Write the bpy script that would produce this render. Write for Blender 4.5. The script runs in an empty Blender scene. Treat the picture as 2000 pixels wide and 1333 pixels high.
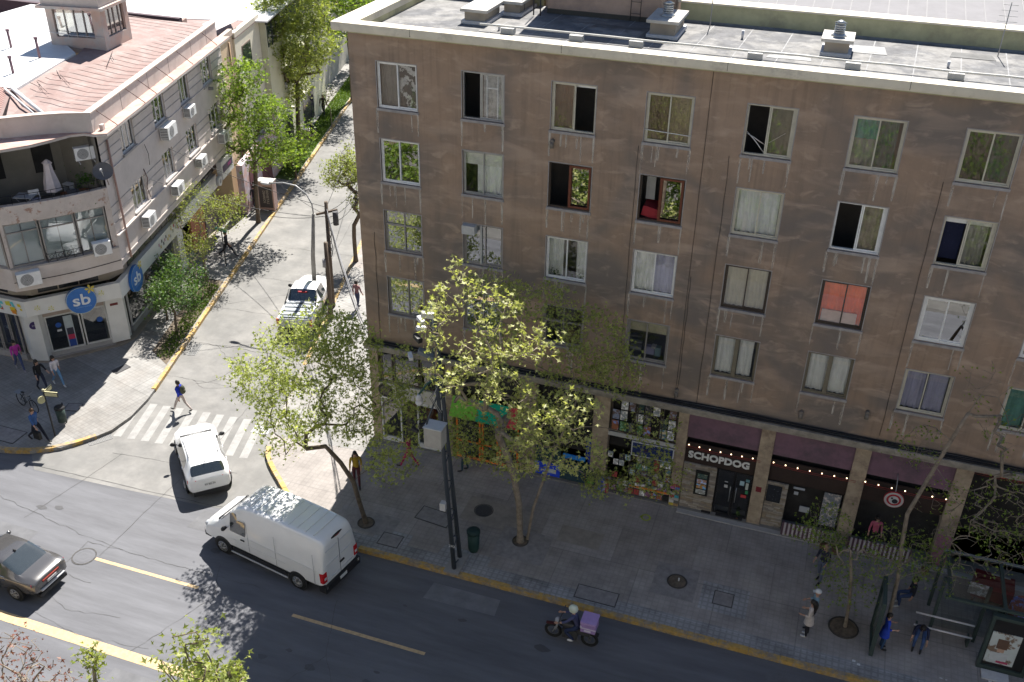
import bpy, bmesh, math, random
import numpy as np
from mathutils import Vector, Matrix
R = random.Random(7)
rad = math.radians
scene = bpy.context.scene
COL = scene.collection

# ---------------------------------------------------------------- camera
cam_data = bpy.data.cameras.new("camera")
cam = bpy.data.objects.new("camera", cam_data); COL.objects.link(cam)
cam_data.sensor_width = 36.0
cam_data.lens = 1952.655 * 36.0 / 2000.0
cam_data.clip_start = 0.1; cam_data.clip_end = 2000.0
_f = Vector((-0.27413778, 0.81382245, -0.51238803))
_r = Vector((0.94456304, 0.32796215, 0.01554008))
_u = Vector((-0.18069075, 0.47972267, 0.85861342))
m = Matrix(((_r.x, _u.x, -_f.x, 15.229), (_r.y, _u.y, -_f.y, -30.344), (_r.z, _u.z, -_f.z, 25.252), (0, 0, 0, 1)))
cam.matrix_world = m
scene.camera = cam

# ---------------------------------------------------------------- light
SUN_EL = 52.4
SUN_DIR = Vector((-0.09 * 0.61, 0.61, 0.7923)).normalized()      # towards the sun
world = bpy.data.worlds.new("World"); scene.world = world; world.use_nodes = True
wn = world.node_tree; wn.nodes.clear()
sky = wn.nodes.new("ShaderNodeTexSky"); sky.sky_type = 'NISHITA'; sky.sun_disc = False
sky.sun_elevation = rad(SUN_EL); sky.sun_rotation = math.atan2(SUN_DIR.x, SUN_DIR.y)
sky.altitude = 500; sky.air_density = 1.0; sky.dust_density = 0.4
bg = wn.nodes.new("ShaderNodeBackground"); bg.inputs[1].default_value = 0.052
wo = wn.nodes.new("ShaderNodeOutputWorld")
wn.links.new(sky.outputs[0], bg.inputs[0]); wn.links.new(bg.outputs[0], wo.inputs[0])
sd = bpy.data.lights.new("sun", 'SUN'); sun = bpy.data.objects.new("sun", sd); COL.objects.link(sun)
sd.energy = 5.0; sd.angle = rad(0.5); sd.color = (1.0, 0.955, 0.88)
sun.rotation_euler = SUN_DIR.to_track_quat('Z', 'Y').to_euler()
scene.view_settings.view_transform = 'Standard'; scene.view_settings.look = 'None'
scene.view_settings.gamma = 1.0; scene.view_settings.exposure = 1.38
scene.view_settings.use_curve_mapping = False
scene.render.engine = 'CYCLES'

# ---------------------------------------------------------------- materials
def mat(name, col, rough=0.8, var=0.15, scale=2.0, bump=0.0, bscale=40.0, metal=0.0, spec=0.4, col2=None, mix2=(0.45, 0.65), s2=0.6, st=(1, 1, 1), emit=None, coat=0.0):
    m = bpy.data.materials.new(name); m.use_nodes = True
    nt = m.node_tree; N = nt.nodes; L = nt.links
    b = N["Principled BSDF"]
    b.inputs["Roughness"].default_value = rough; b.inputs["Metallic"].default_value = metal
    b.inputs["Specular IOR Level"].default_value = spec
    if coat: b.inputs["Coat Weight"].default_value = coat; b.inputs["Coat Roughness"].default_value = 0.05
    tc = N.new("ShaderNodeTexCoord"); mp = N.new("ShaderNodeMapping"); mp.inputs["Scale"].default_value = st
    L.new(tc.outputs["Object"], mp.inputs[0])
    n = N.new("ShaderNodeTexNoise"); n.inputs["Scale"].default_value = scale; n.inputs["Detail"].default_value = 6; n.inputs["Roughness"].default_value = 0.65
    L.new(mp.outputs[0], n.inputs[0])
    rp = N.new("ShaderNodeMapRange"); rp.inputs[1].default_value = 0.3; rp.inputs[2].default_value = 0.7
    rp.inputs[3].default_value = 1 - var; rp.inputs[4].default_value = 1 + var
    L.new(n.outputs[0], rp.inputs[0])
    src = None
    if col2:
        n2 = N.new("ShaderNodeTexNoise"); n2.inputs["Scale"].default_value = s2; n2.inputs["Detail"].default_value = 8; n2.inputs["Roughness"].default_value = 0.7
        L.new(mp.outputs[0], n2.inputs[0])
        r2 = N.new("ShaderNodeMapRange"); r2.inputs[1].default_value = mix2[0]; r2.inputs[2].default_value = mix2[1]
        L.new(n2.outputs[0], r2.inputs[0])
        mx = N.new("ShaderNodeMix"); mx.data_type = 'RGBA'
        mx.inputs[6].default_value = (*col, 1); mx.inputs[7].default_value = (*col2, 1)
        L.new(r2.outputs[0], mx.inputs[0]); src = mx.outputs[2]
    vm = N.new("ShaderNodeVectorMath"); vm.operation = 'SCALE'
    if src is None: vm.inputs[0].default_value = col
    else: L.new(src, vm.inputs[0])
    L.new(rp.outputs[0], vm.inputs["Scale"]); L.new(vm.outputs[0], b.inputs["Base Color"])
    if bump:
        nb = N.new("ShaderNodeTexNoise"); nb.inputs["Scale"].default_value = bscale; nb.inputs["Detail"].default_value = 4
        L.new(tc.outputs["Object"], nb.inputs[0])
        bp = N.new("ShaderNodeBump"); bp.inputs["Strength"].default_value = bump; bp.inputs["Distance"].default_value = 0.02
        L.new(nb.outputs[0], bp.inputs["Height"]); L.new(bp.outputs[0], b.inputs["Normal"])
    if emit:
        b.inputs["Emission Color"].default_value = (*emit[0], 1); b.inputs["Emission Strength"].default_value = emit[1]
    return m

def tile_mat(name, c1, c2, mortar, sz, msize=0.05, rot=0.0, rough=0.85, off=0.0, wear=None):
    m = mat(name, c1, rough=rough, var=0.2, scale=1.3, col2=wear, s2=0.35, mix2=(0.5, 0.68))
    nt = m.node_tree; N = nt.nodes; L = nt.links; b = N["Principled BSDF"]
    old = b.inputs["Base Color"].links[0].from_socket
    tc = N.new("ShaderNodeTexCoord"); mp = N.new("ShaderNodeMapping"); mp.inputs["Rotation"].default_value = (0, 0, rot)
    L.new(tc.outputs["Object"], mp.inputs[0])
    br = N.new("ShaderNodeTexBrick"); br.offset = off; br.inputs["Scale"].default_value = 1.0
    br.inputs["Color1"].default_value = (1, 1, 1, 1); br.inputs["Color2"].default_value = (c2, c2, c2, 1)
    br.inputs["Mortar"].default_value = (mortar, mortar, mortar, 1)
    br.inputs["Mortar Size"].default_value = msize * sz; br.inputs["Brick Width"].default_value = sz; br.inputs["Row Height"].default_value = sz
    br.inputs["Mortar Smooth"].default_value = 0.1
    L.new(mp.outputs[0], br.inputs[0])
    # big slabs: darker / lighter groups of tiles
    br2 = N.new("ShaderNodeTexBrick"); br2.inputs["Scale"].default_value = 1.0; br2.offset = 0.37
    br2.inputs["Color1"].default_value = (1, 1, 1, 1); br2.inputs["Color2"].default_value = (0.8, 0.79, 0.78, 1); br2.inputs["Mortar"].default_value = (0.7, 0.7, 0.7, 1)
    br2.inputs["Mortar Size"].default_value = 0.012; br2.inputs["Brick Width"].default_value = 2.8; br2.inputs["Row Height"].default_value = 1.9
    L.new(mp.outputs[0], br2.inputs[0])
    m1 = N.new("ShaderNodeMix"); m1.data_type = 'RGBA'; m1.blend_type = 'MULTIPLY'; m1.inputs[0].default_value = 1
    L.new(old, m1.inputs[6]); L.new(br.outputs[0], m1.inputs[7])
    m2 = N.new("ShaderNodeMix"); m2.data_type = 'RGBA'; m2.blend_type = 'MULTIPLY'; m2.inputs[0].default_value = 1
    L.new(m1.outputs[2], m2.inputs[6]); L.new(br2.outputs[0], m2.inputs[7]); L.new(m2.outputs[2], b.inputs["Base Color"])
    return m

def glass_mat(name, tint=(0.75, 0.8, 0.78), refl=0.35, rough=0.0):
    m = bpy.data.materials.new(name); m.use_nodes = True
    nt = m.node_tree; N = nt.nodes; L = nt.links; N.clear()
    out = N.new("ShaderNodeOutputMaterial"); t = N.new("ShaderNodeBsdfTransparent"); t.inputs[0].default_value = (*tint, 1)
    g = N.new("ShaderNodeBsdfGlossy"); g.inputs["Roughness"].default_value = rough; g.inputs[0].default_value = (0.95, 0.97, 1, 1)
    fr = N.new("ShaderNodeFresnel"); fr.inputs[0].default_value = 1.5
    ma = N.new("ShaderNodeMath"); ma.operation = 'MULTIPLY_ADD'; ma.inputs[1].default_value = 1.0; ma.inputs[2].default_value = refl - 0.04
    ma.use_clamp = True
    L.new(fr.outputs[0], ma.inputs[0])
    mx = N.new("ShaderNodeMixShader"); L.new(ma.outputs[0], mx.inputs[0]); L.new(t.outputs[0], mx.inputs[1]); L.new(g.outputs[0], mx.inputs[2])
    # old panes are never perfectly flat
    tc = N.new("ShaderNodeTexCoord"); n = N.new("ShaderNodeTexNoise"); n.inputs["Scale"].default_value = 1.3; L.new(tc.outputs["Object"], n.inputs[0])
    bp = N.new("ShaderNodeBump"); bp.inputs["Strength"].default_value = 0.03; bp.inputs["Distance"].default_value = 0.03
    L.new(n.outputs[0], bp.inputs["Height"]); L.new(bp.outputs[0], g.inputs["Normal"])
    L.new(mx.outputs[0], out.inputs[0])
    return m

def leaf_mat(name, c1, c2, trans=0.45):
    m = bpy.data.materials.new(name); m.use_nodes = True
    nt = m.node_tree; N = nt.nodes; L = nt.links; N.clear()
    out = N.new("ShaderNodeOutputMaterial")
    d = N.new("ShaderNodeBsdfPrincipled"); d.inputs["Roughness"].default_value = 0.5; d.inputs["Specular IOR Level"].default_value = 0.35
    t = N.new("ShaderNodeBsdfTranslucent")
    geo = N.new("ShaderNodeNewGeometry")
    mx = N.new("ShaderNodeMix"); mx.data_type = 'RGBA'; mx.inputs[6].default_value = (*c1, 1); mx.inputs[7].default_value = (*c2, 1)
    L.new(geo.outputs["Random Per Island"], mx.inputs[0])
    L.new(mx.outputs[2], d.inputs["Base Color"])
    v = N.new("ShaderNodeVectorMath"); v.operation = 'MULTIPLY'; v.inputs[1].default_value = (1.5, 1.6, 0.7); L.new(mx.outputs[2], v.inputs[0]); L.new(v.outputs[0], t.inputs[0])
    s = N.new("ShaderNodeMixShader"); s.inputs[0].default_value = trans
    L.new(d.outputs[0], s.inputs[1]); L.new(t.outputs[0], s.inputs[2]); L.new(s.outputs[0], out.inputs[0])
    return m

_mc = {}
def C_(r, g, b, rough=0.7, **k):
    """cached plain colour with a little grain"""
    key = (r, g, b, rough, tuple(sorted(k.items())))
    if key not in _mc:
        kk = dict(var=0.1, scale=5.0); kk.update(k)
        _mc[key] = mat("paint_%d" % len(_mc), (r, g, b), rough=rough, **kk)
    return _mc[key]

# ---------------------------------------------------------------- mesh builder
class B:
    def __init__(s, M=None): s.v = []; s.f = []; s.mi = []; s.M = M; s.m = 0; s.sm = []
    def pts(s, ps):
        n = len(s.v)
        for p in ps:
            p = Vector(p)
            if s.M is not None: p = s.M @ p
            s.v.append(tuple(p))
        return n
    def face(s, idx, smooth=False): s.f.append(tuple(idx)); s.mi.append(s.m); s.sm.append(smooth)
    def quad(s, *ps): n = s.pts(ps); s.face(range(n, n + len(ps))); return s
    def box(s, x0, x1, y0, y1, z0, z1):
        n = s.pts([(x0, y0, z0), (x1, y0, z0), (x1, y1, z0), (x0, y1, z0), (x0, y0, z1), (x1, y0, z1), (x1, y1, z1), (x0, y1, z1)])
        for q in ((0, 3, 2, 1), (4, 5, 6, 7), (0, 1, 5, 4), (1, 2, 6, 5), (2, 3, 7, 6), (3, 0, 4, 7)): s.face([n + i for i in q])
        return s
    def cbox(s, x, y, z, sx, sy, sz, rot=None):
        old = s.M
        T = Matrix.Translation((x, y, z))
        if rot: T = T @ Matrix.Rotation(rot[2], 4, 'Z') @ Matrix.Rotation(rot[1], 4, 'Y') @ Matrix.Rotation(rot[0], 4, 'X')
        s.M = (old @ T) if old is not None else T
        s.box(-sx / 2, sx / 2, -sy / 2, sy / 2, -sz / 2, sz / 2); s.M = old; return s
    def prism(s, poly, z0, z1, top=True, bottom=True):
        k = len(poly); n = s.pts([(p[0], p[1], z0) for p in poly] + [(p[0], p[1], z1) for p in poly])
        for i in range(k): j = (i + 1) % k; s.face([n + i, n + j, n + k + j, n + k + i])
        if top: s.face([n + k + i for i in range(k)])
        if bottom: s.face([n + k - 1 - i for i in range(k)])
        return s
    def tube(s, ps, rs, n=8, caps=True, smooth=True):
        ps = [Vector(p) for p in ps]
        if not hasattr(rs, '__len__'): rs = [rs] * len(ps)
        base = None; prev = None
        for i, p in enumerate(ps):
            d = (ps[min(i + 1, len(ps) - 1)] - ps[max(i - 1, 0)])
            if d.length < 1e-9: d = Vector((0, 0, 1))
            d.normalize()
            if prev is None:
                a = Vector((0, 0, 1)) if abs(d.z) < 0.9 else Vector((1, 0, 0))
                u = d.cross(a).normalized()
            else:
                u = (prev - d * prev.dot(d))
                u = u.normalized() if u.length > 1e-6 else d.cross(Vector((1, 0, 0))).normalized()
            prev = u; w = d.cross(u)
            k = s.pts([p + (u * math.cos(2 * math.pi * j / n) + w * math.sin(2 * math.pi * j / n)) * rs[i] for j in range(n)])
            if base is not None:
                for j in range(n): jj = (j + 1) % n; s.face([base + j, base + jj, k + jj, k + j], smooth)
            elif caps: s.face([k + n - 1 - j for j in range(n)])
            base = k
        if caps: s.face([base + j for j in range(n)])
        return s
    def cyl(s, p0, p1, r0, r1=None, n=12): return s.tube([p0, p1], [r0, r0 if r1 is None else r1], n)
    def ball(s, c, r, n=8, m=6, smooth=True):
        c = Vector(c); rr = r if hasattr(r, '__len__') else (r, r, r)
        rings = []
        for i in range(m + 1):
            t = math.pi * i / m
            rings.append(s.pts([(c.x + rr[0] * math.sin(t) * math.cos(2 * math.pi * j / n), c.y + rr[1] * math.sin(t) * math.sin(2 * math.pi * j / n), c.z + rr[2] * math.cos(t)) for j in range(n)]))
        for i in range(m):
            for j in range(n):
                jj = (j + 1) % n; a, b = rings[i], rings[i + 1]
                s.face([a + j, b + j, b + jj, a + jj], smooth)
        return s
    def disc(s, c, r, nrm=(0, 0, 1), n=20, ry=None):
        c = Vector(c); q = Vector(nrm).to_track_quat('Z', 'Y')
        k = s.pts([c + q @ Vector((r * math.cos(2 * math.pi * j / n), (ry or r) * math.sin(2 * math.pi * j / n), 0)) for j in range(n)])
        s.face([k + j for j in range(n)]); return s
    def ring(s, c, r0, r1, nrm=(0, 0, 1), n=24):
        c = Vector(c); q = Vector(nrm).to_track_quat('Z', 'Y')
        k = s.pts([c + q @ Vector((r * math.cos(2 * math.pi * j / n), r * math.sin(2 * math.pi * j / n), 0)) for r in (r0, r1) for j in range(n)])
        for j in range(n): jj = (j + 1) % n; s.face([k + j, k + n + j, k + n + jj, k + jj])
        return s
    def torus(s, c, R0, r, nrm=(0, 0, 1), n=20, k=8):
        c = Vector(c); q = Vector(nrm).to_track_quat('Z', 'Y')
        ids = []
        for i in range(n):
            a = 2 * math.pi * i / n
            ids.append(s.pts([c + q @ Vector(((R0 + r * math.cos(2 * math.pi * j / k)) * math.cos(a), (R0 + r * math.cos(2 * math.pi * j / k)) * math.sin(a), r * math.sin(2 * math.pi * j / k))) for j in range(k)]))
        for i in range(n):
            a, b = ids[i], ids[(i + 1) % n]
            for j in range(k): jj = (j + 1) % k; s.face([a + j, b + j, b + jj, a + jj], True)
        return s
    def mesh(s, name, mats):
        me = bpy.data.meshes.new(name); me.from_pydata(s.v, [], s.f)
        if not isinstance(mats, (list, tuple)): mats = [mats]
        for mm in mats: me.materials.append(mm)
        me.polygons.foreach_set("material_index", [min(i, len(mats) - 1) for i in s.mi]); me.polygons.foreach_set("use_smooth", s.sm)
        me.update(); return me
    def build(s, name, mats, parent=None):
        return link(name, s.mesh(name, mats), parent)

def link(name, me, parent=None):
    o = bpy.data.objects.new(name, me); COL.objects.link(o)
    if parent is not None: o.parent = parent
    return o
def thing(name, label, cat, group=None, loc=(0, 0, 0), rz=0.0):
    o = bpy.data.objects.new(name, None); COL.objects.link(o); o.empty_display_size = 0.2
    o.location = loc; o.rotation_euler = (0, 0, rz)
    return tag(o, label, cat, group)
def tag(o, label, cat, group=None):
    o["label"] = label; o["category"] = cat
    if group: o["group"] = group
    return o
def struct(o): o["kind"] = "structure"; return o
def stuff(o): o["kind"] = "stuff"; return o
def copy_tree(o, parent=None):
    c = o.copy(); COL.objects.link(c); c.parent = parent
    for ch in o.children: copy_tree(ch, c)
    return c
def frame(ox, oy, ang, oz=0.0): return Matrix.Translation((ox, oy, oz)) @ Matrix.Rotation(ang, 4, 'Z')

def text_mesh(name, txt, size, M, m, parent=None, depth=0.01, bold=0.0, align='CENTER', sx=1.0, sp=1.0):
    cu = bpy.data.curves.new("t", 'FONT'); cu.body = txt; cu.size = size; cu.extrude = depth; cu.offset = bold
    cu.align_x = align; cu.align_y = 'CENTER'; cu.space_character = sp; cu.resolution_u = 3
    ob = bpy.data.objects.new("t", cu); COL.objects.link(ob)
    dg = bpy.context.evaluated_depsgraph_get(); me = bpy.data.meshes.new_from_object(ob.evaluated_get(dg))
    bpy.data.objects.remove(ob); bpy.data.curves.remove(cu)
    # text lies in xy: stand it up in the frame M (x along the wall, z up, y into it)
    me.transform(M @ Matrix(((sx, 0, 0, 0), (0, 0, -1, 0), (0, 1, 0, 0), (0, 0, 0, 1))))
    me.materials.clear(); me.materials.append(m); me.name = name
    return link(name, me, parent)
# ---------------------------------------------------------------- setting: ground, road, pavements
M_asph = mat("asphalt", (0.122, 0.124, 0.137), rough=0.75, var=0.16, scale=1.6, bump=0.3, bscale=90, col2=(0.098, 0.099, 0.11), s2=0.55, mix2=(0.4, 0.62), st=(0.22, 1.5, 1))
M_conc = mat("street_concrete", (0.158, 0.155, 0.15), rough=0.85, var=0.16, scale=0.9, bump=0.2, bscale=60, col2=(0.215, 0.208, 0.198), s2=0.4)
M_walk = tile_mat("pavement_tiles", (0.31, 0.285, 0.27), 0.95, 0.88, 0.2, 0.12, wear=(0.37, 0.34, 0.31))
M_walk2 = tile_mat("pavement_tiles_corner", (0.275, 0.268, 0.258), 0.92, 0.82, 0.2, 0.1, rot=0.27, wear=(0.235, 0.22, 0.205))
M_band = tile_mat("kerb_band_tiles", (0.34, 0.34, 0.345), 0.92, 0.76, 0.2, 0.16, wear=(0.16, 0.15, 0.15))
M_yel = mat("yellow_kerb_paint", (0.42, 0.27, 0.08), rough=0.7, var=0.3, scale=6, col2=(0.27, 0.22, 0.16), s2=2.5, mix2=(0.46, 0.56), bump=0.3, bscale=20)
M_line = mat("yellow_road_paint", (0.47, 0.34, 0.19), rough=0.7, var=0.2, scale=7, col2=(0.36, 0.27, 0.16), s2=4, mix2=(0.5, 0.7))
M_zebra = mat("worn_white_paint", (0.29, 0.288, 0.28), rough=0.75, var=0.12, scale=3, col2=(0.205, 0.2, 0.195), s2=3, mix2=(0.42, 0.62))
M_crack = mat("tar_joint", (0.075, 0.072, 0.07), rough=0.9, var=0.4, scale=8)
M_soil = mat("soil", (0.12, 0.095, 0.07), rough=0.95, var=0.4, scale=6, bump=0.5, bscale=30)
M_iron = mat("cast_iron_cover", (0.055, 0.055, 0.06), rough=0.6, var=0.3, scale=12, bump=0.4, bscale=50)
M_cov = mat("dark_cover_slab", (0.23, 0.215, 0.21), rough=0.85, var=0.2, scale=5, bump=0.3)

g = B(); g.quad((-400, -300, -0.03), (400, -300, -0.03), (400, 500, -0.03), (-400, 500, -0.03))
struct(g.build("ground", mat("ground_far", (0.16, 0.155, 0.14), var=0.2, scale=0.05)))
g = B(); g.quad((-90, -20.2, 0), (90, -20.2, 0), (90, -4.5, 0), (-90, -4.5, 0))
avenue = struct(g.build("avenue_road", M_asph))
def xw(y): return -11.92 - 0.2725 * (y - 0.25)
def xe(y): return -5.15 - 0.272 * (y + 1.5)
g = B(); g.quad((-12.9, -6.5, 0.004), (-9, -6.3, 0.004), (-5.3, -6.05, 0.004), (-1.2, -5.6, 0.004), (-1.5, -2.0, 0.004), (xe(-1.5) + 0.1, -1.5, 0.004), (xe(95) + 0.1, 95, 0.004), (xw(95) - 0.1, 95, 0.004), (xw(0) - 0.1, 0, 0.004), (-15, -4.5, 0.004))
side = struct(g.build("side_street_road", M_conc))
# pavements
arcL = [(-15.0, -6.08), (-13.77, -5.71), (-12.77, -5.08), (-12.02, -4.12), (-11.62, -3.34), (-11.5, -2.2), (-11.65, -0.9), (-11.92, 0.25)]
pl = [(-90, -6.25), (-20, -6.2)] + arcL + [(xw(95), 95), (-60, 95), (-90, 60)]
g = B(); g.prism(pl, -0.02, 0.15, bottom=False)
walkL = struct(g.build("corner_pavement", M_walk2))
arcR = [(xe(14), 14), (xe(-0.3), -0.3), (-5.05, -1.6), (-4.86, -2.33), (-4.42, -2.9), (-3.74, -3.53), (-3.13, -4.06), (-2.2, -4.9), (-1.0, -5.7), (0.2, -6.15), (1.4, -6.3)]
pr = [(xe(95), 95)] + arcR + [(90, -6.3), (90, 95)]
g = B(); g.prism(pr, -0.02, 0.15, bottom=False)
walkR = struct(g.build("main_pavement", M_walk))
g = B(); g.quad((1.4, -6.3, 0.154), (60, -6.3, 0.154), (60, -5.55, 0.154), (0.6, -5.55, 0.154), (-0.6, -5.45, 0.154))
struct(g.build("kerb_side_band", M_band))
g = B(); g.quad((-5.0, -1.3, 0.154), (-0.9, -1.0, 0.154), (-0.9, 0.0, 0.154), (-0.9, 14, 0.154), (xe(14) + .2, 14, 0.154))
struct(g.build("corner_band", M_walk2))
g = B(); g.prism([(-90, -40), (90, -40), (90, -20.2), (-90, -20.2)], -0.02, 0.15, bottom=False)
struct(g.build("near_pavement", mat("near_paving", (.12, .115, .11), var=.2)))
# patches of other paving
for k, (pts_, mm) in enumerate([
    ([(1.55, -5.95), (3.0, -5.95), (3.0, -5.0), (1.7, -5.0)], M_band), ([(13.5, -4.95), (15.1, -4.95), (15.1, -3.6), (13.5, -3.6)], M_band),
    ([(4.1, -6.0), (6.1, -6.0), (6.1, -5.1), (4.3, -5.0)], M_band), ([(-0.2, -5.4), (2.2, -5.4), (2.2, -4.3), (-0.2, -4.3)], M_cov),
    ([(4.2, -3.5), (6.9, -3.6), (6.9, -2.3), (4.2, -2.1)], M_walk2), ([(6.0, -4.9), (7.9, -4.9), (7.9, -3.3), (6.0, -3.3)], M_cov),
    ([(11.8, -4.8), (13.3, -4.8), (13.3, -3.2), (11.8, -3.2)], M_cov), ([(8.0, -3.4), (9.6, -3.4), (9.6, -2.5), (8.0, -2.5)], M_walk2)]):
    g = B(); z = 0.158 + 0.0006 * k; g.quad(*[(x, y, z) for x, y in pts_])
    if mm is M_walk2: mm = mat("buff_tiles_%d" % k, (0.25, 0.225, 0.2), var=0.2, scale=3)
    struct(g.build("pavement_patch", mm))

def offs(path, d):
    out = []
    for i, p in enumerate(path):
        a = Vector(path[max(i - 1, 0)]); b = Vector(path[min(i + 1, len(path) - 1)]); t = (b - a).normalized()
        out.append((p[0] - t.y * d, p[1] + t.x * d))
    return out
def resample(path, step):
    out = [path[0]]; acc = 0
    for a, b in zip(path, path[1:]):
        a = Vector(a); b = Vector(b); L = (b - a).length; s = step - acc
        while s <= L: out.append(tuple(a + (b - a) * s / L)); s += step
        acc = (acc + L) % step if L + acc >= step else acc + L
    return out
def kerb(path, side_, parent, wid=0.17, step=1.0, z1=0.175):
    ps = resample(path, step)
    for i in range(len(ps) - 1):
        a, b = Vector(ps[i]), Vector(ps[i + 1]); t = (b - a).normalized(); n = Vector((-t.y, t.x)) * side_
        a2 = a + t * 0.008; b2 = b - t * 0.008; j = R.uniform(-0.006, 0.006)
        g = B(); q = [a2 - n * 0.015, b2 - n * 0.015, b2 + n * wid, a2 + n * wid]
        if side_ < 0: q = q[::-1]
        g.prism([tuple(p) for p in q], -0.02, z1 + j, bottom=False)
        g.build("kerb_stone", M_yel, parent)
kR = [(60 - i, -6.3) for i in range(0, 59)][::-1]
k1 = thing("kerb", "yellow painted kerb along the avenue below the brown apartment block", "kerb")
kerb([(1.4, -6.3), (40, -6.3)], 1, k1)
k2 = thing("kerb", "short curved yellow kerb at the corner in front of the white van", "kerb")
kerb([(-4.9, -2.1), (-4.86, -2.33), (-4.42, -2.9), (-3.74, -3.53), (-3.13, -4.06), (-2.2, -4.9), (-1.0, -5.7), (0.2, -6.15), (1.3, -6.3)], 1, k2, step=0.6)
k3 = thing("kerb", "long yellow kerb along the left side of the side street", "kerb")
kerb([(xw(-0.1), -0.1), (xw(60), 60)], 1, k3, step=1.2)
k4 = thing("kerb", "curved yellow kerb round the shop corner at left", "kerb")
kerb([(-30, -6.2), (-20, -6.2)] + arcL[:5], 1, k4, step=0.9)
k5 = thing("kerb", "yellow kerb beside the parked pickup on the right of the side street", "kerb")
kerb([(xe(4.0), 4.0), (xe(50), 50)], -1, k5, step=1.2)

# road paint
def strip(a, b, w, z, m_, name, parent):
    a = Vector(a); b = Vector(b); t = (b - a).normalized(); n = Vector((-t.y, t.x)) * w / 2
    g = B(); g.quad(*[(p.x, p.y, z) for p in (a - n, b - n, b + n, a + n)]); return g.build(name, m_, parent)
for a, b in (((-7.25, -9.85), (-2.99, -9.83)), ((0.7, -9.83), (5.55, -9.85)), ((-16.6, -9.8), (-11.6, -9.77)), ((9.6, -9.85), (14.4, -9.85)), ((18.5, -9.85), (23.3, -9.85)), ((27.4, -9.85), (32.2, -9.85))):
    strip(a, b, 0.13, 0.005, M_line, "lane_dash", avenue)
strip((-60, -13.15), (60, -13.15), 0.36, 0.006, M_line, "centre_line", avenue)
strip((-60, -16.6), (60, -16.6), 0.12, 0.006, M_line, "lane_line", avenue)
# zebra
u = Vector((-0.262, 0.965))
for i in range(10):
    c = Vector((-11.6, -2.25)) + Vector((0.99, 0.05)) * 0.0 + Vector((5.75, 0.55)) * (i / 9.0)
    c2 = c + Vector((0.0, 0.0))
    a = c2 - u * 1.3; b = c2 + u * 1.3
    strip(a, b, 0.34, 0.009, M_zebra, "crossing_stripe", side)

# joints and cracks
def crack(pts_, w=0.02, wob=0.06, z=0.011, parent=side, step=0.25):
    ps = []
    for a, b in zip(pts_, pts_[1:]):
        a = Vector(a); b = Vector(b); n = max(1, int((b - a).length / step)); t = (b - a).normalized(); nn = Vector((-t.y, t.x))
        for i in range(n): ps.append(a + (b - a) * i / n + nn * R.uniform(-wob, wob) * (1 if i else 0))
    ps.append(Vector(pts_[-1])); g = B(); last = None
    for i, p in enumerate(ps):
        t = (ps[min(i + 1, len(ps) - 1)] - ps[max(i - 1, 0)]).normalized(); nn = Vector((-t.y, t.x)) * w * R.uniform(0.25, .7)
        k = g.pts([(p.x - nn.x, p.y - nn.y, z), (p.x + nn.x, p.y + nn.y, z)])
        if last is not None: g.face([last, k, k + 1, last + 1])
        last = k
    return g.build("road_crack", M_crack, parent)
crack([(-12.75, -6.25), (-9, -6.1), (-5.3, -5.95), (-1.2, -5.4)], 0.02, 0.02)
crack([(-11.2, -8.95), (-10.6, -6.2), (-10.3, -4.4)], 0.012, 0.02)
crack([(-7.2, -9.7), (-7.16, -6.6), (-7.0, -3.6), (-7.4, 2.0), (-9.6, 10), (-12.2, 20)], 0.014, 0.02)
crack([(-10.7, -4.5), (-5.2, -3.9)], 0.012, 0.02)
for y_, w_ in ((1.2, .012), (4.2, .016), (7.6, .012), (11.2, .012), (15, .012), (19.5, .012), (24, .014), (30, .014)):
    crack([(xw(y_), y_), (xe(y_), y_ + 0.5)], w_, 0.05)
crack([(-10.6, 1.0), (-9.9, 1.6), (-9.6, 2.6), (-9.8, 3.4)], 0.016, 0.06)
crack([(-11.5, 4.3), (-10.6, 3.6), (-9.4, 3.4), (-8.6, 3.7)], 0.012, 0.05)
crack([(-8.0, 12.6), (-13.5, 8.0)], 0.012, 0.03); crack([(-10.8, 1.3), (-10.0, 0.9), (-8.9, 1.4), (-7.9, 1.2)], 0.012, 0.07)
for pp, w_ in (([(-14, -8.1), (-8.4, -9.0), (-5.5, -9.2), (-1.0, -9.1)], .011), ([(-2.9, -8.6), (-2.2, -10.0), (-3.4, -13.0)], .012), ([(-9, -11.2), (-6.6, -12.2), (-4.6, -11.9)], .009),
               ([(-8.8, -13.4), (-9.6, -15.5)], .012), ([(1.8, -8.7), (2.6, -11), (1.6, -13), (2.2, -15)], .01), ([(2.6, -11.0), (3.6, -12.4), (4.0, -14)], .009), ([(-7.9, -12.6), (-5.5, -13.0), (-2.9, -12.7)], .008),
               ([(6.6, -10.8), (6.9, -12.3), (6.2, -13)], .008), ([(11, -8.6), (18, -8.4), (26, -8.8)], .007), ([(-8.1, -9.2), (-8.1, -10.8), (-6.6, -10.9)], .012), ([(-8.1, -9.2), (-6.6, -9.15)], .012)):
    crack(pp, w_, 0.05, 0.010, avenue)

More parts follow.
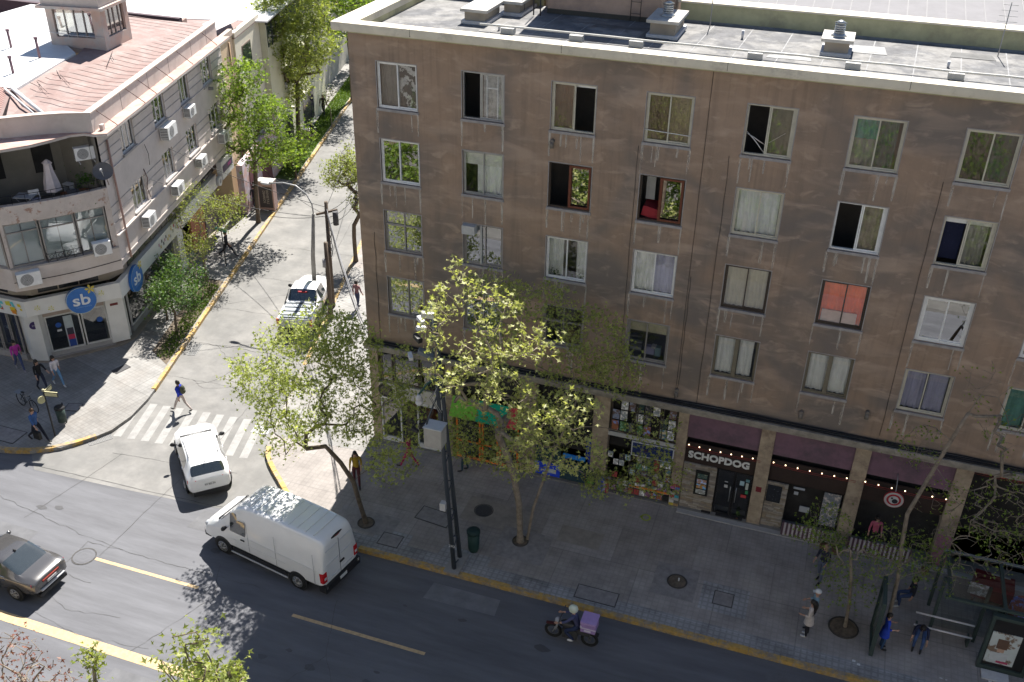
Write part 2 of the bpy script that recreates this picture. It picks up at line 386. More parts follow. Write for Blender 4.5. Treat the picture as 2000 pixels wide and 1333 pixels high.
def cover(x, y, r=None, sx=0, sy=0, rz=0, z=0.165, m_=None, label="", grate=False, cat="manhole cover", name="manhole_cover", slots=0, sd=1):
    t = thing(name, label, cat, loc=(x, y, 0), rz=rz)
    g = B()
    if r:
        g.tube([(0, 0, z - 0.03), (0, 0, z)], [r, r], 24, smooth=False); g.build("cover_plate", m_, t)
        g = B(); g.ring((0, 0, z + 0.004), r * 0.72, r * 0.80, n=24); g.ring((0, 0, z + 0.004), r * 0.3, r * 0.36, n=24); g.build("cover_rib", M_iron if m_ is M_iron else m_, t)
        g = B(); g.ring((0, 0, z + 0.003), r * 1.03, r * 1.14, n=24); g.build("cover_frame", M_crack, t)
    elif slots:
        g.box(-sx / 2, sx / 2, -sy / 2, sy / 2, z - 0.05, z - 0.02); g.build("drain_pit", C_(0.01, 0.01, 0.01), t)
        for i in range(slots):
            xx = -sx / 2 + sx * (i + 0.5) / slots; g = B(); g.box(xx - sx / slots * 0.27, xx + sx / slots * 0.27, -sy / 2, sy / 2, z - 0.02, z + 0.004); g.build("bar", m_, t)
        g = B()
        for a in ((-sx / 2 - .03, -sx / 2, -sy / 2, sy / 2), (sx / 2, sx / 2 + .03, -sy / 2, sy / 2), (-sx / 2, sx / 2, -sy / 2 - .03, -sy / 2), (-sx / 2, sx / 2, sy / 2, sy / 2 + .03)): g.box(*a, z - 0.03, z + 0.006)
        g.build("grate_frame", m_, t)
    else:
        g.box(-sx / 2, sx / 2, -sy / 2, sy / 2, z - 0.03, z + 0.003); g.build("cover_plate", m_, t)
        g = B(); e = 0.035
        for a in ((-sx / 2 - e, -sx / 2, -sy / 2 - e, sy / 2 + e), (sx / 2, sx / 2 + e, -sy / 2 - e, sy / 2 + e), (-sx / 2, sx / 2, -sy / 2 - e, -sy / 2), (-sx / 2, sx / 2, sy / 2, sy / 2 + e)): g.box(*a, z - 0.03, z + 0.006)
        g.build("cover_frame", M_crack, t)
    return t
M_concl = mat("light_concrete", (0.3, 0.29, 0.27), var=0.15)
cover(-7.7, -9.9, r=0.38, z=0.012, m_=M_asph, label="round manhole cover in the sunlit avenue beside a yellow lane dash")
cover(4.93, -2.78, r=0.33, m_=M_iron, label="round dark iron manhole cover on the pavement near the twin mast")
cover(2.3, -5.5, sx=0.75, sy=0.6, m_=M_cov, label="square dark cover slab framed by pale tiles near the kerb behind the van", name="utility_cover", cat="utility cover")
cover(3.33, -3.75, sx=1.3, sy=0.7, m_=M_cov, rz=-.1, label="long dark cover slab on the shaded pavement left of the twin mast", name="utility_cover", cat="utility cover")
cover(10.13, -5.6, sx=1.4, sy=0.6, m_=M_cov, label="long dark cover slab on the pavement above the motorcycle", name="utility_cover", cat="utility cover")
cover(14.27, -4.27, sx=0.62, sy=0.6, m_=M_cov, label="small square dark cover inside a pale tiled square", name="utility_cover", cat="utility cover")
cover(-15.6, -5.15, sx=1.6, sy=0.8, m_=M_cov, rz=.0, label="dark cover slab at the left edge near the rounded kerb", name="utility_cover", cat="utility cover")
cover(-14.25, -2.55, sx=0.6, sy=0.5, rz=.25, m_=M_cov, label="dark square cover left of the street name post in shade", name="utility_cover", cat="utility cover")
cover(-14.3, 0.75, sx=0.35, sy=0.7, rz=-.3, m_=M_iron, label="narrow dark cover on the shade edge in front of the shop corner", name="utility_cover", cat="utility cover")
cover(-11.75, -3.95, sx=0.9, sy=0.32, rz=0.95, z=0.014, m_=C_(0.2, 0.2, 0.2), slots=14, label="storm drain grate beside the rounded yellow kerb at left", name="drain_grate", cat="drain grate")
cover(-12.3, 3.6, sx=1.0, sy=0.35, rz=1.835, z=0.014, m_=C_(0.2, 0.2, 0.2), slots=14, label="storm drain grate beside the long side street kerb", name="drain_grate", cat="drain grate")
cover(-5.84, -1.0, sx=0.7, sy=0.5, rz=0.1, z=0.014, m_=C_(0.4, 0.4, 0.42), slots=7, label="pale drain grate half hidden by the corner tree leaves", name="drain_grate", cat="drain grate")
# painted utility mark + paint dashes on pavement
g = B(); g.ring((12.79 - 1.95, -1.04, 0.163), 0.13, 0.2, n=9); g.quad((10.6, -1.1, 0.163), (10.66, -1.1, 0.163), (10.7, -0.98, 0.163), (10.64, -0.98, 0.163))
tag(g.build("paint_mark", C_(0.3, 0.36, 0.05)), "yellow green ring painted on the dark pavement before the kiosk", "paint mark")
g = B()
for i in range(13):
    x = 21.2 + i * 0.23 + R.uniform(-.05, .05); y = -5.35 - i * 0.02; w = R.uniform(.04, .13); g.quad((x, y, .166), (x + w, y, .166), (x + w, y + .035, .166), (x, y + .035, .166))
for (x, y) in ((18.6, -5.6), (18.75, -5.7), (23.2, -5.2), (23.3, -5.0), (23.15, -5.05), (22.7, -5.0), (22.72, -4.8)):
    g.quad((x, y, .166), (x + .1, y, .166), (x + .1, y + .09, .166), (x, y + .09, .166))
tag(g.build("paint_mark", C_(0.6, 0.6, 0.6)), "white survey dashes sprayed on the pavement in front of the bus shelter", "paint mark")
# planting strip along the side street, left
g = B(); g.quad((xw(1.8) - 0.25, 1.8, 0.156), (xw(10) - 0.25, 10, 0.156), (xw(10) - 1.5, 10, 0.156), (xw(2.6) - 1.4, 2.6, 0.156)); struct(g.build("tree_bed", M_soil))
g = B(); g.quad((xw(24) - 0.25, 24, 0.156), (xw(90) - 0.25, 90, 0.156), (xw(90) - 1.7, 90, 0.156), (xw(24) - 1.6, 24, 0.156)); struct(g.build("grass_verge", mat("verge_soil", (0.06, 0.1, 0.02), var=0.4, scale=3)))
def grass(x0, y0, y1, n, wid, name, label, off=0.25):
    vs = np.empty((n * 3, 3)); rs = np.random.RandomState(3)
    y = rs.uniform(y0, y1, n); x = -11.92 - 0.2725 * (y - 0.25) - off - rs.uniform(0, wid, n); h = rs.uniform(.06, .2, n); a = rs.uniform(0, 6.28, n)
    c = np.stack([x, y, np.full(n, .15)], 1); d = np.stack([np.cos(a) * .025, np.sin(a) * .025, np.zeros(n)], 1)
    vs[0::3] = c - d; vs[1::3] = c + d; vs[2::3] = c + np.stack([rs.normal(0, .04, n), rs.normal(0, .04, n), h], 1)
    me = bpy.data.meshes.new(name); me.from_pydata([tuple(v) for v in vs], [], [(3 * i, 3 * i + 1, 3 * i + 2) for i in range(n)]); me.materials.append(M_grass)
    o = link(name, me); tag(o, label, "grass"); stuff(o)
M_grass = leaf_mat("grass_blades", (0.05, 0.1, 0.012), (0.12, 0.17, 0.03), 0.3)
grass(0, 24.5, 70, 16000, 1.3, "grass", "bright green grass verge along the far kerb of the side street")
grass(0, 2.2, 9.5, 1500, .8, "grass", "weedy green grass round the shrubs beside the near kerb")
for k, (x, y, sx, sy, d) in enumerate(((-5.2, -7.3, 1.9, 1.0, .8), (4.5, -7.6, 2.6, .8, 1.15), (-12.5, -11.0, 2.4, 1.6, .85), (9.0, -11.6, 3.0, 1.1, .85), (16.0, -7.4, 1.8, .7, .8), (-3.5, -15.0, 3.2, 1.3, .85), (20.5, -11, 2.2, 1.2, 1.15))):
    g = B(); z = .0045 + .0003 * k; g.quad((x, y, z), (x + sx, y + .05, z), (x + sx - .05, y + sy, z), (x + .08, y + sy, z)); struct(g.build("road_patch", mat("asphalt_patch_%d" % k, (.135 * d, .136 * d, .146 * d), rough=.8, var=.2, scale=2)))
for k in range(26):
    x, y, r_ = R.uniform(-12, 24), R.choice([-8.0, -8.2, -11.6, -11.3, -11.8]) + R.gauss(0, .12), R.uniform(.05, .22); g = B(); z = .0072 + .00005 * k
    g.quad(*[(x + r_ * R.uniform(.6, 1.3) * math.cos(a * .7) * 1.6, y + r_ * R.uniform(.6, 1.2) * math.sin(a * .7), z) for a in range(9)]); struct(g.build("oil_stain", C_(.07, .07, .075, .5)))
# ---------------------------------------------------------------- brown apartment block
def plaster_mat():
    m = mat("brown_plaster", (0.325, 0.228, 0.16), rough=0.92, var=0.13, scale=0.55, bump=0.35, bscale=25, col2=(0.235, 0.175, 0.132), s2=0.28, mix2=(0.4, 0.62))
    nt = m.node_tree; N = nt.nodes; L = nt.links; b = N["Principled BSDF"]
    old = b.inputs["Base Color"].links[0].from_socket
    tc = N.new("ShaderNodeTexCoord")
    def layer(old, scale, stretch, lo, hi, colr, amt):
        mp = N.new("ShaderNodeMapping"); mp.inputs["Scale"].default_value = stretch; L.new(tc.outputs["Object"], mp.inputs[0])
        n = N.new("ShaderNodeTexNoise"); n.inputs["Scale"].default_value = scale; n.inputs["Detail"].default_value = 3; n.inputs["Roughness"].default_value = 0.55; n.inputs["Distortion"].default_value = 0.6
        L.new(mp.outputs[0], n.inputs[0])
        r = N.new("ShaderNodeMapRange"); r.inputs[1].default_value = lo; r.inputs[2].default_value = hi; r.inputs[4].default_value = amt; L.new(n.outputs[0], r.inputs[0])
        mx = N.new("ShaderNodeMix"); mx.data_type = 'RGBA'; mx.inputs[7].default_value = (*colr, 1)
        L.new(r.outputs[0], mx.inputs[0]); L.new(old, mx.inputs[6]); return mx.outputs[2]
    o = old      # wavy light off the opposite glass is painted in by the last layers
    o = layer(o, 1.3, (3.0, 1, 0.14), 0.5, 0.72, (0.14, 0.108, 0.085), 0.42)     # soot runs
    o = layer(o, 0.3, (1, 1, 1), 0.45, 0.62, (0.16, 0.138, 0.122), 0.85)       # sooty areas
    o = layer(o, 0.8, (0.6, 1, 2.0), 0.5, 0.72, (0.46, 0.345, 0.26), 0.45)  # pale wisps: reflected light put into the plaster colour, with real mottling
    o = layer(o, 1.7, (0.8, 1, 1.6), 0.56, 0.72, (0.5, 0.38, 0.285), 0.4)  # finer wisps of the same painted light
    L.new(o, b.inputs["Base Color"]); return m
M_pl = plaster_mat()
M_cream = mat("cream_paint", (0.62, 0.56, 0.44), var=0.1, scale=1.5, col2=(0.45, 0.4, 0.32), s2=1.2, mix2=(0.55, 0.7))
M_creamy = mat("yellow_parapet", (0.42, 0.4, 0.24), var=0.15, scale=1.5, col2=(0.3, 0.28, 0.18), s2=1.0)
M_roof = mat("bitumen_roof", (0.2, 0.195, 0.19), rough=0.9, var=0.3, scale=2.0, bump=0.6, bscale=8, col2=(0.12, 0.12, 0.125), s2=0.7, mix2=(0.46, 0.55))
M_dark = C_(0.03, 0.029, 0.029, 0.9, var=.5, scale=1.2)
M_room = C_(0.16, 0.145, 0.13, 0.9)
M_sill = mat("grey_sill", (0.3, 0.28, 0.27), var=0.2, scale=4)
M_glass = glass_mat("window_glass", (0.95, 0.97, 0.96), 0.14)
M_glassm = glass_mat("mirroring_glass", (0.5, 0.55, 0.5), 0.42)
M_glassd = glass_mat("shop_glass", (0.5, 0.53, 0.5), 0.14)
M_conc2 = mat("weathered_concrete", (0.3, 0.26, 0.21), var=0.3, scale=3, col2=(0.2, 0.17, 0.14), s2=1.5)
M_cable = C_(0.012, 0.012, 0.014, 0.6)
M_streak = None

def wall_openings(b, x0, x1, z0, z1, ops, dep, y=0.0):
    """front faces of a wall at y with rectangular openings (xa,xb,za,zb) and their reveals"""
    xs = sorted({x0, x1} | {o[0] for o in ops} | {o[1] for o in ops}); zs = sorted({z0, z1} | {o[2] for o in ops} | {o[3] for o in ops})
    xs = [x for x in xs if x0 <= x <= x1]; zs = [z for z in zs if z0 <= z <= z1]
    for i in range(len(xs) - 1):
        for j in range(len(zs) - 1):
            cx = (xs[i] + xs[i + 1]) / 2; cz = (zs[j] + zs[j + 1]) / 2
            if any(o[0] < cx < o[1] and o[2] < cz < o[3] for o in ops): continue
            b.quad((xs[i], y, zs[j]), (xs[i + 1], y, zs[j]), (xs[i + 1], y, zs[j + 1]), (xs[i], y, zs[j + 1]))
    for a, c, d, e in ops:
        b.quad((a, y, d), (a, y, e), (a, y + dep, e), (a, y + dep, d)); b.quad((c, y, d), (c, y + dep, d), (c, y + dep, e), (c, y, e))
        b.quad((a, y, d), (a, y + dep, d), (c, y + dep, d), (c, y, d)); b.quad((a, y, e), (c, y, e), (c, y + dep, e), (a, y + dep, e))

def room(x0, x1, z0, z1, y0, dep, M=None, mt=None, parent=None, name="room"):
    b = B(M); y1 = y0 + dep; e = 0.25
    b.quad((x0 - e, y1, z0 - e), (x1 + e, y1, z0 - e), (x1 + e, y1, z1 + e), (x0 - e, y1, z1 + e))
    b.quad((x0 - e, y0, z0 - e), (x0 - e, y1, z0 - e), (x0 - e, y1, z1 + e), (x0 - e, y0, z1 + e)); b.quad((x1 + e, y0, z0 - e), (x1 + e, y0, z1 + e), (x1 + e, y1, z1 + e), (x1 + e, y1, z0 - e))
    b.quad((x0 - e, y0, z0 - e), (x1 + e, y0, z0 - e), (x1 + e, y1, z0 - e), (x0 - e, y1, z0 - e)); b.quad((x0 - e, y0, z1 + e), (x0 - e, y1, z1 + e), (x1 + e, y1, z1 + e), (x1 + e, y0, z1 + e))
    return b.build(name, mt or M_room, parent)

def curtain(x0, x1, z0, z1, y, mt, parent, M=None, amp=0.03, per=0.16, name="curtain", horiz=False):
    b = B(M); n = max(4, int((x1 - x0) / 0.035)); last = None; ph = R.uniform(0, 6); ph2 = R.uniform(0, 6)
    for i in range(n + 1):
        x = x0 + (x1 - x0) * i / n
        dy = amp * math.sin(x * 2 * math.pi / per + ph) + amp * 0.6 * math.sin(x * 2 * math.pi / (per * 1.7) + ph2)
        k = b.pts([(x, y + dy * 0.5, z1), (x, y + dy, (z0 + z1) / 2), (x + R.uniform(-.005, .005), y + dy * 1.3, z0)])
        if last is not None:
            b.face([last + 1, k + 1, k, last], True); b.face([last + 2, k + 2, k + 1, last + 1], True)
        last = k
    return b.build(name, mt, parent)

def slats(x0, x1, z0, z1, y, mt, parent, M=None, step=0.07, name="slat"):
    z = z1
    while z > z0 + 0.01:
        b = B(M); b.quad((x0, y, z - step * .8), (x1, y, z - step * .8), (x1, y + 0.02, z), (x0, y + 0.02, z)); b.build(name, mt, parent); z -= step

def bars(b, rects, y0, y1):
    for r in rects: b.box(r[0], r[1], y0, y1, r[2], r[3])

def sash_window(parent, M, x, z, w, h, fc, left='g', right='g', frac=0.5, fw=0.05, y=0.07, glass=None, deep=0.05, trans=None, sashc=None, grid=None):
    """frame > sashes, panes. x,z lower left corner; local y points into the wall"""
    b = B(M)
    bars(b, [(x, x + w, z, z + fw), (x, x + w, z + h - fw, z + h), (x, x + fw, z + fw, z + h - fw), (x + w - fw, x + w, z + fw, z + h - fw)], y, y + 0.09)
    win = b.build("window", fc, parent); sc = sashc or fc; gl = glass or M_glass
    xm = x + w * frac; s = 0.04
    top = z + h - fw
    if trans:
        b = B(M); zt = z + h * trans; b.box(x + fw, x + w - fw, y + 0.01, y + 0.08, zt - .02, zt + .02); b.box(xm - .02, xm + .02, y + .011, y + .079, zt + .02, top); b.build("transom", sc, win)
        b = B(M); b.quad((x + fw, y + .045, zt + .02), (xm - .02, y + .045, zt + .02), (xm - .02, y + .045, top), (x + fw, y + .045, top)); b.build("pane", gl, win)
        b = B(M); b.quad((xm + .02, y + .045, zt + .02), (x + w - fw, y + .045, zt + .02), (x + w - fw, y + .045, top), (xm + .02, y + .045, top)); b.build("pane", gl, win)
        top = zt - .02
    for side_, st in ((0, left), (1, right)):
        a, c = (x + fw, xm + s / 2) if side_ == 0 else (xm - s / 2, x + w - fw)
        yy = y + 0.012 + 0.037 * side_
        if st == 'o':      # sash slid behind the other one
            continue
        b = B(M); bars(b, [(a, c, z + fw, z + fw + s), (a, c, top - s, top), (a, a + s, z + fw + s, top - s), (c - s, c, z + fw + s, top - s)], yy, yy + 0.03)
        b.build("sash", sc, win)
        b = B(M); b.quad((a + s, yy + .014, z + fw + s), (c - s, yy + .014, z + fw + s), (c - s, yy + .014, top - s), (a + s, yy + .014, top - s)); b.build("pane", gl, win)
    if left == 'o' or right == 'o':
        a = (x + fw + w * frac * (0.0)) if right == 'o' else xm + 0.03
        c = xm - .03 if right == 'o' else x + w - fw - 0.04
        b = B(M); yy = y + 0.05; bars(b, [(a, a + s, z + fw, top), (c - s, c, z + fw, top)], yy, yy + 0.025); b.build("sash", sc, win)
    return win

apt = thing("apartment_building", "brown five storey apartment block with sooty plaster, shops below and flat roof", "building")
WX, WZ, WW, WH = 3.101, 16.05, 1.475, 1.601
NC = 13
def wrect(c, r): return (c * WX, c * WX + WW, WZ - WH - 2.7 * r, WZ - 2.7 * r)
ops = [wrect(c, r) for c in range(NC) for r in range(4)]
b = B(); wall_openings(b, -1.0, 40.0, 4.97, 16.9, ops, 0.2)
b.quad((-1.0, 7.0, 0), (-1.0, 0, 0), (-1.0, 0, 16.9), (-1.0, 7.0, 16.9)); b.quad((40, 0, 0), (40, 7, 0), (40, 7, 16.9), (40, 0, 16.9)); b.quad((40, 7, 0), (-1, 7, 0), (-1, 7, 16.9), (40, 7, 16.9))
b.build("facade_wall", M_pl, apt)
b = B(); b.quad((-1, 2.5, 4.9), (40, 2.5, 4.9), (40, 2.5, 16.9), (-1, 2.5, 16.9)); b.build("inner_wall", M_room, apt)
# window surrounds (thin grey render lip), sills with streaks
white = C_(0.7, 0.7, 0.68, 0.45); offw = C_(0.5, 0.47, 0.38, 0.5); alu = C_(0.36, 0.37, 0.38, 0.35, metal=0.6); wood = C_(0.13, 0.035, 0.018, 0.45); bronze = C_(0.06, 0.045, 0.035, 0.4); greyf = C_(0.27, 0.25, 0.23, 0.6)
olive = C_(0.16, 0.14, 0.1, 0.6)
cw = mat("white_net_curtain", (0.8, 0.81, 0.82), var=0.08, scale=3); cb = mat("beige_curtain", (0.5, 0.46, 0.36), var=0.12, scale=2); cr = mat("red_curtain", (0.9, 0.16, 0.04), var=0.15, scale=2)
cl = mat("lavender_curtain", (0.42, 0.42, 0.58), var=0.1, scale=2); cteal = mat("teal_curtain", (0.12, 0.3, 0.27), var=0.25, scale=3); cgrey = mat("grey_curtain", (0.28, 0.27, 0.25), var=0.2, scale=2)
foil = mat("torn_paper", (0.7, 0.7, 0.7), var=0.1, scale=4, col2=(0.1, 0.1, 0.1), s2=3, mix2=(0.47, 0.5)); cnews = mat("newspaper_sheet", (0.6, 0.6, 0.6), var=0.2, scale=8, col2=(0.35, 0.36, 0.36), s2=3)
tan = mat("tan_panel", (0.34, 0.27, 0.18), var=0.1, scale=2); bwn = mat("brown_screen", (0.16, 0.11, 0.07), var=0.2)
SP = {}
def S(c, r, **k): SP[(c, r)] = k
S(0, 0, fc=white, cur=[(cgrey, 0, .5, 0, 1), (foil, .5, 1, 0, 1)]); S(1, 0, fc=alu, left='o', frac=.42, cur=[(cnews, .45, .97, .0, 1)], grid=2, dim=1)
S(2, 0, fc=offw, right='o', frac=.52, cur=[(bwn, 0, .5, 0, 1)], blind=(white, .5, 1, .09)); S(3, 0, fc=offw, frac=.5, cur=[(bwn, 0, .5, 0, 1), (tan, .5, 1, 0, 1)], rail=.25)
S(4, 0, fc=offw, left='o', frac=.45, cur=[(mat("drab", (0.16, 0.17, 0.12), var=.3), .5, 1, 0, 1)], rack=1); S(5, 0, fc=offw, frac=.5, cur=[(cteal, 0, .5, .55, 1), (cgrey, 0, .5, 0, .55), (mat("dark_teal", (0.05, 0.09, 0.085), var=.4), .5, .9, 0, 1)])
S(6, 0, fc=offw, frac=.5, cur=[(mat("dark_green_screen", (0.04, 0.045, 0.035), var=.5), 0, .5, 0, 1), (mat("dark_teal2", (0.03, 0.07, 0.065), var=.5), .5, 1, 0, 1)]); S(7, 0, fc=white, cur=[(cw, 0, 1, 0, 1)])
S(0, 1, fc=white, frac=.47); S(1, 1, fc=alu, frac=.5, blind=(white, 0, 1, .33), cur=[(cw, .3, 1, 0, .95)]); S(2, 1, fc=bronze, left='o', frac=.48, sash=wood); S(3, 1, fc=bronze, left='o', frac=.46, sash=wood, redbed=1)
S(4, 1, fc=offw, frac=.52, cur=[(cw, 0, .5, 0, 1), (cw, .5, .95, 0, 1)]); S(5, 1, fc=white, left='o', frac=.5, cur=[(mat("pale_reflection_cloth", (0.36, 0.3, 0.26), var=.4, scale=3), .52, 1, 0, 1)]); S(6, 1, fc=offw, left='o', frac=.45, blind=(white, 0, 1, .14), cur=[(cgrey, .5, .9, 0, .85)], blue=1); S(7, 1, fc=white)  # pale sheet behind a right-hand pane: its reflection painted as a colour
S(0, 2, fc=greyf, frac=.52, trans=.66); S(1, 2, fc=greyf, frac=.55, ac=1); S(2, 2, fc=white, frac=.5, cur=[(cw, 0, .38, 0, 1), (cw, .72, 1, 0, 1)], plants=1); S(3, 2, fc=white, frac=.5, cur=[(cw, 0, .5, 0, 1), (cl, .5, 1, 0, 1)])
S(4, 2, fc=bronze, frac=.5, cur=[(cb, 0, .5, 0, 1), (cb, .5, 1, 0, 1)]); S(5, 2, fc=bronze, frac=.53, cur=[(cr, 0, 1, 0, 1)], bed=1); S(6, 2, fc=white, frac=.5, thick=.085); S(7, 2, fc=white)
S(0, 3, fc=greyf, frac=.55, slat=(0, 1, .3, 1)); S(1, 3, fc=greyf); S(2, 3, fc=greyf, trans=.6, cur=[(bwn, .5, 1, 0, .4)]); S(3, 3, fc=greyf, frac=.47, blind=(cb, 0, 1, .3), desk=1)
S(4, 3, fc=olive, frac=.5, cur=[(cw, .02, .46, 0, 1), (cw, .56, .9, 0, 1)], wide=1); S(5, 3, fc=olive, frac=.5, cur=[(cw, 0, .46, 0, 1), (cw, .56, .98, 0, 1)], wide=1); S(6, 3, fc=offw, frac=.48, cur=[(cl, 0, .47, 0, 1), (cl, .53, .95, 0, 1)]); S(7, 3, fc=offw, cur=[(cteal, 0, .5, 0, 1)])
for c in range(NC):
    for r in range(4):
        x0, x1, z0, z1 = wrect(c, r); sp = SP.get((c, r), dict(fc=R.choice([white, offw, greyf]), cur=[(cw, 0, 1, 0, 1)] if R.random() < .5 else []))
        fw = sp.get('thick', .05)
        win = sash_window(apt, None, x0, z0, WW, WH, sp['fc'], sp.get('left', 'g'), sp.get('right', 'g'), sp.get('frac', .5), fw, trans=sp.get('trans'), sashc=sp.get('sash'), glass=(M_glassm if not sp.get('cur') and not sp.get('blind') else None))
        bb = B()
        if sp.get('sash'):      # whole timber frame on the right half
            xm = x0 + WW * sp['frac']; bars(bb, [(xm - .02, xm + .06, z0 + .05, z1 - .05), (x1 - .1, x1 - .04, z0 + .05, z1 - .05), (xm + .06, x1 - .1, z1 - .12, z1 - .05), (xm + .06, x1 - .1, z0 + .05, z0 + .12)], .045, .068); bb.build("sash", wood, win)
        elif sp.get('wide'):
            xm = x0 + WW * .5; bb.box(xm - .07, xm + .07, .04, .068, z0 + .05, z1 - .05); bb.build("mullion", olive, win)
        elif sp.get('grid'):
            xm = x0 + WW * .42; bars(bb, [(xm + .22, xm + .24, z0 + .09, z1 - .09), (xm + .6, xm + .62, z0 + .09, z1 - .09), (xm + .24, xm + .6, z0 + WH * .68, z0 + WH * .68 + .025)], .09, .105); bb.build("glazing_bar", white, win)
        for q in sp.get('cur', []):
            mt, a, e, f, h2 = q; curtain(x0 + .04 + (WW - .08) * a, x0 + .04 + (WW - .08) * e, z0 + .03 + (WH - .06) * f, z0 + .03 + (WH - .06) * h2, .27, mt, win, amp=(.004 if mt in (foil, tan, bwn, cnews) else .025))
        if sp.get('blind'):
            mt, a, e, hh = sp['blind']; b = B(); b.box(x0 + .05 + (WW - .1) * a, x0 + .05 + (WW - .1) * e, .19, .2, z1 - WH * hh, z1 - .02); b.build("roller_blind", mt, win)
        if sp.get('slat'): slats(x0 + .05, x1 - .05, z0 + WH * .3, z1 - .06, .2, C_(0.4, 0.42, 0.4), win, step=.085)
        if sp.get('rail'):
            b = B(); b.tube([(x0, .03, z0 + WH * .25), (x1, .03, z0 + WH * .22)], .013, 6); b.build("rail", white, win)
        if sp.get('rack'):
            for k in range(5): b = B(); b.tube([(x0 + .05 + k * .05, .22, z0 + .62 - k * .02), (x0 + .5 + k * .06, .3, z0 + .35 - k * .03)], .008, 5); b.build("rack_rod", white, win)
            b = B(); b.tube([(x0 + .05, .2, z0 + .68), (x0 + .35, .2, z0 + .4), (x0 + .66, .2, z0 + .05)], .013, 6); b.tube([(x0 + .75, .2, z0 + .4), (x0 + 1.2, .22, z0 + .75)], .01, 6); b.build("rack_frame", white, win)
        if sp.get('redbed'):
            b = B(); b.cbox(x0 + .45, .6, z0 + .2, .7, .7, .35, (0, .2, 0)); b.build("red_blanket", C_(0.3, 0.02, 0.03), win); b = B(); b.box(x0 + .1, x0 + .4, .7, .74, z0 + .5, z1 - .1); b.build("door_leaf", C_(0.5, 0.5, 0.48), win)
        if sp.get('bed'):
            b = B(); b.box(x0 + .15, x1 - .22, .16, .21, z0 + .05, z0 + .48); b.build("headboard", C_(0.62, 0.48, 0.44), win)
        if sp.get('blue'):
            b = B(); b.box(x0 + .1, x0 + .65, .5, .52, z0 + .05, z1 - .3); b.build("drape", mat("navy_print", (0.01, 0.015, 0.05), col2=(0.05, 0.07, 0.15), s2=14, mix2=(.6, .7)), win)
        if sp.get('desk'):
            for q in ((.8, .3, .35, .3, (0.3, 0.3, 0.5)), (1.1, .3, .2, .35, (0.15, 0.25, 0.3)), (.95, .45, .16, .1, (.5, .5, .55)), (.3, .3, .4, .12, (.3, .3, .3)), (.3, .55, .42, .03, (.2, .2, .2)), (.3, .8, .42, .03, (.2, .2, .2))):
                b = B(); b.cbox(x0 + q[0], .4, z0 + q[1], q[2], .2, q[3]); b.build("desk_item", C_(*q[4]), win)
        if sp.get('plants'):
            b = B()
            for k in range(60):
                px, pz = x0 + R.choice([.2, .35, .9, 1.2]) + R.gauss(0, .08), z0 + .05 + abs(R.gauss(0, .16)); a = R.uniform(0, 6); b.quad((px, .2, pz), (px + .05 * math.cos(a), .17, pz + .05 * math.sin(a)), (px + .07 * math.cos(a + .6), .2, pz + .07 * math.sin(a + .6)))
            b.build("house_plant", leaf_mat("house_plant_leaf", (0.03, 0.09, 0.02), (0.06, 0.13, 0.02)), win)
        if sp.get('ac'):
            b = B(); b.box(x0 + .02, x0 + .5, -.22, .12, z1 - .34, z1 - .02); a = b.build("air_conditioner", C_(0.45, 0.45, 0.44), win)
            b = B(); b.box(x0 + .62, x0 + .7, .04, .068, z0 + .05, z1 - .05); b.build("mullion", C_(.4, .4, .38), win)
        b = B(); b.box(x0 - .05, x1 + .05, -.05, .2, z0 - .09, z0 - .002); b.build("sill", M_sill, win)
        b = B(); e = .028; bars(b, [(x0 - e, x0, z0, z1 + e), (x1, x1 + e, z0, z1 + e), (x0, x1, z1, z1 + e)], -.012, .02); b.build("surround", M_sill, win)
# drip streaks and hairline joints on the plaster
def streak_mat():
    m = mat("lime_streak", (0.6, 0.55, 0.48), var=0.2); nt = m.node_tree; N = nt.nodes; L = nt.links
    tc = N.new("ShaderNodeTexCoord"); mp = N.new("ShaderNodeMapping"); mp.inputs["Scale"].default_value = (9, 1, 0.9); n = N.new("ShaderNodeTexNoise"); n.inputs["Scale"].default_value = 1.5; n.inputs["Detail"].default_value = 4
    r = N.new("ShaderNodeMapRange"); r.inputs[1].default_value = .3; r.inputs[2].default_value = .65; r.inputs[4].default_value = .7
    L.new(tc.outputs["Object"], mp.inputs[0]); L.new(mp.outputs[0], n.inputs[0]); L.new(n.outputs[0], r.inputs[0]); L.new(r.outputs[0], N["Principled BSDF"].inputs["Alpha"]); return m
M_streak = streak_mat()
b = B()
for c in range(NC):
    for r in range(4):
        x0, x1, z0, z1 = wrect(c, r)
        zl = max(z0 - 1.05, 5.1)
        for x in [x0 - .03 + R.uniform(-.02, .02), x1 + R.uniform(-.03, .03)] + ([x0 + R.uniform(.2, 1.3) for _ in range(R.randint(1, 5))]):
            w = R.uniform(.02, .06); l = R.uniform(.25, 1) if x0 + .1 < x < x1 - .1 else R.uniform(.7, 1.0)
            ze = z0 - .1 - (z0 - .1 - zl) * l
            b.quad((x - w, -.004, z0 - .09), (x + w, -.004, z0 - .09), (x + w * .6, -.004, ze), (x - w * .6, -.004, ze))
stuff(b.build("lime_streaks", M_streak, apt))
for x, za, ze in ((11.25, 5.0, 16.9), (11.32, 5.2, 10), (-.45, 5.0, 9.7), (12.05, 5.0, 14.35), (18.3, 5.2, 14.4), (9.15, 5.1, 14.3), (24.3, 5, 14.4)):
    b = B(); b.tube([(x + R.uniform(-.02, .02), -.012, za + (ze - za) * i / 12) for i in range(13)], .007, 5); b.build('facade_cable', M_cable, apt)
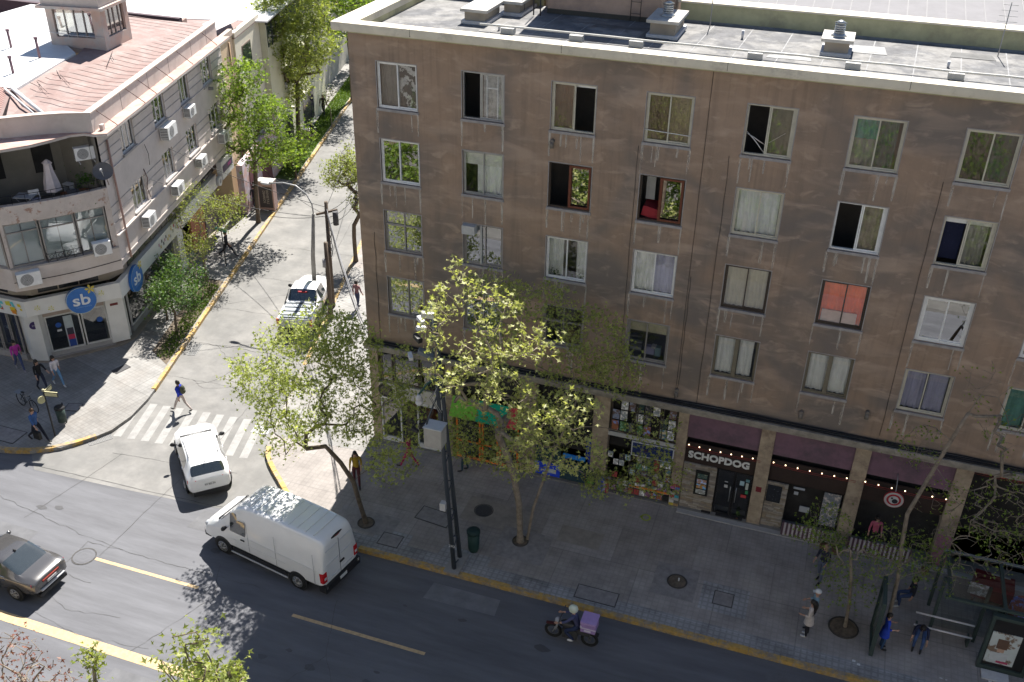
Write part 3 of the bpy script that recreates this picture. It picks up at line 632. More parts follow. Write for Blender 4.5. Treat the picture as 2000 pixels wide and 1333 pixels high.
# vents on the wall
for x, z in ((15.65, 5.55), (11.3, 5.45), (17.75, 6.05), (6.3, 14.1)):
    b = B(); b.cyl((x, -.0, z), (x, -.16, z), .07, n=10); b.cyl((x, -.13, z - .02), (x, -.13, z - .22), .06, .075, n=10); b.build("wall_vent", C_(0.16, 0.14, 0.12), apt)
# cornice, roof
b = B(); b.box(-1.33, 40.3, -.5, .0, 17.12, 17.34); b.box(-1.33, -.55, .0, 7.2, 17.12, 17.34)
b.box(-1.33, 40.3, -.47, -.003, 17.06, 17.12); b.build("cornice", M_cream, apt)
b = B(); b.box(-.997, 40, .003, .3, 16.9, 17.12); b.box(-.9, -.57, .3, 6.2, 16.9, 17.12); b.build("cornice_upstand", M_creamy, apt)
b = B(); b.quad((-.9, .3, 16.91), (40, .3, 16.91), (40, 6.3, 16.91), (-.9, 6.3, 16.91)); b.build("roof", M_roof, apt)
b = B(); b.box(9.0, 40.3, 6.25, 6.9, 16.9, 17.5); b.box(-.5, 3.9, 6.25, 6.9, 16.9, 17.4); bp_ = b.build("back_parapet", M_creamy, apt)
b = B(); b.box(8.9, 40.3, 6.2, 6.95, 17.503, 17.56); b.box(-.5, 3.9, 6.2, 6.95, 17.403, 17.46); b.build("parapet_coping", M_cream, bp_)
for k in range(8):
    x = 1.5 + k * 5.1; b = B(); b.box(x, x + .012, -.502, .001, 17.1, 17.342); b.build("coping_joint", M_cable, apt)
# bitumen seams
b = B()
for k in range(22): x = 2 + k * 1.35; b.quad((x, .35, 16.915), (x + .03, .35, 16.915), (x + .26, 5.9, 16.915), (x + .22, 5.9, 16.915))
b.quad((-.5, 5.95, 16.916), (40, 5.95, 16.916), (40, 6.25, 16.916), (-.5, 6.25, 16.916)); b.build("roof_seam", mat("pale_seam", (0.23, 0.23, 0.235), var=.3, scale=4), apt)
# penthouse with ladder
M_pent = mat("pinkish_render", (0.42, 0.3, 0.23), var=.12, scale=1, col2=(0.3, 0.22, 0.18), s2=.8)
b = B(); b.box(4.35, 8.5, 5.3, 6.24, 16.9, 20.6); b.box(4.0, 8.8, 6.24, 8.6, 16.9, 22.5); ph = b.build("stair_penthouse", M_pent, apt)
b = B(); b.box(4.35, 8.5, 5.27, 5.3, 16.9, 17.08); b.build("damp_band", C_(0.06, 0.055, 0.045), ph)  # dark band along the foot of the penthouse wall
for x in (7.45, 7.8):
    b = B(); b.tube([(x, 5.15, 16.95), (x, 5.15, 20.8)], .014, 6); b.build("ladder_rail", C_(.08, .06, .05), ph)
for k in range(9): b = B(); b.tube([(7.45, 5.15, 17.2 + k * .4), (7.8, 5.15, 17.2 + k * .4)], .01, 5); b.build("ladder_rung", C_(.08, .06, .05), ph)
b = B()
for x in (4.05, 4.3): b.tube([(x, 4.6, 16.95), (x, 4.6, 18.6)], .025, 6)
b.tube([(4.05, 4.6, 17.5), (2.7, 5.0, 17.45)], .015, 6); b.tube([(3.3, 4.9, 16.9), (3.3, 4.9, 18)], .015, 6); b.tube([(3.6, 4.9, 16.9), (3.6, 4.9, 18)], .015, 6); b.build("roof_handrail", C_(.04, .04, .05), apt)
def chimney(x, y, w, d, h, cowl=False, cw_=0.12):
    b = B(); b.box(x, x + w, y, y + d, 16.9, 16.9 + h); ch = b.build("chimney", M_conc2, apt)
    b = B(); b.box(x - cw_, x + w + cw_, y - cw_, y + d + cw_, 16.9 + h, 17.0 + h); b.build("chimney_cap", mat("cap_concrete", (0.42, 0.4, 0.37), var=.2, scale=3), ch)
    b = B(); b.box(x - .1, x + w + .1, y - .1, y + d + .1, 16.9, 17.02); b.build("flashing", C_(.5, .5, .52), ch)
    if cowl:
        b = B(); xc, yc = x + w / 2, y + d * .45; z = 17.0 + h; b.tube([(xc, yc, z), (xc, yc, z + .05), (xc, yc, z + .1)], [.26, .2, .16], 14)
        b.build("cowl_base", alu, ch)
        b = B()
        for k in range(4): b.cyl((xc, yc, z + .1 + k * .07), (xc, yc, z + .14 + k * .07), .17, .17, 14)
        b.cyl((xc, yc, z + .1), (xc, yc, z + .4), .12, .12, 12); b.cyl((xc, yc, z + .4), (xc, yc, z + .48), .2, .04, 14); b.build("cowl", alu, ch)
chimney(2.15, 2.7, .75, 1.5, .42); chimney(8.55, 3.3, .85, 1.6, .5, True); chimney(14.2, 3.2, .75, 1.0, .45, True); chimney(3.0, 4.4, .6, 1.6, .42)
b = B(); b.tube([(3.0, 1.95, 17.12)] + [(3 + k * 1.5, 1.98 + .02 * math.sin(k), 17.12 + .01 * math.sin(k * 3)) for k in range(1, 25)], .035, 8); b.build("roof_pipe", C_(.62, .6, .55), apt)
for x, y in ((3.8, 1.9), (6.2, 1.85), (8.2, 1.9), (12.0, 1.9), (14.95, 1.9), (17.9, 1.9), (21, 1.9)):
    b = B(); b.box(x, x + .45, y - .1, y + .16, 16.9, 17.1); b.build("pipe_block", C_(.45, .44, .42), apt)
for x, y, h in ((11.5, 4.3, .28), (3.6, 2.2, .2), (17.95, 3.2, .2)): b = B(); b.cyl((x, y, 16.9), (x, y, 16.9 + h), .035, .05, 8); b.build("roof_vent", C_(.5, .5, .52), apt)
b = B(); b.tube([(3 + k * 1.1, .62 + .05 * math.sin(k * 2.3), 16.93) for k in range(34)], .02, 5); b.build("roof_cable", M_cable, apt)
for k in range(9):
    x, y = R.uniform(0, 24), R.uniform(.8, 5.2); w, h = R.uniform(.8, 2.2), R.uniform(.5, 1.2); b = B(); z = 16.918 + k * .001; b.quad((x, y, z), (x + w, y + .05, z), (x + w - .1, y + h, z), (x + .1, y + h - .05, z)); b.build("membrane_patch", mat("membrane_%d" % k, tuple([R.choice([.1, .14, .26, .3])] * 3), var=.35, scale=3), apt)
for x, y in ((10.2, 5.6), (19.5, 5.2)):
    b = B(); b.tube([(x, y, 16.9), (x, y, 18.6)], .018, 5); b.build("aerial_mast", C_(.3, .3, .3), apt)
    for q in range(4): b = B(); b.tube([(x - .3 + q * .03, y, 18.0 + q * .17), (x + .3 - q * .03, y, 18.0 + q * .17)], .008, 4); b.build("aerial_rod", C_(.35, .35, .35), apt)

# ---- street level
M_cor = mat("pillar_plaster", (0.36, 0.29, 0.21), var=.25, scale=2.5, col2=(0.19, 0.14, 0.11), s2=1.2)
b = B(); b.box(-1.05, 40, -.38, .0, 4.86, 5.0); b.box(-1.05, 40, -.3, .0, 4.7, 4.86); b.build("ledge", mat("ledge_concrete", (0.26, 0.235, 0.2), var=.35, scale=2.5), apt)
for k in range(5):
    b = B(); b.tube([(-1.0 + i * 1.05, -.3 + .05 * k + .02 * math.sin(i * 1.7 + k), 5.03 + .02 * math.sin(i * .9 + k * 2) + .01 * k) for i in range(40)], .022, 5); b.build("cable_bundle", M_cable, apt)
for x0, x1, z1 in ((-1.0, -.62, 4.7), (2.28, 2.55, 4.7), (5.42, 6.02, 4.7), (8.3, 8.92, 4.7), (11.48, 11.86, 4.7), (14.46, 14.95, 4.7), (17.68, 18.2, 4.7), (20.95, 21.5, 4.7), (27, 27.6, 4.7), (33, 33.6, 4.7)):
    b = B(); b.box(x0, x1, -.02, .35, .15, z1)
    b.build("pillar", M_cor, apt)
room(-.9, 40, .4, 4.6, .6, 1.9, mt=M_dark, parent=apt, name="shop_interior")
b = B(); b.box(-1, 40, -.1, .6, .15, .2); b.build("plinth", C_(.2, .19, .18), apt)
b = B(); b.box(-.62, 2.28, .3, .34, 2.4, 4.7); b.box(-.62, 2.28, -.02, .3, 2.45, 3.07); b.build("shop_fascia", C_(0.5, 0.48, 0.43), apt)
# corner clothes shop
for x0, x1 in ((-.5, .0), (.05, 1.15), (1.2, 2.2)):
    b = B(); bars(b, [(x0, x1, 3.12, 3.18), (x0, x1, 4.6, 4.66), (x0, x0 + .05, 3.18, 4.6), (x1 - .05, x1, 3.18, 4.6)], .02, .08); f = b.build("mezzanine_window", bronze, apt)
    b = B(); b.quad((x0 + .05, .05, 3.18), (x1 - .05, .05, 3.18), (x1 - .05, .05, 4.6), (x0 + .05, .05, 4.6)); b.build("pane", M_glassd, f)
    b = B(); b.box(x0, x1, .2, .25, 3.1, 4.69); b.build("dark_backing", M_dark, f)
b = B(); b.box(1.62, 1.8, .12, .15, 3.3, 4.4); b.build("red_banner", C_(.25, .02, .03), apt)
for x0, x1 in ((-.6, .3), (1.0, 2.2)):
    b = B(); bars(b, [(x0, x1, .2, .42), (x0, x1, 2.3, 2.42), (x0, x0 + .06, .42, 2.3), (x1 - .06, x1, .42, 2.3)], .0, .1); f = b.build("shop_window", C_(.6, .6, .6), apt)
    b = B(); b.quad((x0 + .06, .05, .42), (x1 - .06, .05, .42), (x1 - .06, .05, 2.3), (x0 + .06, .05, 2.3)); b.build("pane", M_glassd, f)
    b = B(); b.quad((x0, .6, .3), (x1, .6, .3), (x1, .6, 2.4), (x0, .6, 2.4)); b.build("display_backing", C_(.05, .05, .05), f)
b = B(); b.quad((.3, .05, .2), (1.0, .05, .2), (1.0, .05, 2.4), (.3, .05, 2.4)); b.build("shop_door", M_glassd, apt)
b = B(); b.disc((-.35, -.03, 2.72), .33, (0, -1, 0), 22); b.build("round_emblem", M_dark, apt)
b = B(); b.disc((-.35, -.035, 2.72), .22, (0, -1, 0), 22); b.build("emblem_face", C_(.1, .09, .07), apt)
# green shop with orange windows
for k, (x0, x1, cc) in enumerate(((2.6, 3.7, (0.2, 0.5, 0.05)), (3.7, 4.95, (0.0, 0.38, 0.22)), (4.95, 5.38, (0.6, 0.05, 0.07)))):
    b = B(); b.quad((x0, -.45, 2.55), (x1, -.45, 2.55), (x1, .0, 3.15), (x0, .0, 3.15)); b.quad((x0, -.45, 2.55), (x0, -.45, 2.45), (x1, -.45, 2.45), (x1, -.45, 2.55)); b.build("awning_panel", C_(*cc), apt)
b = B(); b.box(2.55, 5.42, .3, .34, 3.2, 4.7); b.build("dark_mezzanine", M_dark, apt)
orange = C_(0.8, 0.2, 0.03)
for x0, x1 in ((2.7, 3.75), (3.8, 4.5), (4.55, 5.35)):
    b = B(); bars(b, [(x0, x1, .2, .3), (x0, x1, 1.0, 1.06), (x0, x1, 2.3, 2.38), (x0, x0 + .07, .3, 2.3), (x1 - .07, x1, .3, 2.3)], .0, .07); f = b.build("orange_shop_window", orange, apt)
    b = B(); b.quad((x0 + .07, .03, .3), (x1 - .07, .03, .3), (x1 - .07, .03, 2.3), (x0 + .07, .03, 2.3)); b.build("pane", M_glassd, f)
def clutter(x0, x1, y, z0, z1, n, cols, parent, name="merchandise", smin=.06, smax=.2):
    for k in range(n):
        w, h = R.uniform(smin, smax), R.uniform(smin, smax); x, z = R.uniform(x0, x1 - w), R.uniform(z0, z1 - h); yy = y + R.uniform(-.05, .03)
        b = B(); b.box(x, x + w, yy - .03, yy, z, z + h); b.build(name, C_(*R.choice(cols)), parent)
VIV = [(.3, .05, .05), (.02, .02, .02), (.4, .38, .35), (.03, .04, .06), (.5, .05, .05), (.05, .15, .5), (.5, .4, .05), (.06, .3, .1), (.5, .5, .5), (.4, .1, .3), (.05, .3, .4), (.5, .2, .04), (.1, .1, .1), (.3, .2, .1)]
clutter(2.75, 5.3, .2, .3, 1.0, 26, VIV, apt)
# blue shop
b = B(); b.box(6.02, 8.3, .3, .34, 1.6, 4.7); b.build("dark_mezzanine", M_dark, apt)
b = B()
for k in range(12): b.tube([(6.1 + k * .19, .1, 3.2), (6.1 + k * .19, .1, 4.65)], .012, 5)
b.build("window_grille", C_(.04, .04, .04), apt)
for x0, x1, z0, z1, cc in ((6.05, 7.1, .25, .85, (.015, .06, .6)), (7.1, 8.28, .25, 1.3, (.02, .05, .07)), (7.2, 8.2, 1.0, 1.5, (.02, .22, .65)), (6.1, 7.1, .9, 1.6, (.02, .05, .06)), (8.1, 8.29, .25, 2.4, (.01, .03, .3)), (6.5, 6.95, .4, .6, (.4, .45, .5))):
    b = B(); b.box(x0, x1, .0 - (0.01 if z1 < .65 else 0), .05, z0, z1); b.build("blue_panel", C_(*cc), apt)
text_mesh("shop_lettering", "pago aqui", .16, frame(6.62, -.015, 0, .5), C_(.5, .55, .6), apt, depth=.004)
# kiosk with posters
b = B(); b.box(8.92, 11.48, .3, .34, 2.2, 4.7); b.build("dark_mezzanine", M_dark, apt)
for x0, x1 in ((8.98, 9.9), (9.95, 10.85), (10.9, 11.45)):
    b = B(); bars(b, [(x0, x1, 3.05, 3.1), (x0, x1, 4.62, 4.68), (x0, x0 + .04, 3.1, 4.62), (x1 - .04, x1, 3.1, 4.62)], .02, .07); f = b.build("mezzanine_window", bronze, apt)
PCOL = [(.03, .06, .06), (.1, .2, .25), (.25, .4, .5), (.3, .33, .35), (.16, .1, .08), (.3, .12, .06), (.08, .15, .05), (.2, .1, .15), (.04, .04, .05), (.4, .4, .4)]
def poster_mat(c):
    c2 = tuple(min(1, v * 2 + .1) for v in c[::-1]); return mat("poster_print", c, rough=.4, var=.3, scale=9, col2=c2, s2=6, mix2=(.5, .56))
pm = [poster_mat(c) for c in PCOL]
for i in range(8):
    for j in range(3):
        if R.random() < .88:
            x, z = 9.03 + i * .3 + R.uniform(-.01, .01), 3.13 + j * .48; b = B(); b.box(x, x + .26, .03, .045, z, z + .42); b.build("poster", R.choice(pm), apt)
b = B(); b.box(8.92, 11.48, -.02, .02, 2.86, 3.03); b.build("fascia_strip", C_(.45, .44, .42), apt)
b = B(); b.box(9.9, 11.45, -.1, -.02, 2.25, 2.84); pp = b.build("sign_board", mat("blue_poster", (.02, .035, .12), rough=.3, var=.4, scale=3, col2=(.12, .05, .03), s2=2.2, mix2=(.6, .65)), apt)
b = B(); bars(b, [(9.87, 11.48, 2.22, 2.26), (9.87, 11.48, 2.83, 2.87), (9.87, 9.91, 2.26, 2.83), (11.44, 11.48, 2.26, 2.83)], -.12, -.08); b.build("sign_frame", C_(.55, .55, .58), pp)
for j in range(6):
    for i in range(11):
        if i < 5 and j > 1 and R.random() < .6: continue
        x, z = 8.98 + i * .225, .3 + j * .31; b = B(); b.box(x, x + .2, -.02, .0, z, z + .26); b.build("magazine", R.choice(pm + [C_(*c) for c in VIV[:3]]), apt)
b = B(); b.box(9.9, 11.45, -.05, -.02, .66, .74); b.build("orange_shelf", C_(.6, .2, .03), apt)
for k in range(16):
    x = 11.5 + (k % 2) * .18; z = .2 + (k // 2) * .13; b = B(); b.box(x, x + .17, -.035, -.021, z, z + .12); b.build("sticker", C_(*R.choice(VIV)), apt)
# restaurant bays
purple = mat("plum_painted_panel", (0.165, 0.095, 0.13), var=.12, scale=1.5, col2=(.1, .07, .09), s2=1)
brownf = mat("dark_brown_fascia", (0.035, 0.022, 0.018), var=.2)
BAYS = [(11.86, 14.46), (14.95, 17.68), (18.2, 20.95)]
for x0, x1 in BAYS:
    b = B(); b.box(x0 + .003, x1 - .003, .04, .1, 3.48, 4.698); b.build("plum_panel", purple, apt)
    b = B(); b.box(x0 + .003, x1 - .003, .12, .18, 2.3, 3.2); b.build("brown_fascia", brownf, apt)
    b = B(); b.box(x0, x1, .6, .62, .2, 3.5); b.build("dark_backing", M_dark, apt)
stone = [mat("stone_%d" % i, c, var=.2, scale=6, bump=.4) for i, c in enumerate([(.3, .26, .21), (.23, .2, .17), (.34, .31, .27), (.26, .21, .15)])]
def stonewall(x0, x1, z0, z1):
    z = z0
    while z < z1:
        h = R.uniform(.055, .09); x = x0
        while x < x1:
            w = min(R.uniform(.16, .4), x1 - x)
            if w > .02:
                b = B(); d = R.uniform(0, .02); b.box(x + .003, x + w - .003, .06 - d, .12, z + .003, min(z + h, z1) - .003); b.build("stone", R.choice(stone), apt)
            x += w
        z += h
stonewall(11.88, 13.12, .2, 2.3); stonewall(14.96, 15.72, .2, 2.25)
b = B(); b.box(12.36, 12.88, .0, .035, .95, 2.08); mb = b.build("menu_board", C_(.012, .012, .012), apt)
for z, cc in ((1.75, (.05, .1, .1)), (1.5, (.45, .28, .2)), (1.27, (.5, .25, .05)), (1.02, (.3, .3, .28))): b = B(); b.box(12.44, 12.8, -.006, -.001, z, z + .2); b.build("menu_picture", poster_mat(cc), mb)
text_mesh("sign_letters", "SCHOPDOG", .40, frame(13.12, .11, 0, 2.66), C_(.66, .66, .64, .5), apt, depth=.02, bold=.016, sp=1.03)
for x0, x1 in ((13.16, 13.78), (13.82, 14.42)):
    b = B(); bars(b, [(x0, x1, .22, .3), (x0, x1, 2.22, 2.28), (x0, x0 + .05, .3, 2.22), (x1 - .05, x1, .3, 2.22)], .1, .15); f = b.build("door", C_(.02, .02, .022, .4), apt)
    b = B(); b.quad((x0 + .05, .12, .3), (x1 - .05, .12, .3), (x1 - .05, .12, 2.22), (x0 + .05, .12, 2.22)); b.build("pane", M_glassd, f)
    b = B(); b.tube([((x1 - .09) if x0 < 13.5 else x0 + .09, .07, .9), ((x1 - .09) if x0 < 13.5 else x0 + .09, .07, 1.6)], .015, 6); b.build("handle", alu, f)
for x, z, w, h, cc in ((14.0, 1.75, .16, .2, (.35, .5, .55)), (14.22, 1.6, .1, .3, (.5, .55, .5)), (14.24, 1.4, .1, .15, (.05, .3, .12)), (14.1, 1.2, .2, .13, (.5, .06, .06)), (13.45, 1.5, .13, .13, (.5, .5, .5)), (13.45, 1.75, .12, .04, (.5, .5, .5)), (14.2, 1.95, .14, .12, (.15, .3, .33))):
    b = B(); b.box(x, x + w, .095, .099, z, z + h); b.build("sticker", C_(*cc), apt)
b = B(); b.box(12.75, 13.1, -.05, .05, .19, .24); b.box(13.3, 14.3, -.05, .08, .19, .24); b.build("door_mat", M_dark, apt)
b = B(); b.box(14.6, 14.8, -.035, -.021, 1.72, 1.95); b.build("red_notice", C_(.18, .02, .03), apt)
b = B(); b.box(15.0, 15.52, .0, .05, 1.38, 2.12); b.build("chalkboard", mat("chalk_writing", (.015, .018, .025), var=.3, scale=20, col2=(.2, .2, .25), s2=18, mix2=(.6, .64)), apt)
b = B(); b.box(17.0, 17.6, .3, .33, .6, 2.1); b.build("menu_poster", poster_mat((.2, .22, .25)), apt)
b = B(); b.box(15.9, 16.3, .1, .13, 2.12, 2.2); b.box(16.25, 16.6, .35, .38, .95, 1.2); b.box(15.95, 16.1, .12, .14, 1.85, 1.98); b.build("white_notice", C_(.4, .42, .45), apt)
M_fw, M_fp = C_(.42, .38, .4), C_(.1, .055, .075)
def striped(x0, x1, z0, z1, label):
    t = thing("picket_fence", label, "fence"); n = int((x1 - x0) / .075)
    for k in range(n):
        x = x0 + k * .075; b = B(); b.box(x, x + .07, -.35 - .008 * (k % 2), -.32, z0, z1 - .012 * (k % 2)); b.build("slat", M_fw if k % 2 else M_fp, t)
    b = B(); b.box(x0, x1, -.31, -.28, z0 + .1, z0 + .16); b.box(x0, x1, -.31, -.28, z1 - .12, z1 - .06); b.build("rail", M_fp, t)
    for x in (x0 + .05, x1 - .05): b = B(); b.box(x - .025, x + .025, -.28, -.23, .15, z1); b.build("post", M_fp, t)
    return t
striped(15.75, 17.62, .28, .86, "plum and white striped picket fence before the second restaurant bay")
striped(18.1, 20.3, .28, .86, "plum and white striped picket fence partly behind the bare tree")
b = B(); b.box(20.98, 21.47, -.03, -.021, .2, 1.6); b.build("pink_paint", C_(.28, .12, .17, .8, var=.3), apt)
b = B(); b.box(11.86, 27, -.33, -.1, .15, .19); b.build("threshold", C_(.35, .34, .33), apt)
# oval sign on bracket
rs = thing("hanging_sign", "red and white oval sign hanging over the third restaurant bay", "sign")
b = B(); b.tube([(19.2, -.62, 3.1), (19.2, -.56, 3.1)], [.33, .33], 24); b.build("sign_rim", C_(.35, .02, .03), rs).scale = (1, 1, 1)
b = B(); b.ring((19.2, -.625, 3.1), .24, .315, (0, -1, 0), 24); b.build("white_ring", C_(.45, .43, .42), rs)
b = B(); b.disc((19.2, -.63, 3.1), .17, (0, -1, 0), 18); b.build("emblem", C_(.5, .5, .5), rs)
b = B(); b.disc((19.24, -.635, 3.06), .1, (0, -1, 0), 9); b.disc((19.13, -.635, 3.17), .04, (0, -1, 0), 7); b.build("emblem_figure", C_(.02, .02, .03), rs)
b = B(); b.tube([(19.2, -.59, 3.4), (19.2, -.3, 3.7), (19.2, .05, 3.75)], .015, 6); b.build("bracket", C_(.3, .3, .3), rs)
# festoon lights
bulbm = mat("warm_bulb", (.9, .8, .6), emit=((1, .75, .45), 2.2))
def festoon(x0, x1, y, z, n, label):
    t = thing("string_light", label, "string lights")
    ps = [(x0 + (x1 - x0) * i / n, y, z - .04 * math.sin(math.pi * i / n)) for i in range(n + 1)]
    b = B(); b.tube(ps, .008, 5); b.tube([(p[0], p[1] - .01, p[2] - .06) for p in ps], .006, 5); b.build("cord", C_(.25, .02, .02), t)
    for i in range(n): p = ps[i]; b = B(); b.ball((p[0] + .1, p[1], p[2] + .06), .024, 6, 4); b.build("bulb", bulbm, t)
festoon(11.9, 14.6, -.25, 3.28, 7, "string of small warm bulbs across the bay with the white lettering")
festoon(14.95, 17.9, -.25, 3.28, 7, "string of small warm bulbs over the second restaurant bay")
festoon(18.1, 21.2, -.25, 3.28, 7, "string of small warm bulbs above the oval sign")
festoon(21.3, 24.5, .3, 4.3, 6, "string of small warm bulbs in the dark open bay at right")
# dark open bay: leafy planters behind fence
# ---------------------------------------------------------------- pale corner building at left
M_beige = mat("pinkish_render_wall", (0.52, 0.465, 0.43), rough=.85, var=.1, scale=1.0, bump=.2, bscale=25, col2=(.45, .385, .345), s2=.7, mix2=(.5, .7))
M_beige2 = mat("flaking_render", (0.52, 0.46, 0.42), rough=.9, var=.12, scale=2, col2=(.34, .22, .17), s2=2.5, mix2=(.55, .62), bump=.4, bscale=12)
M_redroof = mat("faded_red_roofing", (0.225, 0.148, 0.133), rough=.7, var=.15, scale=1.3, bump=.2, bscale=8, col2=(.28, .225, .21), s2=1.2, mix2=(.45, .7))
M_whroof = mat("white_roofing", (0.6, 0.6, 0.6), rough=.6, var=.08, scale=1)
M_shopw = mat("white_shop_panel", (0.6, 0.6, 0.58), rough=.5, var=.06, scale=2)
M_greyalu = C_(.3, .3, .29, .45, metal=.4)
M_ac = C_(.7, .7, .69, .5)
A_E = math.atan2(0.965, -0.262)
nE = Vector((0.965, 0.262)); dE = Vector((-0.262, 0.965))
P0 = Vector((-15.76, 3.47))
def fE(off): p = P0 + nE * off; return frame(p.x, p.y, A_E)
E0 = Vector((-14.41, 2.32)); W0 = Vector((-17.2, -1.2)); E1 = P0 + nE + dE * 14.7; W1 = Vector((-30, -1.0))
cd = (E0 - W0).normalized(); LC = (E0 - W0).length; A_C = math.atan2(cd.y, cd.x)
fC = frame(W0.x, W0.y, A_C)                       # chamfer: x from W0 to E0
fW = frame(W1.x, W1.y, math.atan2(W0.y - W1.y, W0.x - W1.x)); LW = (W0 - W1).length
cb_ = thing("corner_building", "pinkish three storey corner building with red roof, balcony and white shop below", "building")
body_ins = [tuple(p) for p in (E0, E1, Vector((-30, 17)), W1, W0)]
# east facade: local x = distance from P0+n along d.   E0 lies at -1.47
M_ = fE(1.0)
eops = [(0.62, 2.1, 9.22, 10.52), (4.45, 5.95, 9.2, 10.5), (7.95, 9.3, 9.15, 10.5), (11.3, 12.9, 9.1, 10.5),
        (0.75, 2.35, 6.35, 7.65), (4.6, 6.0, 6.35, 7.7), (8.0, 9.5, 6.4, 7.75), (11.5, 13.3, 6.4, 7.8)]
b = B(M_); wall_openings(b, -1.47, 14.7, 4.72, 10.9, eops, .16)
b.quad((-1.47, 0, 4.72), (14.7, 0, 4.72), (14.7, 1.6, 4.72), (-1.47, 1.6, 4.72))
b.build("facade_wall", M_beige, cb_)
# relief courses
for z in (9.55, 9.95, 10.35, 6.75, 7.15, 7.55):
    xs = [-1.47] + [v for o in eops if o[2] < z < o[3] for v in (o[0], o[1])] + [14.7]
    for i in range(0, len(xs), 2): b = B(M_); b.box(xs[i], xs[i + 1], -.018, .0, z, z + .035); b.build("render_course", M_sill, cb_)
for z, d in ((9.1, .05), (6.25, .12), (5.05, .03)):
    b = B(M_); b.box(-1.47, 14.7, -d, .0, z - .06, z); b.build("string_course", M_beige, cb_)
for i, (x0, x1, z0, z1) in enumerate(eops):
    w = x1 - x0
    b = B(M_); bars(b, [(x0, x1, z0, z0 + .06), (x0, x1, z1 - .06, z1), (x0, x0 + .05, z0, z1), (x1 - .05, x1, z0, z1), (x0 + w / 3 - .03, x0 + w / 3 + .03, z0, z1), (x0 + 2 * w / 3 - .03, x0 + 2 * w / 3 + .03, z0, z1)], .08, .13)
    win = b.build("window", C_(.6, .6, .6), cb_)
    for k in range(3):
        a = x0 + w * k / 3 + .05; c = x0 + w * (k + 1) / 3 - .05
        b = B(M_); b.quad((a, .1, z0 + .06), (c, .1, z0 + .06), (c, .1, z1 - .06), (a, .1, z1 - .06)); b.build("pane", M_glass, win)
    b = B(M_); b.box(x0 - .05, x1 + .05, -.09, .15, z0 - .1, z0 - .003); b.build("sill", M_sill, win)
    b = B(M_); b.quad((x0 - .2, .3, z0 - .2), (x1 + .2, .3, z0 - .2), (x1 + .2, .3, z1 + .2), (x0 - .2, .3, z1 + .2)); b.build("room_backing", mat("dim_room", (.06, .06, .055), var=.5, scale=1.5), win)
    if i in (4, 5): curtain(x0 + .06, x0 + w * .6, z0 + .05, z1 - .05, .2, cgrey, win, M=M_)
b = B(M_); b.quad((-1.4, .45, 4.8), (14.6, .45, 4.8), (14.6, .45, 10.9), (-1.4, .45, 10.9)); b.build("inner_wall", M_room, cb_)
def ac_unit(M, x, z, w=.8, h=.55, d=.32, parent=None, label=None, fan=True, y=-.36, side=False):
    t = thing("air_conditioner", label, "air conditioner", "air conditioners on the corner building")
    b = B(M); b.box(x, x + w, y, y + d, z, z + h); b.build("casing", M_ac, t)
    b = B(M); b.tube([(x + w * .4, y - .012, z + h / 2), (x + w * .4, y + .0, z + h / 2)], [h * .42] * 2, 18); b.build("fan_ring", C_(.2, .2, .2), t)
    b = B(M)
    for k in range(4): b.ring((x + w * .4, y - .016, z + h / 2), h * (.08 + .09 * k), h * (.11 + .09 * k), (0, -1, 0), 16)
    b = b; 
    k_ = B(M)
    for q in range(7): k_.box(x - .006, x, y + .03, y + d - .03, z + .05 + q * h * .13, z + .09 + q * h * .13)
    k_.build("side_louvre", C_(.12, .12, .12), t)
    f = b.build("fan_guard", C_(.45, .45, .45), t)
    for xx in (x + .1, x + w - .1):
        b = B(M); b.box(xx - .015, xx + .015, y, -.002, z - .05, z - .003); b.build("bracket", C_(.35, .35, .35), t)
    return t
ac_unit(M_, 4.75, 8.45, 1.15, .62, .42, y=-.46, label="large white air conditioner under the second upper window of the long facade")
ac_unit(M_, 8.0, 8.5, .85, .5, .36, y=-.4, label="white air conditioner under the third upper window of the long facade")
ac_unit(M_, 1.1, 5.45, .85, .55, .38, y=-.42, label="white air conditioner on the long facade just behind the drainpipe, lower row")
ac_unit(M_, 4.9, 5.5, .9, .5, .38, y=-.42, label="white air conditioner above the pale thin tree")
ac_unit(M_, 8.5, 5.6, .85, .5, .38, y=-.42, label="white air conditioner on the long facade between drain stains, middle of the lower row")
ac_unit(M_, 12.3, 5.6, .85, .55, .38, y=-.42, label="shaded air conditioner at the far end of the long facade")
# drain pipe, cables, camera light
b = B(M_); b.tube([(-.75, -.07, 10.4), (-.75, -.07, 9.0), (-.7, -.09, 7.0), (-.66, -.08, 4.8)], .05, 8); b.build("drainpipe", C_(.34, .22, .19), cb_)
b = B(M_); b.tube([(2.9, -.02, 8.9), (2.75, -.2, 8.5), (2.9, -.1, 7.9)], .012, 5); b.build("loose_cable", M_cable, cb_)
b = B(M_); b.tube([(2.35, -.02, 7.9), (2.5, -.06, 7.4), (2.3, -.05, 7.0), (2.55, -.04, 6.4)], .02, 5); b.build("loose_cable", C_(.1, .05, .04), cb_)
b = B(M_); b.box(12.0, 12.15, -.25, 0, 8.75, 8.9); b.build("wall_lamp", C_(.2, .2, .2), cb_)
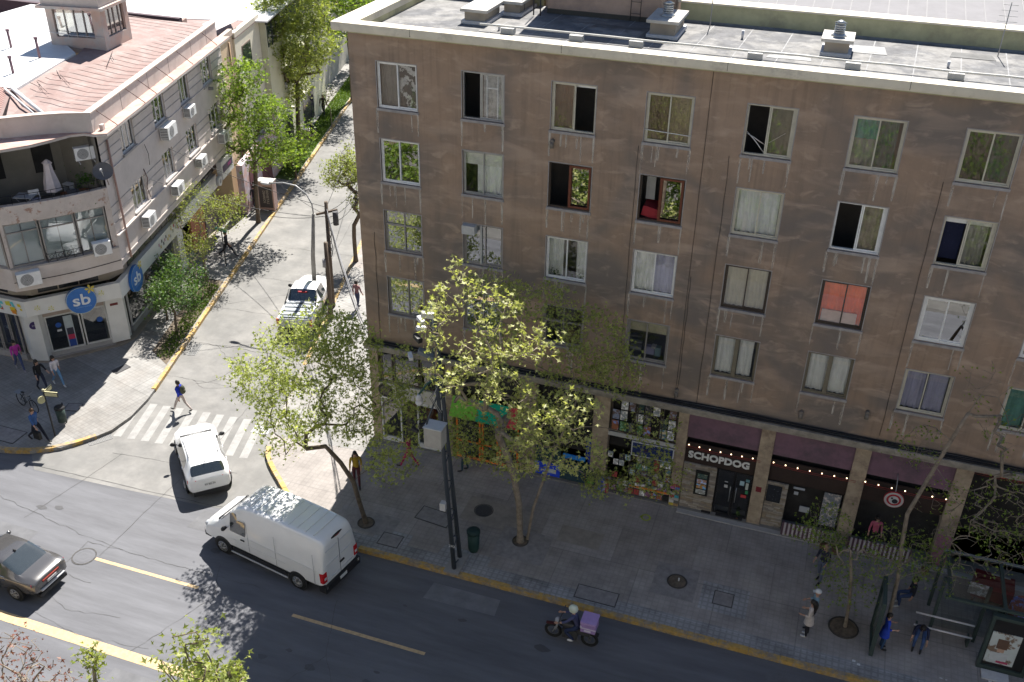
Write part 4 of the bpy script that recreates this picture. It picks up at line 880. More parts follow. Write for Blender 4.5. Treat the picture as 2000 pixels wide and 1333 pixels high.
# canopy over the long facade, parapet, stays
def off_pt(off, s): p = P0 + nE * off + dE * s; return (p.x, p.y)
cano = [off_pt(1.5, -1.5), off_pt(1.55, 14.9), off_pt(.9, 14.9), (-15.0, 3.1), (-17.5, .4), (-30, .2), (-30, -1.45), (-17.55, -1.6), (-16.7, -.95), (-15.9, .1), (-15.55, .9), (-15.25, 1.75), (-14.85, 2.1), (-14.3, 2.15)]
b = B(); b.prism([(x, y) for x, y in cano], 10.84, 10.93); can = b.build("canopy", M_beige, cb_)
b = B(); b.prism([(x, y) for x, y in cano], 10.934, 10.96); b.build("canopy_roofing", mat("canopy_roofing", (.42, .27, .23), var=.15, scale=2, col2=(.5, .38, .33), s2=1.5), can)
par = [off_pt(.9, -1.45), (-15.55, 1.85), (-16.4, 1.25), (-17.4, .35), (-19, .05), (-30, .15)]
def wallpath(path, z0, z1, th, mt, name, parent, closed=False):
    b = B(); inner = offs(path, th)
    for i in range(len(path) - 1):
        b.prism([path[i], path[i + 1], inner[i + 1], inner[i]], z0, z1)
    return b.build(name, mt, parent)
pp2 = [off_pt(.9, 14.7)] + par
b = B(); inn = offs(pp2[::-1], .22)[::-1]
for i in range(len(pp2) - 1):
    b.prism([pp2[i], inn[i], inn[i + 1], pp2[i + 1]], 10.96, 11.76)
b.build("parapet", M_beige, cb_)
b = B(); o2 = offs(pp2[::-1], -.04)[::-1]; inn2 = offs(pp2[::-1], .28)[::-1]
for i in range(len(pp2) - 1): b.prism([o2[i], inn2[i], inn2[i + 1], o2[i + 1]], 11.763, 11.82)
b.build("coping", mat("pale_coping", (.5, .42, .37), var=.1, scale=2), cb_)
Mp = fE(.9)
for s in (-.9, 2.2, 3.6, 5.8, 8.6, 12.4): b = B(Mp); b.tube([(s, -.03, 11.74), (s + .5, -.6, 10.97)], .018, 5); b.build("stay_wire", C_(.12, .07, .06), cb_)
for s in (1.6, 4.7, 7.4, 10.6, 13): b = B(Mp); b.box(s, s + .015, -.006, 0, 10.97, 11.76); b.build("parapet_joint", M_cable, cb_)
b = B(Mp); b.box(-1.15, -.95, -.3, -.15, 10.97, 11.2); b.build("vent_pipe", M_beige, cb_)
# roof: red slopes, white sheet part and ridge
rz = 11.62
b = B(); q = [off_pt(.62, -1.2), off_pt(.62, 14.6), off_pt(-4.6, 14.6), (-20.6, 9.0), (-19.35, 3.3), (-17.35, .6), (-16.35, 1.6), (-15.5, 2.1)]
b.quad(*[(x, y, rz + (.35 if i in (2, 3, 4) else 0)) for i, (x, y) in enumerate(q)]); roofo = b.build("roof", M_redroof, cb_)
for k in range(26):
    s = -.6 + k * .58; a = off_pt(.55, s); c = off_pt(-4.3 + max(0, (2 - s)) * .9, s + .9); b = B(); t = Vector((c[0] - a[0], c[1] - a[1])).normalized(); n_ = Vector((-t.y, t.x)) * .025
    b.quad((a[0] - n_.x, a[1] - n_.y, rz + .03), (a[0] + n_.x, a[1] + n_.y, rz + .03), (c[0] + n_.x, c[1] + n_.y, rz + .36), (c[0] - n_.x, c[1] - n_.y, rz + .36)); b.build("sheet_seam", M_redroof, roofo)
for (sa, ta, sb, tb) in ((1.5, -2.5, 2.6, -3.4), (3, -2.4, 4.4, -3.3), (2.2, -1.6, 3.4, -2.6), (5.2, -1.2, 7.6, -1.9), (.8, -1.9, 1.9, -2.9), (6.3, -1.3, 6.9, -1.7)):
    a = off_pt(ta, sa); c = off_pt(tb, sb); b = B(); b.tube([(a[0], a[1], rz + .22), (c[0], c[1], rz + .3)], .012, 4); b.build("dark_seam", M_cable, roofo)
b = B(); b.quad((-17.5, .5, rz + .01), (-19.35, 3.3, rz + .37), (-30, 3.3, rz + .37), (-30, .4, rz + .01)); b.build("corrugated_slope", M_redroof, cb_)
for k in range(44):
    x = -17.6 - k * .14; b = B(); y1 = .5 + min(2.8, k * .2); zz = rz + .37 * (y1 - .5) / 2.8
    b.quad((x, .5, rz + .04), (x - .05, .5, rz + .04), (x - .05, y1, zz + .04), (x, y1, zz + .04)); b.build("corrugation", mat("corrugation_red", (.5, .3, .26)) if k == 0 else bpy.data.materials["corrugation_red"], roofo)
b = B(); b.prism([(-19.35, 3.3), (-19.1, 3.25), (-20.7, 9.0), (-22.3, 10.2), (-23.9, 16.3), (-30, 16.5), (-30, 3.3)], rz + .2, rz + .42); b.build("white_roof", M_whroof, cb_)
b = B(); b.tube([(-16.2, 1.6, rz + .1), (-19.3, 3.25, rz + .45)], .09, 6); b.tube([(-16.45, 1.4, rz + .1), (-19.5, 3.05, rz + .45)], .05, 6); b.build("ridge_flashing", C_(.6, .6, .6), cb_)
for x, y, h in ((-21.6, 7.6, .9), (-20.9, 5.1, .7), (-23.6, 6.6, .5), (-24.2, 8.6, .8)): b = B(); b.cyl((x, y, rz + .4), (x - .05, y + .05, rz + .4 + h), .06, .06, 8); b.cyl((x - .05, y + .05, rz + .4 + h), (x - .05, y + .05, rz + .5 + h), .09, .09, 8); b.build("roof_pipe", C_(.16, .1, .12), cb_)
# roof lantern (tower room)
T = frame(-20.43, 10.25, rad(10)); M_tw = mat("peach_render", (.5, .37, .31), var=.12, scale=1.2, col2=(.42, .42, .4), s2=1)
def tb(x0, x1, y0, y1, z0, z1, mt, name): b = B(T); b.box(x0, x1, y0, y1, z0, z1); return b.build(name, mt, lant)
lant = B(T); lant.box(-2.4, .5, 0, 2.6, 11.7, 12.45); lant = lant.build("roof_lantern", M_tw, cb_)
for x0, x1, y0, y1 in ((-2.4, -2.05, 0, .35), (0, .5, 0, .45), (-2.4, -2.05, 2.2, 2.6), (.1, .5, 2.2, 2.6)): b = B(T); b.box(x0, x1, y0, y1, 12.45, 13.85); b.build("corner_post", M_tw, lant)
b = B(T); b.box(-2.04, -.01, .1, .14, 12.45, 13.85); b.box(.36, .4, .46, 2.19, 12.45, 13.85); b.build("lantern_glazing", glass_mat("lantern_glass", (.5, .5, .45), .3), lant)
for x in (-1.5, -1.0, -.5): b = B(T); b.box(x, x + .05, .05, .1, 12.45, 13.85); b.build("glazing_bar", greyf, lant)
for y in (.9, 1.3, 1.8): b = B(T); b.box(.4, .44, y, y + .05, 12.45, 13.85); b.build("glazing_bar", greyf, lant)
b = B(T); b.box(-1.6, -.2, 1.0, 2, 12.4, 13.6); b.build("stored_boxes", mat("boxes", (.35, .32, .25), col2=(.2, .28, .25), s2=1.5), lant)
b = B(T); b.box(-2.7, .75, -.3, 2.9, 13.85, 13.98); b.build("lantern_eave", M_tw, lant)
b = B(T); b.box(-2.5, .55, -.1, 2.7, 13.98, 14.75); b.build("lantern_parapet", mat("pale_pink_render", (.52, .46, .42), var=.08), lant)
b = B(T); b.box(-2.6, .65, -.2, 2.8, 14.753, 14.82); b.build("lantern_top", C_(.55, .45, .4), lant)
b = B(T); b.cyl((-1.0, 1.2, 14.82), (-1.0, 1.2, 14.98), .35, .32, 18); b.build("tank_lid", C_(.3, .28, .3), lant)
b = B(T); b.tube([(-2.5, -.12, 12.7), (-1.2, -.14, 12.6), (.5, -.12, 12.55)], .018, 5); b.build("conduit", C_(.5, .5, .5), lant)
# chamfer: upper terrace and curved band windows
def bulge(s): return -.22 * math.sin(math.pi * max(0, min(1, s / LC)))
def cpath(s0, s1, n, extra=0): return [(s0 + (s1 - s0) * i / n, bulge(s0 + (s1 - s0) * i / n) + extra) for i in range(n + 1)]
def cband(z0, z1, th, mt, name, s0=0, s1=LC, extra=0, parent=cb_):
    b = B(fC); o = cpath(s0, s1, 14, extra); i_ = [(x, y + th) for x, y in o]
    for k in range(14): b.prism([o[k], o[k + 1], i_[k + 1], i_[k]], z0, z1)
    return b.build(name, mt, parent)
cband(4.6, 5.65, .3, M_beige, "curved_band"); cband(7.72, 8.5, .25, M_beige2, "balcony_parapet"); cband(5.65, 5.73, .34, M_sill, "window_ledge", extra=-.04); cband(5.02, 5.05, .02, M_cable, "hung_cable", extra=-.015)
b = B(fC); b.box(LC - .25, LC, .0, .35, 5.65, 7.72); b.build('corner_pier', M_beige2, cb_); b = B(fC); b.box(0, .12, 0, .35, 5.65, 7.72); b.build("corner_pier", M_beige2, cb_)
b = B(fC); b.prism([(0, .3), (LC, .3), (LC, 2.4), (0, 2.4)], 7.7, 7.8); b.build("terrace_floor", C_(.14, .13, .12), cb_)
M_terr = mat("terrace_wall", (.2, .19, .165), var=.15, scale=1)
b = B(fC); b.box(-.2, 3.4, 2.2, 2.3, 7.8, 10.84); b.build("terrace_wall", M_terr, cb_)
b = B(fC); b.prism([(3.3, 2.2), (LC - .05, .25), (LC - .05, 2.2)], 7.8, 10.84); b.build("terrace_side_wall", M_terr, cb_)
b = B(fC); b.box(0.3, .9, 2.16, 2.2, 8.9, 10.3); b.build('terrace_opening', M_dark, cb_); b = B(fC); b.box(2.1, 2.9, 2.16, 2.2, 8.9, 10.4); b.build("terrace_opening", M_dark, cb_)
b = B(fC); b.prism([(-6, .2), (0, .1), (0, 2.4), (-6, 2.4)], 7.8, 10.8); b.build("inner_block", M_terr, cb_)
# terrace railing
rl = thing("balcony_railing", "thin dark metal railing round the upper corner terrace", "railing")
for z in (8.58, 8.9): b = B(fC); b.tube([(x, y, z) for x, y in cpath(.1, LC - .1, 12, .12)], .014, 5); b.build("rail", M_cable, rl)
for k in range(9): s = .2 + k * (LC - .4) / 8; b = B(fC); b.tube([(s, bulge(s) + .12, 8.5), (s, bulge(s) + .12, 8.9)], .01, 5); b.build("baluster", M_cable, rl)
ac_unit(fC, 3.55, 9.75, .8, .55, .3, y=.35, label="white air conditioner on the dark terrace wall beside the closed parasol")
# things on terrace
def on(M, x, y, z): return M @ Vector((x, y, z))
p = on(fC, 2.45, .75, 7.8); t = thing("parasol", "closed white parasol standing on the upper corner terrace", "parasol", loc=p)
b = B(); b.cyl((0, 0, 0), (0, 0, 2.1), .02, .02, 8); b.build("pole", C_(.3, .3, .3), t)
b = B(); n = 12
rings = [(0.75, .30), (1.1, .26), (1.6, .16), (1.9, .13), (1.98, .17), (2.12, .03)]
last = None
for z, r_ in rings:
    k = b.pts([((r_ * (1 + .25 * (j % 2))) * math.cos(2 * math.pi * j / n), (r_ * (1 + .25 * (j % 2))) * math.sin(2 * math.pi * j / n), z) for j in range(n)])
    if last is not None:
        for j in range(n): jj = (j + 1) % n; b.face([last + j, last + jj, k + jj, k + j])
    last = k
b.build("canopy_cloth", C_(.55, .5, .52), t); b = B(); b.cyl((0, 0, 0), (0, 0, .1), .25, .22, 14); b.build("base", C_(.2, .2, .2), t)
p = on(fC, 1.3, .55, 7.8); t = thing("folding_table", "small grey folding table on the terrace left of the parasol", "table", loc=p, rz=.3)
b = B(); b.box(-.4, .4, -.3, .3, .78, .81); b.build("table_top", C_(.3, .32, .35), t)
for sx in (-1, 1):
    for sy in (-1, 1): b = B(); b.tube([(sx * .33, sy * .22, .78), (-sx * .3, sy * .22, 0)], .014, 5); b.build("leg", C_(.4, .4, .42), t)
p = on(fC, 1.0, .1, 7.8); t = thing("folding_chair", "white folding chair with patterned seat at the terrace edge", "chair", loc=on(fC, 1.65, .35, 7.8), rz=.9)
b = B(); b.box(-.2, .2, -.2, .2, .6, .63); b.build("seat", mat("patterned_seat", (.5, .5, .6), col2=(.05, .05, .15), s2=30, mix2=(.5, .52)), t)
b = B(); b.box(-.2, .2, .18, .2, .75, 1.0); b.build("backrest", C_(.6, .6, .6), t)
for sx in (-1, 1):
    b = B(); b.tube([(sx * .2, .2, 1.0), (sx * .2, -.22, 0)], .013, 5); b.build("leg", C_(.6, .6, .6), t); b = B(); b.tube([(sx * .18, -.2, .62), (sx * .18, .2, 0)], .013, 5); b.build("leg", C_(.6, .6, .6), t)
p = on(fC, 3.25, .6, 7.8); t = thing("wooden_bench_planter", "wooden bench box with a leafy potted plant on the terrace", "planter", loc=p, rz=A_C)
b = B(); b.box(-.55, .5, -.25, .25, .05, .55); b.build("box", C_(.22, .08, .035, .6), t); b = B(); b.box(-.3, .2, -.22, .22, .553, .6); b.build("cushion", C_(.1, .1, .11), t)
b = B()
for k in range(420):
    a, c, r_ = R.uniform(0, 6.28), R.uniform(-1, 1), abs(R.gauss(0, .3)); px, py, pz = .55 + r_ * math.cos(a), .1 + r_ * math.sin(a) * .8, .85 + r_ * c + .1; w = .05
    b.quad((px, py, pz), (px + R.uniform(-w, w), py + R.uniform(-w, w), pz + w), (px + w, py + R.uniform(-w, w), pz + R.uniform(-w, w)))
b.build("foliage", leaf_mat("planter_leaf", (.03, .1, .015), (.08, .17, .03)), t)
b = B(); b.cyl((.55, .1, 0), (.55, .1, .5), .17, .22, 12); b.build("pot", C_(.25, .08, .04), t)
t = thing("stool", "small white stool on the terrace beside the planter bench", "stool", loc=on(fC, 3.15, 1.25, 7.8))
b = B(); b.box(-.2, .2, -.15, .15, .7, .74); b.build("seat", C_(.6, .6, .6), t)
for sx in (-.17, .17): b = B(); b.box(sx - .015, sx + .015, -.13, .13, 0, .7); b.build("leg", C_(.5, .5, .5), t)
# satellite dish
t = thing("satellite_dish", "dark round satellite dish on a bracket at the building corner", "satellite dish", loc=tuple(on(fC, LC - .1, -.55, 9.45)))
b = B(); nrm = Vector((.45, -.75, .45)).normalized(); q = nrm.to_track_quat('Z', 'Y'); last = None
for i in range(5):
    r_ = .42 * i / 4 + .001; k = b.pts([q @ Vector((r_ * math.cos(6.283 * j / 20), r_ * math.sin(6.283 * j / 20) * .9, r_ * r_ * .5)) for j in range(20)])
    if last is not None:
        for j in range(20): jj = (j + 1) % 20; b.face([last + j, last + jj, k + jj, k + j], True)
    last = k
b.build("dish", C_(.09, .09, .1, .5), t)
b = B(); b.tube([(0, 0, -.3), tuple(nrm * .5)], .014, 5); b.box(nrm.x * .5 - .04, nrm.x * .5 + .04, nrm.y * .5 - .04, nrm.y * .5 + .04, nrm.z * .5 - .04, nrm.z * .5 + .05); b.build("feed_arm", C_(.45, .45, .45), t)
b = B(); b.tube([tuple(-nrm * .05), (-.1, .2, -.3), (-.25, .45, -.8)], .025, 6); b.build("mount", C_(.2, .16, .15), t)
# band windows on the chamfer
cpanes = [(0.12, 1.45), (1.5, 2.9), (2.95, LC - .3)]
b = B(fC); b.quad((0, .9, 5.6), (LC, .9, 5.6), (LC, .9, 7.8), (0, .9, 7.8)); b.build("inner_wall", C_(.3, .3, .3), cb_)
for i, (s0, s1) in enumerate(cpanes):
    y = bulge((s0 + s1) / 2) + .13
    b = B(fC); bars(b, [(s0, s1, 5.73, 5.8), (s0, s1, 7.64, 7.7), (s0, s0 + .06, 5.8, 7.64), (s1 - .06, s1, 5.8, 7.64), (s0 + .06, s1 - .06, 7.24, 7.29)], y, y + .08); win = b.build("window", greyf, cb_)
    b = B(fC); b.quad((s0 + .06, y + .03, 5.8), (s1 - .06, y + .03, 5.8), (s1 - .06, y + .03, 7.24), (s0 + .06, y + .03, 7.24)); b.build("pane", M_glass, win)
    b = B(fC); b.quad((s0 + .06, y + .03, 7.29), (s1 - .06, y + .03, 7.29), (s1 - .06, y + .03, 7.64), (s0 + .06, y + .03, 7.64)); b.build("pane", M_glass, win)
    mm = (s0 + s1) / 2
    b = B(fC); b.box(s0 + .05, mm - .02, y + .12, y + .14, 5.78, 7.66); b.box(mm + .02, s1 - .05, y + .12, y + .14, 5.78, 7.66); b.build("roller_blind", mat("pale_blind", (.48, .53, .54), var=.06, scale=1), win)
    if i != 1: b = B(fC); b.box(mm - .015, mm + .015, y - .01, y + .05, 5.8, 7.24); b.build("mullion", greyf, win)
# balconet railing with ornaments
rl = thing("balconet_railing", "ornate black iron balconet railing under the curved band window", "railing")
for z in (5.85, 6.12): b = B(fC); b.tube([(x, y, z) for x, y in cpath(1.5, 2.95, 6, -.02)], .012, 5); b.build("rail", M_cable, rl)
for k in range(5): s = 1.5 + k * .36; b = B(fC); b.tube([(s, bulge(s) - .02, 5.72), (s, bulge(s) - .02, 6.2)], .012, 5); b.build("baluster", M_cable, rl)
for k in range(4): s = 1.68 + k * .36; b = B(fC); b.torus((s, bulge(s) - .02, 5.99), .09, .01, (0, 1, 0), 12, 4); b.build("scroll", M_cable, rl); b = B(fC); b.tube([(s - .15, bulge(s) - .02, 5.75), (s + .15, bulge(s) - .02, 6.1)], .008, 4); b.build("scroll_bar", M_cable, rl)
ac_unit(fC, 3.35, 5.66, .75, .6, .33, y=-.5, label="white air conditioner at the right end of the curved band window")
ac_unit(fC, .1, 4.98, .95, .62, .33, y=-.52, label="white air conditioner hung below the curved window at left")
# west side
b = B(fW); b.box(0, LW, 0, .3, 4.6, 5.65); b.box(0, LW, 0, .3, 7.72, 8.5); b.box(0, 9.0, 0, .3, 8.5, 10.84); b.build("facade_wall", M_beige, cb_)
b = B(fW); b.box(0, LW, .25, .3, 5.65, 7.72); b.build("blind_band", mat("west_blinds", (.45, .48, .48)), cb_)
for k in range(8): b = B(fW); b.box(LW - .3 - k * 1.6, LW - .2 - k * 1.6, .1, .25, 5.65, 7.72); b.build("mullion", greyf, cb_)
# first setback: clerestory strip
ins = [tuple(P0 + nE * .3 + dE * 14.7), tuple(P0 + nE * .3 - dE * .2), (-15.55, 2.6), (-17.75, .05), (-18.6, -.2), (-30, .1)]
b = B(); b.prism(ins + [(-30, 17)], .0, .2); b.prism(ins + [(-30, 17)], 3.7, 4.72); b.build("clerestory_wall", M_conc2, cb_)
for (M, s0, s1, y) in ((frame(-17.75, .05, math.atan2(2.55, 2.2)), .25, 2.9, -.02), (fE(.32), .3, 14.0, -.02), (frame(-30, .1, -.026), 5, 11.2, -.02)):
    n = int((s1 - s0) / .7)
    for k in range(n): b = B(M); a = s0 + (s1 - s0) * k / n; b.box(a + .03, a + (s1 - s0) / n - .03, y, .1, 3.78, 4.55); b.build("clerestory_pane", C_(.02, .022, .025, .2), cb_)
# shop: white fascia and pillars
FE0 = Vector((-14.99, 2.48)); FW0 = Vector((-17.72, -.55)); fF = frame(FW0.x, FW0.y, math.atan2(FE0.y - FW0.y, FE0.x - FW0.x)); LF = (FE0 - FW0).length
shop = thing("corner_shop_front", "white shop front with round blue signs wrapping the building corner", "shop front")
b = B(fF); b.box(0, LF, 0, .25, 2.9, 3.67); b.build("fascia", M_shopw, shop)
Mf = fE(.5); b = B(Mf); b.box(-1.15, 12.6, 0, .25, 2.85, 3.66); b.build("fascia", M_shopw, shop)
fWW = frame(-30, -.6, .0041); b = B(fWW); b.box(0, 12.28, 0, .25, 2.88, 3.66); b.build("fascia", M_shopw, shop)
colr = [(.6, .45, .02), (.55, .2, .02), (.1, .45, .5), (.35, .45, .02), (.4, .05, .05), (.55, .5, .05)]
for k in range(26):
    b = B(fWW); x = 9.8 + R.uniform(0, 2.3); z = 2.95 + R.uniform(0, .55); w = R.uniform(.12, .35); y = -.005 - .0006 * k
    b.quad((x, y, z), (x + w, y, z - .02), (x + w * .8, y, min(z + w * .8, 3.63)), (x - .03, y, min(z + w * .7, 3.63))); b.build("fascia_print", C_(*R.choice(colr)), shop)
for x, z in ((3.25, 3.35), (1.05, 3.1), (.5, 3.25)):
    for k in range(6): b = B(fF); a = k * 1.05; b.quad((x, -.004, z), (x + .13 * math.cos(a), -.004 - k * .0005, z + .13 * math.sin(a)), (x + .14 * math.cos(a + .5), -.004 - k * .0005, z + .14 * math.sin(a + .5))); b.build("flower_print", C_(.5, .5, .1) if k % 2 else C_(.6, .55, .3), shop)
for k in range(40):
    s = 3.2 + k * .19; b = B(Mf); z = R.uniform(3.0, 3.4); cc = R.choice([(.05, .05, .06), (.4, .05, .1), (.4, .2, .3), (.3, .3, .3), (.5, .35, .05)])
    if 3.5 < s < 7: b.box(s, s + .12, -.006, 0, z, z + .16); b.build("fascia_print", C_(*cc), shop)
def pillar(poly, z0, z1, mt=M_shopw): b = B(); b.prism(poly, z0, z1); return b.build("pillar", mt, shop)
pillar([(-15.76, 3.47), (-15.95, 3.62), (-16.25, 2.85), (-16.05, 2.53), (-15.69, 3.02)], .15, 2.95)
pillar([(-15.45, 3.0), (-16.4, 3.1), (-16.45, 2.6), (-15.95, 2.38)], .3, 2.9)
pillar([(-17.82, .13), (-17.95, .62), (-18.6, .4), (-18.95, .1), (-18.44, -.1)], .15, 2.9)
fP = frame(-18.0, .3, math.atan2(2.3, 2.1)); LP = 3.12
b = B(fP); b.box(.1, LP - .1, .02, .3, .15, .42); b.build("shop_plinth", C_(.33, .32, .31), shop); b = B(fP); b.box(.1, LP - .1, -.1, .02, .15, .22); b.build("step", C_(.3, .29, .28), shop)
b = B(fP); b.box(.15, LP - .1, .05, .2, 2.32, 2.9); b.build("door_head", C_(.34, .28, .24), shop)
for s0, s1 in ((.22, 1.72), (1.78, LP - .22)):
    b = B(fP); bars(b, [(s0, s1, .42, .5), (s0, s1, 2.24, 2.32), (s0, s0 + .07, .5, 2.24), (s1 - .07, s1, .5, 2.24)], .06, .14); w = b.build("shop_window", C_(.5, .5, .48), shop)
    b = B(fP); b.quad((s0 + .07, .1, .5), (s1 - .07, .1, .5), (s1 - .07, .1, 2.24), (s0 + .07, .1, 2.24)); b.build("pane", M_glassd, w)
b = B(fP); b.quad((-.2, 1.8, .2), (LP + .2, 1.8, .2), (LP + .2, 1.8, 3), (-.2, 1.8, 3)); b.quad((-.2, .3, .2), (LP + .2, .3, .2), (LP + .2, 1.8, .2), (-.2, 1.8, .2)); b.build("shop_room", mat("dim_green_room", (.04, .045, .03), var=.4, scale=.8), shop)
b = B(fP); b.box(1.0, 1.38, .08, .095, .52, 2.15); b.build("standing_poster", C_(.35, .4, .42), shop)
for z0, z1, cc in ((.52, .9, (.02, .06, .25)), (.9, 1.15, (.4, .03, .08)), (1.15, 1.5, (.04, .04, .06))): b = B(fP); b.box(1.05, 1.34, .07, .079, z0, z1); b.build("poster_print", C_(*cc), shop)
b = B(fP); b.disc((.75, .085, 1.75), .13, (0, -1, 0), 14); b.disc((2.55, .085, 1.6), .14, (0, -1, 0), 14); b.build("blue_sticker", C_(.02, .08, .3), shop); b = B(fP); b.box(.65, .85, .08, .09, 1.42, 1.52); b.build("white_sticker", C_(.5, .5, .5), shop)
b = B(fP); b.disc((-.25, -.14, 2.1), .2, (0, -1, 0), 18); b.build("round_plaque", C_(.05, .03, .12), shop)
text_mesh("plaque_text", "2x1", .13, fP @ Matrix.Translation((-.25, -.15, 2.1)), C_(.4, .4, .4), shop, depth=.003)
b = B(fF); b.box(3.5, 3.85, -.02, .0, 2.6, 2.72); b.build("red_notice", C_(.12, .02, .02), shop)
for M, x, z, lab, n_ in ((fF, 2.35, 3.25, "round blue sign with white letters on the corner fascia above the shop door", 1), (Mf, .35, 3.15, "round blue sign on the long side fascia partly behind shrubs", 2)):
    t = thing("round_sign", lab, "sign", "round blue shop signs")
    r_ = .66
    b = B(M); b.tube([(x, -.16, z), (x, -.02, z)], [r_, r_], 32, smooth=False); b.build("sign_disc", C_(.02, .13, .42, .4), t)
    b = B(M); b.ring((x, -.163, z), r_ * .965, r_ * 1.0, (0, -1, 0), 32); b.build("sign_edge", C_(.35, .42, .4), t)
    text_mesh("sign_letters", "sb", .78, M @ Matrix.Translation((x, -.165, z + .02)), C_(.6, .64, .68), t, depth=.01, bold=.012, sx=1.15)
    text_mesh("sign_small_text", "COMPUTACION", .085, M @ Matrix.Translation((x + .05, -.165, z - .33)), C_(.2, .35, .55), t, depth=.003, sp=1.1)
    b = B(M)
    for k in range(5): a = k * 1.256 + .5; b.quad((x + .45, -.18, z + .5), (x + .45 + .16 * math.cos(a - .4), -.182 - .001 * k, z + .5 + .16 * math.sin(a - .4)), (x + .45 + .24 * math.cos(a), -.18, z + .5 + .24 * math.sin(a)), (x + .45 + .16 * math.cos(a + .4), -.182, z + .5 + .16 * math.sin(a + .4)))
    b.build("yellow_flower", C_(.55, .45, .08), t)
# west shop windows
for x0, x1 in ((8.9, 9.9), (9.95, 10.55), (10.6, 11.1)):
    b = B(fWW); y = .45; bars(b, [(x0, x1, .45, .52), (x0, x1, 2.75, 2.82), (x0, x0 + .05, .52, 2.75), (x1 - .05, x1, .52, 2.75)], y, y + .08); w = b.build("shop_window", greyf, shop)
    b = B(fWW); b.quad((x0 + .05, y + .04, .5), (x1 - .05, y + .04, .5), (x1 - .05, y + .04, 2.75), (x0 + .05, y + .04, 2.75)); b.build("pane", M_glassd, w)
    b = B(fWW); b.box(x0 + .1, x1 - .1, y + .15, y + .2, .8, 2.6); b.build("shop_poster", mat("blue_ad", (.02, .03, .15), var=.3, col2=(.3, .4, .6), s2=2, mix2=(.58, .62)), w)
b = B(fWW); b.box(0, 11.2, .4, .6, .15, .45); b.box(0, 11.2, 1.2, 1.25, .15, 3); b.build("shop_plinth", C_(.3, .28, .27), shop)
# long-side shop glazing, plinth
Ms = fE(.0)
b = B(Ms); b.box(.3, 14.7, .0, .2, .15, .5); b.build("shop_plinth", C_(.25, .25, .25), shop)
for k in range(3):
    x0 = .35 + k * 2.1; x1 = x0 + 2.0
    b = B(Ms); bars(b, [(x0, x1, .5, .58), (x0, x1, 2.7, 2.78), (x0, x0 + .05, .58, 2.7), (x1 - .05, x1, .58, 2.7)], .02, .1); w = b.build("shop_window", C_(.5, .5, .5), shop)
    b = B(Ms); b.quad((x0 + .05, .06, .58), (x1 - .05, .06, .58), (x1 - .05, .06, 2.7), (x0 + .05, .06, 2.7)); b.build("pane", M_glassd, w)
clutter(.5, 2.0, .2, 1.0, 2.6, 10, [(.4, .2, .08), (.5, .35, .1), (.03, .02, .02), (.15, .05, .12)], shop, "display_panel", .2, .5)
M2_ = fE(.0).copy(); 
b = B(Ms); b.box(.3, 14.7, .6, .7, .15, 3.7); b.build("back_wall", C_(.08, .075, .07), shop)
b = B(Ms); b.box(6.75, 7.5, -.15, .2, .15, 2.85); b.build("pillar", M_shopw, shop)
b = B(Ms); b.box(9.0, 11.0, -.05, .1, .3, 2.8); b.build("brick_panel", mat("orange_brick", (.4, .15, .08), var=.25, scale=6), shop)
b = B(Ms); b.box(11.2, 13.4, -.03, .1, .3, 2.7); b.build("shutter", C_(.12, .1, .1), shop)
# blade sign at the far end
t = thing("blade_sign", "white boxy projecting sign with a dark face at the far end of the corner building", "sign")
b = B(Ms); b.box(12.2, 14.2, -1.05, -.75, 3.45, 4.5); b.build("sign_box", C_(.55, .55, .55), t)
b = B(Ms); b.box(12.35, 14.05, -1.07, -1.053, 3.8, 4.2); b.build("dark_face", C_(.07, .05, .09), t)
b = B(Ms); b.box(13.2, 13.7, -1.085, -1.072, 3.95, 4.1); b.build("pink_mark", C_(.3, .05, .2), t)
b = B(Ms); b.tube([(11.9, -1.0, 3.5), (11.9, -.8, 3.5)], [.28, .28], 18); b.build("round_lamp_sign", C_(.5, .5, .5), t)
b = B(Ms); b.disc((11.9, -1.005, 3.5), .14, (0, -1, 0), 12); b.build("round_lamp_centre", C_(.25, .25, .25), t)
b = B(Ms); b.tube([(12.5, -.8, 4.3), (12.5, .1, 4.6)], .03, 6); b.build("bracket", M_cable, t)

# ---------------------------------------------------------------- buildings further up the side street
def rectb(name, M, x0, x1, y0, y1, z1, mt, rf, label, zr=None):
    t = thing(name, label, "building")
    b = B(M); b.box(x0, x1, y0, y1, 0, z1); b.build("wall", mt, t)
    b = B(M); b.box(x0 - .05, x1 + .05, y0 - .05, y1, z1 + .003, z1 + .06); b.build("roof", rf, t); return t
Mb = fE(.6)
t = rectb("narrow_house", Mb, 14.9, 18.0, 0, 9, 10.2, mat("peach_wall", (.6, .45, .3), var=.06), M_redroof, "narrow peach coloured house front between the corner building and the cream house")
b = B(Mb); b.tube([(17.2, -.05, .3), (17.2, -.05, 10)], .05, 6); b.build("drainpipe", C_(.45, .3, .18), t)
b = B(Mb); b.box(14.9, 18.0, -.06, .2, 10.26, 10.6); b.build("parapet", C_(.5, .4, .33), t)
b = B(Mb); b.box(15.0, 17.8, 2.5, 2.7, 10.26, 11.2); b.build("upstand", mat("pinkbrown_wall", (.3, .2, .17)), t)
t = rectb("cream_house", Mb, 18.03, 23.0, -.1, 9, 10.0, mat("cream_wall", (.62, .58, .47), var=.06), M_redroof, "cream two storey house with one dark upper window behind the green tree")
